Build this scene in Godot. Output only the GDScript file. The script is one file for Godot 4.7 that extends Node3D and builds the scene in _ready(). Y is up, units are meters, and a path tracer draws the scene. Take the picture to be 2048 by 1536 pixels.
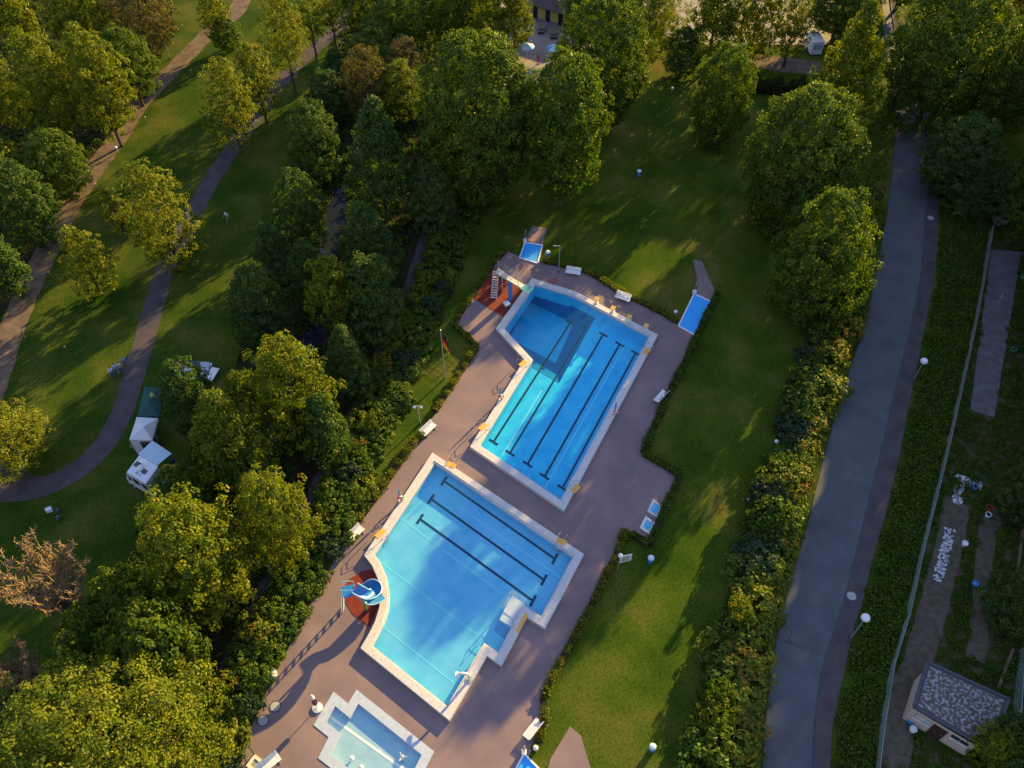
extends Node3D
# An open-air pool in a park, seen from above in low evening sun. Metres, y up. Positions are plain world coordinates (x, z on the ground).


var names := {}
var M := {}
var rng := RandomNumberGenerator.new()

# ---------------------------------------------------------------- helpers: naming
func numbered(called: String) -> String:
	var n: int = names.get(called, 0)
	names[called] = n + 1
	return called if n == 0 else "%s_%03d" % [called, n]

func thing(called: String, label: String, category: String, at := Vector3.ZERO, turn := 0.0, group := "") -> Node3D:
	var o := Node3D.new()
	o.name = numbered(called)
	add_child(o)
	o.position = at
	o.rotation.y = turn
	tag(o, label, category, group)
	return o

func tag(o: Node3D, label: String, category := "", group := "", kind := "") -> void:
	if label: o.set_meta("label", label)
	if category: o.set_meta("category", category)
	if group: o.set_meta("group", group)
	if kind: o.set_meta("kind", kind)

func put(parent: Node, called: String, mesh: Mesh, m: Material, t := Transform3D()) -> MeshInstance3D:
	var o := MeshInstance3D.new()
	o.name = numbered(called) if parent == self else called
	o.mesh = mesh
	o.material_override = m
	o.transform = t
	parent.add_child(o, true)
	return o

func structure(called: String, mesh: Mesh, m: Material) -> MeshInstance3D:
	var o := put(self, called, mesh, m)
	o.set_meta("kind", "structure")
	return o

# ---------------------------------------------------------------- helpers: shapes
func tool() -> SurfaceTool:
	var st := SurfaceTool.new()
	st.begin(Mesh.PRIMITIVE_TRIANGLES)
	st.set_smooth_group(-1)
	return st

func done(st: SurfaceTool) -> ArrayMesh:
	st.generate_normals()
	return st.commit()

func tri(st: SurfaceTool, a: Vector3, b: Vector3, c: Vector3) -> void:
	st.add_vertex(a); st.add_vertex(b); st.add_vertex(c)

func quad(st: SurfaceTool, a: Vector3, b: Vector3, c: Vector3, d: Vector3) -> void:
	tri(st, a, b, c); tri(st, a, c, d)

func bx(st: SurfaceTool, c: Vector3, s: Vector3, basis := Basis()) -> void:
	var x := basis.x * s.x * .5
	var y := basis.y * s.y * .5
	var z := basis.z * s.z * .5
	quad(st, c - x - y + z, c - x + y + z, c + x + y + z, c + x - y + z)
	quad(st, c + x - y - z, c + x + y - z, c - x + y - z, c - x - y - z)
	quad(st, c + x - y + z, c + x + y + z, c + x + y - z, c + x - y - z)
	quad(st, c - x - y - z, c - x + y - z, c - x + y + z, c - x - y + z)
	quad(st, c - x + y + z, c - x + y - z, c + x + y - z, c + x + y + z)
	quad(st, c - x - y - z, c - x - y + z, c + x - y + z, c + x - y - z)

func bar(st: SurfaceTool, a: Vector3, b: Vector3, w: float, h: float) -> void:
	var d := (b - a).normalized()
	var side := d.cross(Vector3.UP)
	if side.length() < .01: side = Vector3.RIGHT
	side = side.normalized()
	bx(st, (a + b) * .5, Vector3(w, h, a.distance_to(b)), Basis(side, side.cross(d), -d))

func tube(st: SurfaceTool, a: Vector3, b: Vector3, r0: float, r1: float, n := 6, caps := true) -> void:
	var d := (b - a).normalized()
	var u := d.cross(Vector3.UP if absf(d.y) < .9 else Vector3.RIGHT).normalized()
	var v := d.cross(u)
	for k in n:
		var p := u * cos(TAU * k / n) + v * sin(TAU * k / n)
		var q := u * cos(TAU * (k + 1) / n) + v * sin(TAU * (k + 1) / n)
		quad(st, a + p * r0, a + q * r0, b + q * r1, b + p * r1)
		if caps:
			tri(st, a, a + q * r0, a + p * r0)
			tri(st, b, b + p * r1, b + q * r1)

func chain(st: SurfaceTool, pts: Array, r: float, n := 6) -> void:
	for k in pts.size() - 1: tube(st, pts[k], pts[k + 1], r, r, n)

func lathe(st: SurfaceTool, prof: Array, n := 16, at := Vector3.ZERO) -> void:   # prof: Vector2(radius, height)
	for k in prof.size() - 1:
		var a: Vector2 = prof[k]
		var b: Vector2 = prof[k + 1]
		for i in n:
			var p := TAU * i / n
			var q := TAU * (i + 1) / n
			var a0 := at + Vector3(a.x * cos(p), a.y, a.x * sin(p))
			var a1 := at + Vector3(a.x * cos(q), a.y, a.x * sin(q))
			var b0 := at + Vector3(b.x * cos(p), b.y, b.x * sin(p))
			var b1 := at + Vector3(b.x * cos(q), b.y, b.x * sin(q))
			if a.x > .0001: tri(st, a0, b0, a1)
			if b.x > .0001: tri(st, a1, b0, b1)

func poly(a: Array) -> PackedVector2Array:
	var p := PackedVector2Array()
	for k in range(0, a.size(), 2): p.append(Vector2(a[k], a[k + 1]))
	if Geometry2D.is_polygon_clockwise(p): p.reverse()
	return p

func flat(st: SurfaceTool, p: PackedVector2Array, y: float) -> void:
	var ix := Geometry2D.triangulate_polygon(p)
	for k in range(0, ix.size(), 3):
		var a := p[ix[k]]
		var b := p[ix[k + 1]]
		var c := p[ix[k + 2]]
		if (b - a).cross(c - a) < 0:
			var t := b; b = c; c = t
		tri(st, Vector3(a.x, y, a.y), Vector3(b.x, y, b.y), Vector3(c.x, y, c.y))

func skirt(st: SurfaceTool, p: PackedVector2Array, y0: float, y1: float) -> void:
	for k in p.size():
		var a := p[k]
		var b := p[(k + 1) % p.size()]
		quad(st, Vector3(a.x, y0, a.y), Vector3(a.x, y1, a.y), Vector3(b.x, y1, b.y), Vector3(b.x, y0, b.y))

func slab(st: SurfaceTool, p: PackedVector2Array, y0: float, y1: float) -> void:
	flat(st, p, y1)
	skirt(st, p, y0, y1)

# sheet with holes: cut into strips so that every hole touches a cut and no polygon keeps an inner hole
func holed(st: SurfaceTool, p: PackedVector2Array, holes: Array, cuts: Array, y: float) -> void:
	var zs := [-2000.0] + cuts + [2000.0]
	for k in zs.size() - 1:
		var strip := PackedVector2Array([Vector2(-2000, zs[k]), Vector2(2000, zs[k]), Vector2(2000, zs[k + 1]), Vector2(-2000, zs[k + 1])])
		var parts: Array = Geometry2D.intersect_polygons(p, strip)
		for h in holes:
			var next := []
			for q in parts:
				for c in Geometry2D.clip_polygons(q, h): next.append(c)
			parts = next
		for q in parts: flat(st, q, y)

func ring(st: SurfaceTool, outer: PackedVector2Array, inner: PackedVector2Array, y: float) -> void:   # same number of corners
	var n := outer.size()
	for k in n:
		var a := outer[k]
		var b := outer[(k + 1) % n]
		var c := inner[(k + 1) % n]
		var d := inner[k]
		quad(st, Vector3(a.x, y, a.y), Vector3(b.x, y, b.y), Vector3(c.x, y, c.y), Vector3(d.x, y, d.y))

func inset(p: PackedVector2Array, w: float) -> PackedVector2Array:   # mitred, keeps the corner count; p runs counter-clockwise in x, z
	var out := PackedVector2Array()
	var n := p.size()
	for k in n:
		var d0 := (p[k] - p[(k + n - 1) % n]).normalized()
		var d1 := (p[(k + 1) % n] - p[k]).normalized()
		var n0 := Vector2(-d0.y, d0.x)
		var n1 := Vector2(-d1.y, d1.x)
		var m := (n0 + n1).normalized()
		out.append(p[k] + m * w / maxf(.35, m.dot(n0)))
	return out

func band(a: Array, w: float) -> PackedVector2Array:   # a strip of width w along a polyline of x, z
	var l := PackedVector2Array()
	var r := PackedVector2Array()
	var n := a.size() / 2
	for k in n:
		var p := Vector2(a[2 * k], a[2 * k + 1])
		var q := Vector2(a[2 * mini(k + 1, n - 1)], a[2 * mini(k + 1, n - 1) + 1])
		var o := Vector2(a[2 * maxi(k - 1, 0)], a[2 * maxi(k - 1, 0) + 1])
		var d := (q - o).normalized()
		l.append(p + Vector2(-d.y, d.x) * w * .5)
		r.append(p - Vector2(-d.y, d.x) * w * .5)
	r.reverse()
	l.append_array(r)
	return l

func ribbon(st: SurfaceTool, a: Array, w: float, y: float) -> void:   # a flat strip laid along a polyline, quad by quad
	var p := band(a, w)
	var n := p.size() / 2
	for k in n - 1:
		var q := [p[k], p[k + 1], p[2 * n - 2 - k], p[2 * n - 1 - k]]
		quad(st, Vector3(q[0].x, y, q[0].y), Vector3(q[1].x, y, q[1].y), Vector3(q[2].x, y, q[2].y), Vector3(q[3].x, y, q[3].y))

func smooth(a: Array, step := 1.0, wobble := 0.0) -> Array:   # Catmull-Rom through x, z pairs
	var out := []
	var n := a.size() / 2
	for k in n - 1:
		var p := []
		for j in [-1, 0, 1, 2]:
			var i: int = clampi(k + j, 0, n - 1)
			p.append(Vector2(a[2 * i], a[2 * i + 1]))
		var m := maxi(1, int(p[1].distance_to(p[2]) / step))
		for s in m:
			var q: Vector2 = p[1].cubic_interpolate(p[2], p[0], p[3], float(s) / m)
			q += Vector2(rng.randf_range(-1, 1), rng.randf_range(-1, 1)) * wobble
			out.append(q.x); out.append(q.y)
	out.append(a[2 * n - 2]); out.append(a[2 * n - 1])
	return out

func strip_between(l: Array, r: Array) -> PackedVector2Array:
	var p := []
	p.append_array(l)
	for k in range(r.size() - 2, -1, -2): p.append_array([r[k], r[k + 1]])
	return poly(p)

func at3(a: Array, y := 0.0) -> Vector3:
	return Vector3(a[0], y, a[1])

# ---------------------------------------------------------------- helpers: materials (colours are linear real-world base colours)
func lin(r: float, g: float, b: float) -> Color:
	return Color(r, g, b).linear_to_srgb()

func mat(called: String, c: Color, rough := .8, metal := 0.0) -> StandardMaterial3D:
	var m := StandardMaterial3D.new()
	m.resource_name = called
	m.albedo_color = c
	m.roughness = rough
	m.metallic = metal
	M[called] = m
	return m

func noise_tex(size: int, freq: float, octaves: int, ramp: Array, seed_ := 1, kind := FastNoiseLite.TYPE_SIMPLEX_SMOOTH, normal := false) -> NoiseTexture2D:
	var f := FastNoiseLite.new()
	f.noise_type = kind
	f.seed = seed_
	f.frequency = freq
	f.fractal_octaves = octaves
	f.fractal_gain = .55
	var t := NoiseTexture2D.new()
	t.width = size
	t.height = size
	t.seamless = true
	t.noise = f
	if normal:
		t.as_normal_map = true
		t.bump_strength = 4.0
	elif ramp:
		var g := Gradient.new()
		g.offsets = PackedFloat32Array()
		g.colors = PackedColorArray()
		var off := PackedFloat32Array()
		var col := PackedColorArray()
		for k in ramp:
			off.append(k[0]); col.append(k[1])
		g.offsets = off
		g.colors = col
		t.color_ramp = g
	return t

func textured(called: String, tex: Texture2D, metres: float, rough := .9, fine: Texture2D = null, fine_metres := 3.0) -> StandardMaterial3D:
	var m := mat(called, Color.WHITE, rough)
	m.albedo_texture = tex
	m.uv1_triplanar = true
	m.uv1_world_triplanar = true
	m.uv1_scale = Vector3.ONE / metres
	if fine:
		m.detail_enabled = true
		m.detail_albedo = fine
		m.detail_blend_mode = BaseMaterial3D.BLEND_MODE_MUL
		m.detail_uv_layer = BaseMaterial3D.DETAIL_UV_2
		m.uv2_triplanar = true
		m.uv2_world_triplanar = true
		m.uv2_scale = Vector3.ONE / fine_metres
	return m

func leafy(called: String, glow := .95) -> StandardMaterial3D:
	var m := mat(called, Color.WHITE, .48)
	m.vertex_color_use_as_albedo = true
	m.backlight_enabled = true
	m.backlight = Color(glow, glow, glow * .35)
	m.metallic_specular = .32
	return m

# ---------------------------------------------------------------- helpers: foliage
var leaf_count := 0

class Leaves:
	var v := PackedVector3Array()
	var c := PackedColorArray()
	var i := PackedInt32Array()
	func add(p: Vector3, n: Vector3, t: Vector3, l: float, w: float, col: Color) -> void:
		var s := n.cross(t).normalized() * w * .5
		var k := v.size()
		v.append(p - t * l * .5)
		v.append(p + s + n * w * .15)
		v.append(p + t * l * .5 - n * l * .12)
		v.append(p - s + n * w * .15)
		for j in 4: c.append(col)
		i.append_array(PackedInt32Array([k, k + 1, k + 2, k, k + 2, k + 3]))
	func mesh() -> ArrayMesh:
		var a := []
		a.resize(Mesh.ARRAY_MAX)
		a[Mesh.ARRAY_VERTEX] = v
		a[Mesh.ARRAY_COLOR] = c
		a[Mesh.ARRAY_INDEX] = i
		var m := ArrayMesh.new()
		m.add_surface_from_arrays(Mesh.PRIMITIVE_TRIANGLES, a)
		return m

func rdir() -> Vector3:
	var y := rng.randf_range(-1, 1)
	var a := rng.randf() * TAU
	var r := sqrt(1 - y * y)
	return Vector3(r * cos(a), y, r * sin(a))

func tone(c: Color, spread: float) -> Color:
	var k := 1.0 + rng.randf_range(-spread, spread)
	var w := rng.randf_range(-spread, spread) * .6
	return Color(maxf(0, c.r * k * (1 + w)), maxf(0, c.g * k), maxf(0, c.b * k * (1 - w)))

# profile: horizontal reach of the crown at height h in -1..1
func reach(shape: String, h: float) -> float:
	match shape:
		"cone": return pow(clampf((1.0 - h) / 1.55, 0, 1), .75) * sqrt(clampf((h + 1.0) * 2.2, 0, 1))
		"egg": return sqrt(maxf(0, 1 - h * h)) * (1.0 - .22 * h) * 1.02
		"dome": return sqrt(maxf(0, 1 - h * h)) if h > -.1 else lerpf(.99, .62, (-.1 - h) / .9)
	return sqrt(maxf(0, 1 - h * h))

func crown(seed_: int, R: float, b: float, shape: String, clusters: int, per: int, leaf: float, clump: float, cols: Array, lump: float, gaps: float) -> ArrayMesh:
	rng.seed = seed_
	var L := Leaves.new()
	var f := FastNoiseLite.new()
	f.seed = seed_
	f.frequency = 1.0 / (R * .55)
	f.fractal_octaves = 2
	for k in clusters:
		var h := rng.randf_range(-1, 1)
		var ang := rng.randf() * TAU
		var inner := pow(rng.randf(), .42)
		var r := R * reach(shape, h)
		var p := Vector3(r * cos(ang), h * b, r * sin(ang))
		var w := f.get_noise_3dv(p * 1.3)
		if w < -1.0 + gaps * 1.6 and inner > .5: continue
		var rr := (.35 + .65 * inner) * (1.0 + lump * w * 1.6)
		p = Vector3(p.x * rr, p.y * (1.0 + lump * w * .6) if inner > .6 else p.y * rr, p.z * rr)
		var outd := Vector3(p.x / R, p.y / b * .8 + .25, p.z / R).normalized()
		var base: Color = cols[rng.randi() % cols.size()]
		base = tone(base, .22)
		var cr := clump * rng.randf_range(.7, 1.35)
		for j in per:
			var d := rdir()
			if d.dot(outd) < -.35: d = -d
			var q := p + Vector3(d.x, d.y * .75, d.z) * cr * pow(rng.randf(), .3)
			var n := (outd * .35 + d * .9 + rdir() * .45 + Vector3(0, .15, 0)).normalized()
			var t := n.cross(rdir()).normalized()
			var s := leaf * rng.randf_range(.65, 1.3)
			L.add(q, n, t, s, s * .72, tone(base, .2))
	leaf_count += L.v.size() / 4
	return L.mesh()

func trunk_mesh(seed_: int, R: float, b: float, clear: float, r0: float, limbs: int) -> ArrayMesh:
	rng.seed = seed_
	var st := tool()
	var top := clear + b * 1.35
	var pts := [Vector3.ZERO]
	var n := 5
	for k in n: pts.append(Vector3(rng.randf_range(-.06, .06) * R * .3 * k, top * (k + 1) / n, rng.randf_range(-.06, .06) * R * .3 * k))
	tube(st, Vector3(0, -.3, 0), Vector3(0, .25, 0), r0 * 1.7, r0 * 1.05, 8, false)
	for k in n: tube(st, pts[k] if k else Vector3(0, .1, 0), pts[k + 1], lerpf(r0 * 1.05, r0 * .2, float(k) / n), lerpf(r0 * 1.05, r0 * .2, float(k + 1) / n), 7, false)
	for k in limbs:
		var y := clear + b * rng.randf_range(.0, 1.1)
		var a := TAU * k * .382 + rng.randf() * .6
		var s := Vector3(0, y, 0)
		var reach_ := R * rng.randf_range(.55, .85)
		var m := s + Vector3(cos(a) * reach_ * .55, b * .22, sin(a) * reach_ * .55)
		var e := s + Vector3(cos(a) * reach_, b * rng.randf_range(.3, .6), sin(a) * reach_)
		tube(st, s, m, r0 * .4, r0 * .25, 5, false)
		tube(st, m, e, r0 * .25, r0 * .08, 5, false)
		for j in 2:
			var g := m.lerp(e, rng.randf_range(.2, .7))
			tube(st, g, g + (Vector3(cos(a + (j - .5) * 2.0), .5, sin(a + (j - .5) * 2.0))) * reach_ * .35, r0 * .14, r0 * .05, 4, false)
	return done(st)

func bare_mesh(seed_: int, R: float, H: float) -> Array:   # [trunk and limbs, twigs]
	rng.seed = seed_
	var st := tool()
	var tw := tool()
	tube(st, Vector3(0, -.2, 0), Vector3(.1, H * .22, 0), R * .06, R * .05, 8, false)
	for k in 22:
		var a := TAU * k * .382
		var tip := Vector3(cos(a) * R * rng.randf_range(.35, .9), H * rng.randf_range(.62, .98), sin(a) * R * rng.randf_range(.35, .9))
		var s := Vector3(.1, H * rng.randf_range(.12, .3), 0)
		var m := s.lerp(tip, .5) + Vector3(0, -H * .04, 0) + rdir() * R * .06
		tube(st, s, m, R * .03, R * .02, 5, false)
		tube(st, m, tip, R * .02, R * .008, 5, false)
		for j in 22:
			var g := (s.lerp(m, rng.randf_range(.5, 1.0)) if j < 5 else m.lerp(tip, rng.randf()))
			var e := g + (rdir() * .9 + Vector3(0, .55, 0) + (tip - s).normalized() * .5) * R * rng.randf_range(.12, .26)
			tube(tw, g, e, R * .011, R * .007, 3, false)
			for i in 9:
				var g2 := g.lerp(e, rng.randf_range(.3, 1.0))
				var e2 := g2 + (rdir() + Vector3(0, .5, 0)) * R * rng.randf_range(.06, .15)
				tube(tw, g2, e2, R * .008, R * .005, 3, false)
	return [done(st), done(tw)]

func hedge_mesh(seed_: int, pts: Array, w: float, h: float, per_m: int, leaf: float, cols: Array) -> ArrayMesh:
	rng.seed = seed_
	var L := Leaves.new()
	for k in range(0, pts.size() - 2, 2):
		var a := Vector2(pts[k], pts[k + 1])
		var b := Vector2(pts[k + 2], pts[k + 3])
		var d := (b - a).normalized()
		var s := Vector2(-d.y, d.x)
		var n := int(a.distance_to(b) * per_m)
		for j in n:
			var p := a.lerp(b, rng.randf())
			var bump := 1.0 + .22 * sin(p.x * 1.7 + p.y * 2.3) + .15 * sin(p.x * 4.1 - p.y * 3.1)
			var u := rng.randf_range(-1, 1)
			var y := h * bump * (rng.randf_range(.85, 1.05) if absf(u) < .75 else rng.randf_range(.05, 1.0))
			var q := p + s * u * w * .5 * bump
			var o := Vector3(s.x * u, .8, s.y * u)
			var nn := (o + rdir() * .8).normalized()
			var c: Color = cols[rng.randi() % cols.size()]
			var z := leaf * rng.randf_range(.7, 1.3)
			L.add(Vector3(q.x, y, q.y), nn, nn.cross(rdir()).normalized(), z, z * .75, tone(c, .25))
	leaf_count += L.v.size() / 4
	return L.mesh()

func clump_mesh(seed_: int, R: float, h: float, n: int, leaf: float, cols: Array) -> ArrayMesh:
	rng.seed = seed_
	var L := Leaves.new()
	for k in n:
		var d := rdir()
		var p := Vector3(d.x * R, absf(d.y) * h, d.z * R) * pow(rng.randf(), .4)
		var nn := (Vector3(d.x, .7, d.z) + rdir() * .8).normalized()
		var z := leaf * rng.randf_range(.6, 1.3)
		L.add(p, nn, nn.cross(rdir()).normalized(), z, z * .6, tone(cols[rng.randi() % cols.size()], .25))
	return L.mesh()

func inside(p: Vector2, q: PackedVector2Array) -> bool:
	return Geometry2D.is_point_in_polygon(p, q)

func scatter(called: String, label: String, meshes: Array, area: PackedVector2Array, per_m2: float, s0: float, s1: float, seed_: int, avoid: Array = []) -> void:
	rng.seed = seed_
	var lo := area[0]
	var hi := area[0]
	for p in area:
		lo = lo.min(p)
		hi = hi.max(p)
	var lists := []
	for m in meshes: lists.append([])
	for k in int((hi.x - lo.x) * (hi.y - lo.y) * per_m2):
		var p := Vector2(rng.randf_range(lo.x, hi.x), rng.randf_range(lo.y, hi.y))
		var which := rng.randi() % meshes.size()
		var s := rng.randf_range(s0, s1)
		var a := rng.randf() * TAU
		if not inside(p, area): continue
		var bad := false
		for q in avoid:
			if inside(p, q): bad = true
		if bad: continue
		lists[which].append(Transform3D(Basis(Vector3.UP, a).scaled(Vector3(s, s * rng.randf_range(.8, 1.2), s)), Vector3(p.x, 0, p.y)))
	var root: Node3D = null
	for w in meshes.size():
		if lists[w].is_empty(): continue
		var mm := MultiMesh.new()
		mm.transform_format = MultiMesh.TRANSFORM_3D
		mm.mesh = meshes[w]
		mm.instance_count = lists[w].size()
		for k in lists[w].size(): mm.set_instance_transform(k, lists[w][k])
		var o := MultiMeshInstance3D.new()
		o.name = numbered(called) if root == null else "more_" + called
		o.multimesh = mm
		o.material_override = M.leaf
		if root == null:
			add_child(o)
			root = o
			tag(o, label, "", "", "stuff")
		else:
			root.add_child(o, true)
			o.set_meta("kind", "stuff")

# ================================================================ the scene
func _ready() -> void:
	make_view()
	make_materials()
	make_ground()
	make_pools()
	make_terrace_furniture()
	make_planting()
	make_park()
	make_garden()
	make_pool_house()
	make_trees()
	print("leaves ", leaf_count)

func make_view() -> void:
	var cam := Camera3D.new()
	cam.name = "camera"
	add_child(cam)
	cam.position = Vector3(0, 70, 0)
	cam.rotation_degrees = Vector3(-50.5, 0, 0)
	cam.fov = rad_to_deg(2 * atan(768.0 / 1736.0))
	cam.near = .5
	cam.far = 3000
	cam.current = true
	var env := Environment.new()
	env.background_mode = Environment.BG_SKY
	var sky := ProceduralSkyMaterial.new()
	sky.sky_top_color = lin(.30, .40, .68)
	sky.sky_horizon_color = lin(.49, .50, .57)
	sky.sky_curve = .18
	sky.ground_bottom_color = lin(.05, .06, .04)
	sky.ground_horizon_color = lin(.25, .25, .22)
	sky.sun_angle_max = 0.0
	env.sky = Sky.new()
	env.sky.sky_material = sky
	env.background_energy_multiplier = .43
	env.tonemap_mode = Environment.TONE_MAPPER_LINEAR
	env.tonemap_exposure = 3.35
	env.sdfgi_enabled = true
	env.ssao_enabled = true
	env.ssil_enabled = true
	pass
	var we := WorldEnvironment.new()
	we.name = "environment"
	we.environment = env
	add_child(we)
	var sun := DirectionalLight3D.new()
	sun.name = "sun"
	add_child(sun)
	var el := deg_to_rad(16.0)
	var d := Vector3(-.62 * cos(el), -sin(el), .785 * cos(el))
	sun.look_at_from_position(Vector3.ZERO, d)
	sun.light_color = lin(1.0, .69, .20)
	sun.light_energy = 1.6
	sun.light_angular_distance = .6
	sun.shadow_enabled = true

func make_materials() -> void:
	var fine := noise_tex(512, .034, 5, [[0.0, lin(.42, .46, .40)], [.4, lin(.72, .74, .68)], [.6, lin(.9, .9, .9)], [1.0, lin(1, 1, 1)]], 5)
	var grass := noise_tex(1024, .0045, 6, [[0.0, lin(.026, .060, .005)], [.3, lin(.042, .080, .007)], [.45, lin(.056, .092, .009)], [.6, lin(.078, .104, .014)], [.78, lin(.112, .113, .022)], [1.0, lin(.155, .13, .034)]], 3)
	textured("grass", grass, 46.0, .95, fine, 5.3)
	var grass2 := noise_tex(1024, .006, 6, [[0.0, lin(.024, .056, .006)], [.45, lin(.044, .076, .009)], [.65, lin(.070, .092, .014)], [1.0, lin(.115, .11, .024)]], 8)
	textured("meadow", grass2, 52.0, .95, fine, 6.1)
	var speck := noise_tex(512, .22, 3, [[0.0, lin(.5, .5, .5)], [.45, lin(.82, .82, .82)], [1.0, lin(1, 1, 1)]], 9)
	var deck := noise_tex(1024, .006, 5, [[0.0, lin(.215, .163, .172)], [.5, lin(.262, .194, .20)], [1.0, lin(.32, .23, .226)]], 12)
	textured("paving", deck, 30.0, .9, speck, 2.6)
	var grey := noise_tex(512, .02, 5, [[0.0, lin(.070, .082, .092)], [.5, lin(.090, .103, .114)], [1.0, lin(.110, .122, .13)]], 21)
	textured("asphalt", grey, 34.0, .85, speck, 2.1)
	var walk := noise_tex(512, .02, 5, [[0.0, lin(.075, .062, .068)], [.5, lin(.10, .085, .092)], [1.0, lin(.125, .105, .11)]], 22)
	textured("footway", walk, 23.0, .9, speck, 1.9)
	var track := noise_tex(512, .02, 5, [[0.0, lin(.10, .075, .055)], [.5, lin(.17, .125, .09)], [1.0, lin(.22, .165, .12)]], 23)
	textured("dirt", track, 17.0, .95, speck, 2.3)
	var soil := noise_tex(512, .03, 5, [[0.0, lin(.022, .02, .012)], [.55, lin(.045, .036, .02)], [1.0, lin(.04, .055, .015)]], 24)
	textured("soil", soil, 13.0, 1.0, speck, 1.7)
	var bed := noise_tex(512, .02, 6, [[0.0, lin(.022, .050, .006)], [.40, lin(.036, .056, .009)], [.56, lin(.055, .058, .018)], [.7, lin(.09, .072, .045)], [1.0, lin(.13, .105, .075)]], 25)
	textured("garden_soil", bed, 15.0, 1.0, speck, 1.6)
	textured("garden_earth", noise_tex(512, .02, 6, [[0.0, lin(.06, .05, .028)], [.5, lin(.10, .082, .055)], [1.0, lin(.15, .125, .095)]], 47), 9.0, 1.0, speck, 1.4)
	var slabc := noise_tex(512, .012, 5, [[0.0, lin(.085, .085, .095)], [.5, lin(.12, .12, .13)], [1.0, lin(.15, .15, .155)]], 26)
	textured("concrete_slab", slabc, 9.0, .9, speck, 1.5)
	var yard := noise_tex(512, .02, 4, [[0.0, lin(.22, .19, .17)], [1.0, lin(.36, .31, .27)]], 27)
	textured("yard", yard, 20.0, .9, speck, 2.2)
	var red := noise_tex(256, .03, 4, [[0.0, lin(.16, .016, .010)], [1.0, lin(.24, .024, .013)]], 28)
	textured("rubber", red, 6.0, .9, speck, 1.1)
	var stone := noise_tex(512, .02, 5, [[0.0, lin(.44, .43, .43)], [.5, lin(.51, .50, .50)], [1.0, lin(.58, .57, .56)]], 29)
	textured("rim_stone", stone, 5.0, .75)
	var kid := noise_tex(512, .02, 5, [[0.0, lin(.34, .41, .53)], [1.0, lin(.44, .51, .63)]], 30)
	textured("kid_rim", kid, 6.0, .7)
	textured("tile_main", noise_tex(512, .012, 5, [[0.0, lin(.015, .38, .70)], [.5, lin(.026, .45, .76)], [1.0, lin(.045, .51, .80)]], 31), 12.0, .5)
	textured("tile_pit", noise_tex(512, .012, 4, [[0.0, lin(.004, .34, .66)], [1.0, lin(.012, .42, .72)]], 32), 12.0, .5)
	textured("tile_pit_shaded", noise_tex(512, .012, 4, [[0.0, lin(.002, .10, .32)], [1.0, lin(.003, .13, .37)]], 45), 12.0, .5)  # pit tile for the slopes, their shading painted into the colour
	textured("tile_leisure", noise_tex(512, .010, 5, [[0.0, lin(.08, .40, .66)], [.5, lin(.115, .45, .70)], [1.0, lin(.16, .50, .73)]], 33), 14.0, .5)
	textured("tile_kid", noise_tex(512, .012, 5, [[0.0, lin(.24, .42, .53)], [1.0, lin(.33, .50, .60)]], 34), 9.0, .5)
	var bark := noise_tex(256, .05, 4, [[0.0, lin(.035, .028, .02)], [1.0, lin(.11, .09, .065)]], 35)
	textured("bark", bark, 1.5, 1.0)
	textured("dry_bark", noise_tex(256, .05, 4, [[0.0, lin(.17, .115, .055)], [1.0, lin(.30, .21, .11)]], 36), 1.5, 1.0)
	var gravel := noise_tex(1024, .018, 6, [[0.0, lin(.07, .06, .065)], [.36, lin(.13, .12, .12)], [.44, lin(.11, .085, .03)], [.52, lin(.17, .165, .17)], [.62, lin(.30, .31, .34)], [1.0, lin(.42, .43, .46)]], 37)
	textured("roof_gravel", gravel, 7.0, 1.0, noise_tex(512, .3, 2, [[0.0, lin(.3, .3, .3)], [.5, lin(.8, .8, .8)], [1.0, lin(1, 1, 1)]], 38), 1.6)
	for k in ["grass", "meadow", "soil", "garden_soil", "dirt", "paving", "footway"]: M[k].metallic_specular = .12
	for k in ["tile_main", "tile_pit", "tile_pit_shaded", "tile_leisure", "tile_kid"]: M[k].metallic_specular = .05
	leafy("leaf")
	leafy("leaf_thin", .75)
	var w := mat("water", lin(.10, .55, .85), .03)
	w.transparency = BaseMaterial3D.TRANSPARENCY_ALPHA
	w.albedo_color.a = .06
	w.metallic_specular = .32
	w.normal_enabled = true
	w.normal_texture = noise_tex(512, .03, 3, [], 40, FastNoiseLite.TYPE_SIMPLEX_SMOOTH, true)
	w.normal_scale = .10
	w.uv1_triplanar = true
	w.uv1_world_triplanar = true
	w.uv1_scale = Vector3.ONE / 9.0
	mat("lane", lin(.006, .014, .05), .9).metallic_specular = .05
	mat("seam", lin(.12, .56, .74), .5)
	mat("white", lin(.72, .72, .72), .5)
	mat("cream", lin(.66, .62, .54), .7)
	mat("steel", lin(.55, .56, .58), .35, .8)
	mat("galvanised", lin(.36, .38, .40), .5, .5)
	mat("yellow", lin(.72, .42, .10), .6)
	mat("orange_pad", lin(.70, .36, .06), .7)
	mat("slide_blue", lin(.02, .17, .48), .3)
	mat("slide_edge", lin(.30, .52, .74), .35)
	mat("green_paint", lin(.12, .30, .10), .5)
	mat("teal", lin(.10, .36, .30), .6)
	mat("mat_blue", lin(.02, .34, .82), .55)
	mat("red_paint", lin(.55, .05, .03), .5)
	mat("blue_paint", lin(.05, .22, .55), .5)
	mat("dark", lin(.02, .02, .022), .6)
	mat("dark_grey", lin(.06, .065, .075), .7)
	mat("grey", lin(.25, .25, .26), .8)
	mat("concrete", lin(.34, .33, .32), .9)
	mat("kerb", lin(.060, .058, .062), .9)
	mat("seal", lin(.045, .05, .058), .8)
	mat("iron", lin(.16, .15, .145), .7)
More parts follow.
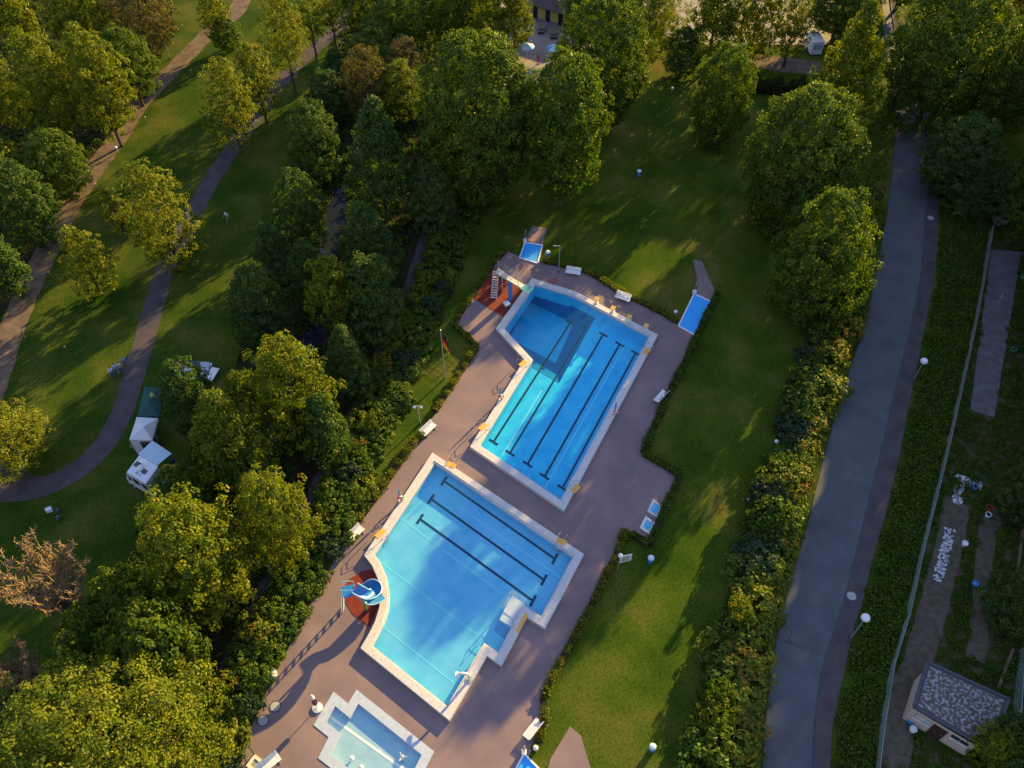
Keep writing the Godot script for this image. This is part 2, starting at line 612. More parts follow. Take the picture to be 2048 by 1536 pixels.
	mat("glass_dark", lin(.015, .02, .03), .1)
	mat("tent_green", lin(.006, .065, .062), .7)
	mat("tent_white", lin(.62, .64, .66), .7)
	mat("camper_white", lin(.62, .66, .70), .35)
	mat("camper_grey", lin(.30, .36, .42), .4)
	mat("awning", lin(.42, .58, .70), .6)
	mat("rubber_black", lin(.02, .02, .02), .9)
	mat("car_paint", lin(.34, .40, .46), .3, .3)
	mat("wood", lin(.16, .11, .065), .9)
	mat("plaster", lin(.52, .40, .31), .9)
	mat("door_brown", lin(.045, .02, .014), .7)
	mat("roof_dark", lin(.06, .065, .075), .85)
	mat("fence_green", lin(.16, .24, .21), .6)
	mat("roof_brown", lin(.075, .045, .045), .9)
	mat("panel_yellow", lin(.52, .44, .14), .8)
	mat("wall_grey", lin(.24, .24, .30), .85)
	mat("flag_black", lin(.012, .012, .014), .8)
	mat("flag_red", lin(.55, .012, .012), .8)
	mat("flag_gold", lin(.80, .42, .02), .8)
	mat("purple", lin(.16, .06, .12), .8)
	mat("white_stone", lin(.50, .52, .55), .9)
	mat("skin", lin(.42, .24, .16), .6)
	mat("parasol_blue", lin(.10, .35, .70), .7)
	mat("parasol_pale", lin(.55, .68, .78), .7)
	var person_m := mat("person", Color.WHITE, .8)
	person_m.vertex_color_use_as_albedo = true

func make_ground() -> void:
	var deck := poly([-0.60, -78.23, 0.95, -77.26, 3.43, -76.48, 5.30, -75.79, 6.63, -75.19, 8.98, -74.17, 10.61, -72.50, 12.27, -70.87, 14.78, -69.03, 16.82, -67.55, 18.42, -66.02, 20.20, -64.52, 18.06, -60.04, 15.75, -55.57, 13.77, -51.24, 12.67, -48.58, 15.89, -46.07, 12.30, -38.94, 10.48, -40.49, 9.26, -37.78, 6.26, -32.14, 3.54, -27.32, 2.37, -24.86, 2.54, -23.59, 2.11, -21.86, 0.69, -19.45, -1.26, -15.94, -23.06, -15.94, -22.06, -17.31, -21.17, -19.74, -20.40, -23.40, -19.41, -26.82, -18.02, -31.05, -16.84, -34.75, -15.15, -38.89, -12.49, -44.21, -9.59, -50.01, -6.48, -56.49, -3.47, -62.90, -6.22, -66.55, -4.50, -70.71, -2.01, -76.13])
	var pools := [poly([2.31, -73.14, 7.17, -71.01, 15.90, -64.28, 4.82, -42.10, -4.11, -49.36, 1.33, -60.66, -1.75, -65.17]), poly([-7.75, -48.64, 6.43, -37.61, 2.78, -30.61, 1.27, -31.64, -0.86, -27.42, -2.06, -28.26, -4.91, -23.00, -12.57, -28.91, -12.00, -30.17, -11.60, -31.23, -11.35, -32.54, -11.38, -33.75, -11.73, -35.17, -12.40, -36.52, -13.21, -37.51]), poly([-14.42, -25.43, -13.13, -24.47, -12.58, -25.59, -6.03, -20.78, -7.89, -16.77, -10.23, -17.12, -14.94, -20.29, -14.34, -21.86, -15.65, -22.78])]
	var st := tool()
	holed(st, PackedVector2Array([Vector2(-700, -900), Vector2(700, -900), Vector2(700, 500), Vector2(-700, 500)]), [inset(deck, .3)], [-60.82, -32.86], 0)
	structure("ground", done(st), M.grass)
	st = tool()
	holed(st, deck, pools, [-60.82, -32.86, -21.68], .06)
	skirt(st, deck, -.05, .06)
	structure("terrace_paving", done(st), M.paving)
	rng.seed = 11
	var meadow := poly([-144.04, -191.16, -32.77, -191.16, -26.24, -139.57, -28.99, -121.09, -30.61, -95.16, -31.54, -73.33, -31.23, -61.03, -34.13, -49.29, -33.37, -40.86, -36.46, -28.94, -43.57, -24.78, -61.26, -24.78])
	st = tool()
	flat(st, meadow, .004)
	structure("meadow", done(st), M.meadow)
	var wood := poly([-28.32, -146.49, -5.43, -146.49, -1.81, -121.09, 2.42, -98.45, -2.17, -88.90, -4.30, -84.97, -6.90, -73.33, -8.57, -66.93, -10.11, -61.03, -11.93, -54.27, -13.10, -50.50, -15.32, -44.10, -17.02, -39.30, -18.89, -33.90, -20.27, -29.37, -21.71, -23.99, -22.56, -18.73, -23.80, -15.94, -40.06, -15.94, -43.25, -23.99, -36.88, -27.66, -34.70, -34.37, -33.47, -43.00, -30.24, -51.73, -29.34, -59.63, -29.45, -68.48, -29.30, -80.30, -28.14, -96.24, -27.11, -112.95])
	st = tool()
	flat(st, wood, .008)
	structure("woodland_floor", done(st), M.soil)
	st = tool()
	flat(st, poly([-144.04, -191.16, -68.18, -191.16, -53.45, -129.94, -53.21, -112.95, -54.34, -103.04, -55.03, -95.16, -56.27, -84.97, -56.49, -75.02, -56.97, -66.93, -56.86, -58.25, -70.02, -49.29]), .008)
	structure("forest_floor", done(st), M.soil)
	st = tool()
	ribbon(st, smooth([-45.54, -161.69, -44.41, -137.90, -47.38, -129.17, -49.54, -121.80, -51.55, -114.92, -53.26, -107.87, -53.84, -100.15, -55.03, -93.02, -55.65, -84.97, -55.63, -78.50, -55.60, -72.50, -55.03, -65.41, -54.49, -60.32, -53.75, -54.27, -52.83, -48.10], .9, .12), 2.9, .012)
	structure("dirt_track", done(st), M.dirt)
	st = tool()
	ribbon(st, smooth([-24.46, -150.11, -25.85, -136.26, -28.45, -128.41, -31.36, -121.80, -33.98, -114.92, -35.49, -107.25, -37.45, -99.58, -38.73, -93.02, -39.60, -86.91, -40.11, -81.21, -40.67, -75.02, -40.41, -68.48, -40.01, -62.46, -39.78, -57.57, -39.72, -52.99, -40.67, -48.99, -42.91, -46.07, -45.77, -44.66, -48.57, -44.55, -52.53, -44.94], .8, .05), 2.3, .016)
	structure("asphalt_path", done(st), M.footway)
	st = tool()
	flat(st, poly([-53.81, -48.10, -49.91, -48.10, -47.61, -47.81, -46.37, -46.36, -42.91, -46.07, -45.42, -43.66, -48.20, -43.55, -51.97, -43.55]), .012)
	structure("path_junction", done(st), M.footway)
	st = tool()
	ribbon(st, smooth([-8.00, -98.45, -9.01, -91.97, -9.96, -84.97, -11.19, -76.74, -12.57, -67.55, -14.09, -62.46, -14.94, -58.11, -16.21, -53.37, -17.37, -48.28, -18.74, -44.88, -19.48, -41.66, -20.45, -38.53, -21.14, -36.78, -21.72, -34.13, -22.17, -31.91, -22.94, -29.77, -23.58, -27.41, -24.61, -25.02, -25.65, -22.47, -26.54, -19.45, -27.31, -16.62], .7, .07), 1.25, .014)
	structure("woodland_path", done(st), M.footway)
	st = tool()
	flat(st, poly([-21.52, -90.94, -20.17, -84.97, -21.09, -76.74, -20.53, -66.93, -20.84, -63.19, -22.46, -59.63, -23.34, -52.36, -23.97, -47.52, -25.09, -45.79, -24.78, -49.29, -24.14, -55.57, -23.01, -63.19, -22.15, -68.48, -22.99, -78.50, -23.00, -89.91]), .014)
	var sw := structure("stream_water", done(st), M.glass_dark)
	sw.set_meta("kind", "structure")
	# road, gutter, footway
	var rl := smooth([68.76, -179.03, 62.95, -150.11, 60.79, -139.57, 57.25, -123.96, 55.03, -111.66, 52.82, -103.04, 47.74, -87.90, 43.48, -76.74, 39.08, -66.17, 35.80, -59.63, 32.89, -53.62, 30.13, -47.52, 27.49, -41.39, 25.33, -36.78, 23.18, -32.04, 21.49, -27.66, 20.24, -23.59, 19.26, -19.59, 18.42, -15.60], 1.2)
	var rr := smooth([70.21, -179.03, 64.41, -150.11, 62.18, -139.57, 58.73, -121.09, 57.81, -107.25, 55.23, -96.24, 51.83, -85.94, 48.69, -76.74, 46.05, -70.07, 42.55, -62.46, 39.33, -55.57, 36.44, -49.29, 33.47, -43.00, 30.80, -37.28, 28.44, -32.50, 26.22, -28.51, 24.94, -25.59, 24.00, -22.81, 23.13, -19.59, 22.10, -15.60], 1.2)
	var wr := smooth([72.34, -179.03, 66.31, -150.11, 63.99, -139.57, 60.39, -121.09, 59.24, -106.64, 56.82, -96.24, 53.10, -84.97, 49.58, -75.02, 46.07, -66.93, 42.79, -59.63, 39.82, -52.99, 37.41, -47.52, 34.67, -41.92, 32.28, -37.28, 29.94, -32.50, 27.89, -28.51, 26.56, -25.59, 25.30, -22.81, 24.35, -19.59, 23.28, -15.60], 1.2, .03)
	st = tool()
	flat(st, strip_between(rl, rr), .02)
	structure("road", done(st), M.asphalt)
	st = tool()
	slab(st, strip_between(rr, wr), -.05, .12)
	structure("footway", done(st), M.footway)
	st = tool()
	slab(st, band(rr, .16), -.05, .135)
	structure("kerb", done(st), M.kerb)
	st = tool()
	slab(st, band(rl, .14), -.05, .06)
	structure("road_edging", done(st), M.kerb)
	st = tool()
	for s in [[22.39, -29.84, 23.62, -29.54, 24.67, -29.10, 25.62, -28.88, 26.09, -28.44], [23.06, -29.62, 24.10, -29.10, 25.55, -28.55], [23.11, -31.28, 23.68, -30.52, 23.24, -29.77]]:
		ribbon(st, smooth(s, .5, .03), .10, .024)
	structure("road_crack_sealing", done(st), M.seal)
	st = tool()
	flat(st, poly([58.59, -85.94, 71.49, -89.91, 57.83, -49.29, 43.46, -15.94, 26.46, -15.94, 28.15, -20.92, 30.41, -25.59, 35.23, -34.37, 40.64, -44.66, 46.12, -55.57, 52.05, -68.48]), .006)
	structure("garden_soil", done(st), M.garden_soil)
	for g in [[[41.94, -43.55, 39.87, -39.30, 37.19, -34.37, 35.20, -30.69, 33.45, -27.66, 30.96, -23.99, 29.29, -19.45], 2.3], [[45.28, -43.00, 43.28, -39.30, 41.46, -35.32, 39.80, -31.14, 38.34, -28.08], 1.5]]:
		st = tool()
		ribbon(st, smooth(g[0], .9, .15), g[1], .012)
		structure("garden_path", done(st), M.garden_earth)
	st = tool()
	slab(st, poly([57.36, -78.50, 60.79, -78.06, 48.80, -53.24, 46.71, -54.27]), -.05, .10)
	structure("concrete_slab", done(st), M.concrete_slab)
	st = tool()
	flat(st, poly([-2.03, -146.49, 14.85, -133.05, 12.11, -114.26, -1.03, -115.59, -1.89, -129.94]), .014)
	structure("pool_house_terrace", done(st), M.yard)
	st = tool()
	flat(st, poly([20.01, -167.92, 60.77, -167.92, 49.02, -125.42, 41.31, -125.42, 32.06, -125.42, 26.76, -126.16, 23.92, -128.41, 21.56, -136.26]), .014)
	structure("upper_yard", done(st), M.yard)
	st = tool()
	flat(st, poly([34.02, -123.23, 37.70, -122.52, 43.54, -121.38, 46.34, -120.39, 45.56, -116.94, 40.52, -117.62, 34.19, -119.69]), .018)
	structure("yard_path", done(st), M.dirt)
	for a in [[2.46, -82.88, 4.29, -82.41, 3.67, -79.30, 1.57, -80.03], [21.45, -76.83, 22.47, -76.48, 22.94, -73.17, 23.37, -71.03, 22.70, -69.59, 20.91, -71.03, 21.51, -72.50], [4.57, -22.70, 5.40, -21.97, 6.04, -19.45, 5.45, -16.97, 2.02, -16.97, 2.93, -20.18]]:
		st = tool()
		slab(st, poly(a), -.05, .05)
		structure("paved_access", done(st), M.paving)

func lane_line(parent: Node, a: Vector3, b: Vector3, n: Vector3, w: float, t0: bool, t1: bool, tl: float, across: Vector3) -> void:
	var d := (b - a).normalized()
	var st := tool()
	var s := n.cross(d).normalized()
	var lift := n * .012
	bx(st, (a + b) * .5 + lift, Vector3(w, .02, a.distance_to(b)), Basis(s, n, d))
	for e in [[t0, a, 1.0], [t1, b, -1.0]]:
		if e[0]:
			var c: Vector3 = e[1] + across * 0.0 + lift
			var da := across.normalized()
			bx(st, c + n * .003, Vector3(tl, .02, w * 1.15), Basis(da, n, da.cross(n)))
	put(parent, "lane_line", done(st), M.lane)

func rim_part(root: Node, outer: PackedVector2Array, w: float, y0: float, y1: float, m: Material) -> PackedVector2Array:
	var inner := inset(outer, w)
	var st := tool()
	ring(st, outer, inner, y1)
	skirt(st, outer, y0, y1)
	skirt(st, inner, y1 - .5, y1)
	put(root, "rim", done(st), m)
	# low overflow ledge inside the rim
	var lip := inset(outer, w - .02)
	var lip2 := inset(outer, w + .16)
	st = tool()
	ring(st, lip, lip2, y1 - .10)
	skirt(st, lip2, y1 - .35, y1 - .10)
	put(root, "overflow_ledge", done(st), m)
	return inner

func make_pools() -> void:
	var up := Vector3.UP
	# ---- swimmers' pool with the diving pit
	var outer := poly([2.31, -73.14, 7.17, -71.01, 15.90, -64.28, 4.82, -42.10, -4.11, -49.36, 1.33, -60.66, -1.75, -65.17])
	var root := thing("swimming_pool", "long blue lane pool with a deep diving pit and starting blocks", "swimming pool")
	var inner := rim_part(root, outer, .62, 0, .5, M.rim_stone)
	var st := tool()
	var wall := inset(outer, .62 + .10)
	skirt(st, wall, -1.5, .5 - .1)
	var pit := poly([9.42, -68.76, 9.42, -68.36, 4.97, -58.76, 2.21, -60.84, 0.71, -61.04, -2.92, -65.22, 1.64, -74.21, 6.80, -72.39, 9.72, -70.36])
	for q in Geometry2D.clip_polygons(wall, pit): flat(st, q, -1.20)
	put(root, "basin", done(st), M.tile_main)
	st = tool()
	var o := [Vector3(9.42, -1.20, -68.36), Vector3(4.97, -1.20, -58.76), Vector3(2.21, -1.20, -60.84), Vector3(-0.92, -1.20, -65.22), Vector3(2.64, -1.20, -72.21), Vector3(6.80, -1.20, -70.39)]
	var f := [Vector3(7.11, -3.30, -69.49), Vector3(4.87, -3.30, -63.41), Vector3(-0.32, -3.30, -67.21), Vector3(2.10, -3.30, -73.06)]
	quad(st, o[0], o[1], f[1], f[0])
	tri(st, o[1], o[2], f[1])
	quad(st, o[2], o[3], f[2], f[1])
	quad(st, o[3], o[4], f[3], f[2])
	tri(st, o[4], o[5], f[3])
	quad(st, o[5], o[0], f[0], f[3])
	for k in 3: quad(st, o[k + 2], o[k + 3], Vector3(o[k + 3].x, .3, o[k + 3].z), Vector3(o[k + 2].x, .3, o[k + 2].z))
	put(root, "diving_pit_slope", done(st), M.tile_pit_shaded)
	st = tool()
	quad(st, f[0], f[1], f[2], f[3])
	put(root, "diving_pit_floor", done(st), M.tile_pit)
	var across := Vector3(0.78, 0, 0.63)
	for l in [[Vector3(10.17, -1.20, -65.85), Vector3(1.53, -1.20, -48.41), Vector3.UP, true, true], [Vector3(11.90, -1.20, -64.39), Vector3(3.18, -1.20, -46.96), Vector3.UP, true, true], [Vector3(13.54, -1.20, -63.08), Vector3(4.88, -1.20, -45.62), Vector3.UP, true, true], [Vector3(-1.87, -1.20, -51.10), Vector3(2.86, -1.20, -60.35), Vector3.UP, true, false], [Vector3(2.86, -1.20, -60.35), Vector3(3.94, -3.28, -64.07), Vector3(0.30, 0.87, -0.40), false, false], [Vector3(3.95, -3.30, -64.09), Vector3(6.78, -3.30, -69.63), Vector3.UP, false, true], [Vector3(-0.20, -1.20, -49.74), Vector3(4.46, -1.20, -59.14), Vector3.UP, true, false], [Vector3(4.46, -1.20, -59.14), Vector3(4.93, -2.08, -60.70), Vector3(0.30, 0.87, -0.40), false, false], [Vector3(4.93, -2.08, -60.70), Vector3(8.39, -1.77, -67.46), Vector3(-0.65, 0.70, -0.30), false, true]]: lane_line(root, l[0], l[1], l[2], .22, l[3], l[4], 1.15, across)
	for l in [[Vector3(12.29, -1.20, -63.88), Vector3(3.20, -1.20, -45.68)], [Vector3(3.13, -1.20, -57.82), Vector3(-0.96, -1.20, -49.49)]]:
		st = tool()
		bx(st, (l[0] + l[1]) * .5 + up * .006, Vector3(.14, .012, l[0].distance_to(l[1])), Basis(up.cross((l[1] - l[0]).normalized()), up, (l[1] - l[0]).normalized()))
		put(root, "floor_channel", done(st), M.seam)
	st = tool()
	flat(st, inset(outer, .62 - .01), .5 - .14)
	put(root, "water", done(st), M.water)
	for p in [[14.47, -61.86, 0.78, 0.63], [1.18, -60.12, -0.78, -0.63], [-2.87, -51.78, -0.78, -0.63], [6.02, -44.49, 0.78, 0.63]]: ladder(root, p)
	# ---- leisure pool
	outer = poly([-7.75, -48.64, 6.43, -37.61, 2.78, -30.61, 1.27, -31.64, -0.86, -27.42, -2.06, -28.26, -4.91, -23.00, -12.57, -28.91, -12.00, -30.17, -11.60, -31.23, -11.35, -32.54, -11.38, -33.75, -11.73, -35.17, -12.40, -36.52, -13.21, -37.51])
	root = thing("leisure_pool", "wide pale blue leisure pool with three short lane lines and slide", "swimming pool")
	rim_part(root, outer, .62, 0, .5, M.rim_stone)
	st = tool()
	wall = inset(outer, .62 + .10)
	skirt(st, wall, -0.55 - .1, .5 - .1)
	flat(st, wall, -0.55)
	put(root, "basin", done(st), M.tile_leisure)
	for l in [[Vector3(-6.56, -0.55, -46.03), Vector3(3.88, -0.55, -37.67)], [Vector3(-7.69, -0.55, -44.00), Vector3(2.84, -0.55, -35.60)], [Vector3(-8.59, -0.55, -41.82), Vector3(1.83, -0.55, -33.60)]]: lane_line(root, l[0], l[1], up, .22, true, true, 1.15, Vector3(-0.45, 0, 0.89))
	for l in [[Vector3(-11.86, -0.55, -37.38), Vector3(-2.91, -0.55, -30.46)], [Vector3(-10.89, -0.55, -31.07), Vector3(-4.77, -0.55, -26.35)], [Vector3(-10.55, -0.55, -41.99), Vector3(-0.75, -0.55, -34.22)], [Vector3(-5.17, -0.55, -43.29), Vector3(4.70, -0.55, -35.53)]]:
		st = tool()
		bx(st, (l[0] + l[1]) * .5 + up * .006, Vector3(.14, .012, l[0].distance_to(l[1])), Basis(up.cross((l[1] - l[0]).normalized()), up, (l[1] - l[0]).normalized()))
		put(root, "floor_channel", done(st), M.seam)
	st = tool()
	flat(st, inset(outer, .62 - .01), .5 - .14)
	put(root, "water", done(st), M.water)
	for p in [[-5.87, -47.21, 0.45, -0.89], [-11.99, -39.67, -0.78, -0.63], [4.47, -38.88, 0.45, -0.89]]: ladder(root, p)
	# entry platform with steps inside the pool
	st = tool()
	var plat := poly([-0.05, -33.85, 1.21, -32.87, 1.16, -32.29, 0.34, -30.61, -1.06, -31.54])
	slab(st, plat, -0.55, .5 - .32)
	put(root, "entry_platform", done(st), M.kid_rim)
	for k in 4:
		st = tool()
		var s: Array = [[-1.06, -31.63, -1.17, -31.41, 0.18, -30.44, 0.34, -30.69], [-1.18, -31.49, -1.29, -31.26, 0.01, -30.27, 0.18, -30.52], [-1.29, -31.34, -1.41, -31.12, -0.15, -30.09, 0.01, -30.34], [-1.41, -31.20, -1.53, -30.97, -0.32, -29.92, -0.15, -30.17]][k]
		slab(st, poly(s), -0.55, .5 - .52 - .18 * k)
		var step := put(root, "entry_step", done(st), M.tile_leisure)
		st = tool()
		bar(st, Vector3(s[2], .5 - .50 - .18 * k, s[3]), Vector3(s[4], .5 - .50 - .18 * k, s[5]), .13, .03)
		put(step, "step_nosing", done(st), M.blue_paint)
	for r in [[Vector3(-0.01, 0.18, -33.76), Vector3(1.17, 0.18, -32.92)], [Vector3(-0.09, 0.18, -33.72), Vector3(-0.71, 0.18, -32.37)], [Vector3(0.15, -0.02, -30.90), Vector3(-0.31, -0.02, -29.77)]]:
		st = tool()
		var a: Vector3 = r[0]
		var b: Vector3 = r[1]
		chain(st, [a, a + up * .95, b + up * .95, b], .025)
		tube(st, a + up * .5, b + up * .5, .02, .02)
		put(root, "handrail", done(st), M.steel)
	st = tool()
	slab(st, poly([1.16, -32.10, 1.37, -31.73, 0.45, -30.10, 0.34, -30.47]), .5 - .05, .5 + .015)
	put(root, "entry_pad", done(st), M.orange_pad)
	# water spout on the rim
	var sp := thing("water_spout", "white bent water spout standing on the leisure pool rim", "water spout", Vector3(-3.46, 0.50, -26.24))
	st = tool()
	chain(st, [Vector3(0, 0, 0), Vector3(0, 1.0, 0), Vector3(-.15, 1.35, .02), Vector3(-.5, 1.5, .05), Vector3(-.85, 1.35, .08)], .11, 10)
	put(sp, "pipe", done(st), M.white)
	st = tool()
	lathe(st, [Vector2(.0, .06), Vector2(.3, .06), Vector2(.3, 0), Vector2(.0, 0)], 14)
	put(sp, "base_plate", done(st), M.galvanised)
	st = tool()
	bx(st, Vector3(-.95, 1.27, .09), Vector3(.25, .10, .55))
	put(sp, "nozzle", done(st), M.white)
	# ---- toddlers' pool
	outer = poly([-14.42, -25.43, -13.13, -24.47, -12.58, -25.59, -6.03, -20.78, -7.89, -16.77, -10.23, -17.12, -14.94, -20.29, -14.34, -21.86, -15.65, -22.78])
	root = thing("toddler_pool", "small shallow stepped toddler pool with a pale blue border", "swimming pool")
	st = tool()
	inner = inset(outer, .75)
	ring(st, outer, inner, .10)
	skirt(st, outer, 0, .10)
	skirt(st, inner, -.5, .10)
	put(root, "rim", done(st), M.kid_rim)
	st = tool()
	flat(st, inset(outer, .7), -.30)
	put(root, "basin", done(st), M.tile_kid)
	for l in [[Vector3(-14.52, -0.30, -23.58), Vector3(-7.41, -0.30, -18.99)]]:
		st = tool()
		bx(st, (l[0] + l[1]) * .5 + up * .006, Vector3(.22, .012, l[0].distance_to(l[1])), Basis(up.cross((l[1] - l[0]).normalized()), up, (l[1] - l[0]).normalized()))
		put(root, "floor_channel", done(st), M.white)
	st = tool()
	flat(st, inset(outer, .74), -.02)
	put(root, "water", done(st), M.water)
	var i := 0
	for p in [Vector3(-12.37, 0.00, -20.29), Vector3(-11.57, 0.00, -19.66)]:
		var b := thing("play_float", ["white ball shaped play float in the toddler pool, nearer the terrace corner", "white ball shaped play float at the bottom picture edge"][i], "play float", p)
		st = tool()
		lathe(st, [Vector2(0, -.2), Vector2(.13, -.14), Vector2(.2, 0), Vector2(.13, .14), Vector2(0, .2)], 12)
		put(b, "ball", done(st), M.white)
		st = tool()
		tube(st, Vector3(0, -.35, 0), Vector3(0, -.1, 0), .05, .05)
		put(b, "stem", done(st), M.steel)
		i += 1
	var fz := thing("play_fountain", "small steel play fountain standing in the toddler pool", "fountain", Vector3(-8.39, -0.30, -20.19))
	st = tool()
	lathe(st, [Vector2(.10, 0), Vector2(.07, .9), Vector2(.22, .95), Vector2(.20, 1.05), Vector2(0, 1.1)], 12)
	put(fz, "column", done(st), M.steel)
	st = tool()
	for k in 3: tube(st, Vector3(0, .95, 0), Vector3(cos(TAU * k / 3) * .35, 1.15, sin(TAU * k / 3) * .35), .03, .03)
	put(fz, "nozzle_arms", done(st), M.white)

func ladder(root: Node, p: Array) -> void:   # x, z, outward x, outward z
	var c := Vector3(p[0], .5, p[1])
	var o := Vector3(p[2], 0, p[3])
	var s := o.cross(Vector3.UP)
	var st := tool()
	bx(st, c + Vector3(0, .012, 0), Vector3(.95, .02, .55), Basis(s, Vector3.UP, -o))
	put(root, "ladder_pad", done(st), M.orange_pad)
	for k in [-1.0, 1.0]:
		st = tool()
		var q: Vector3 = c + s * .33 * k
		chain(st, [q + o * .55, q + o * .5 + Vector3(0, .75, 0), q + Vector3(0, .9, 0), q - o * .55 + Vector3(0, .5, 0), q - o * .62 + Vector3(0, -.9, 0)], .025, 6)
		put(root, "ladder_rail", done(st), M.steel)
	for k in 3:
		st = tool()
		bx(st, c - o * .66 + Vector3(0, -.3 - .28 * k, 0), Vector3(.6, .04, .09), Basis(s, Vector3.UP, -o))
		put(root, "ladder_rung", done(st), M.steel)

func bench(p: Array, label: String) -> void:   # x, z, facing x, facing z
	var o := thing("bench", label, "bench", Vector3(p[0], p[4], p[1]), atan2(p[2], p[3]), "white slatted benches round the terrace")
	for k in 4:
		var st := tool()
		bx(st, Vector3(0, .45, .30 - .155 * k), Vector3(1.75, .04, .13))
		put(o, "seat_slat", done(st), M.white)
	for k in 3:
		var st := tool()
		bx(st, Vector3(0, .56 + .14 * k, -.26 - .05 * k), Vector3(1.75, .115, .035), Basis(Vector3.RIGHT, -.35))
		put(o, "back_slat", done(st), M.white)
	for s in [-.62, .62]:
		var st := tool()
		bx(st, Vector3(s, .22, .32), Vector3(.06, .45, .06))
		bx(st, Vector3(s, .22, -.2), Vector3(.06, .45, .06))
		bx(st, Vector3(s, .41, .05), Vector3(.06, .05, .6))
		bar(st, Vector3(s, .4, -.22), Vector3(s, .92, -.42), .05, .05)
		bar(st, Vector3(s, .03, .45), Vector3(s, .03, -.3), .07, .06)
		put(o, "leg_frame", done(st), M.galvanised)

func bin(p: Vector3, label: String) -> void:
	var o := thing("litter_bin", label, "litter bin", p, 0, "round blue litter bins on the lawns")
	var st := tool()
	lathe(st, [Vector2(0, .02), Vector2(.23, .02), Vector2(.27, .75), Vector2(.25, .75), Vector2(.24, .1)], 14)
	put(o, "drum", done(st), M.blue_paint)
	st = tool()
	lathe(st, [Vector2(.29, .74), Vector2(.29, .80), Vector2(.20, .93), Vector2(0, .98)], 14)
	put(o, "lid", done(st), M.parasol_pale)
	st = tool()
	tube(st, Vector3(.3, 0, 0), Vector3(.3, .9, 0), .025, .025)
	put(o, "post", done(st), M.galvanised)

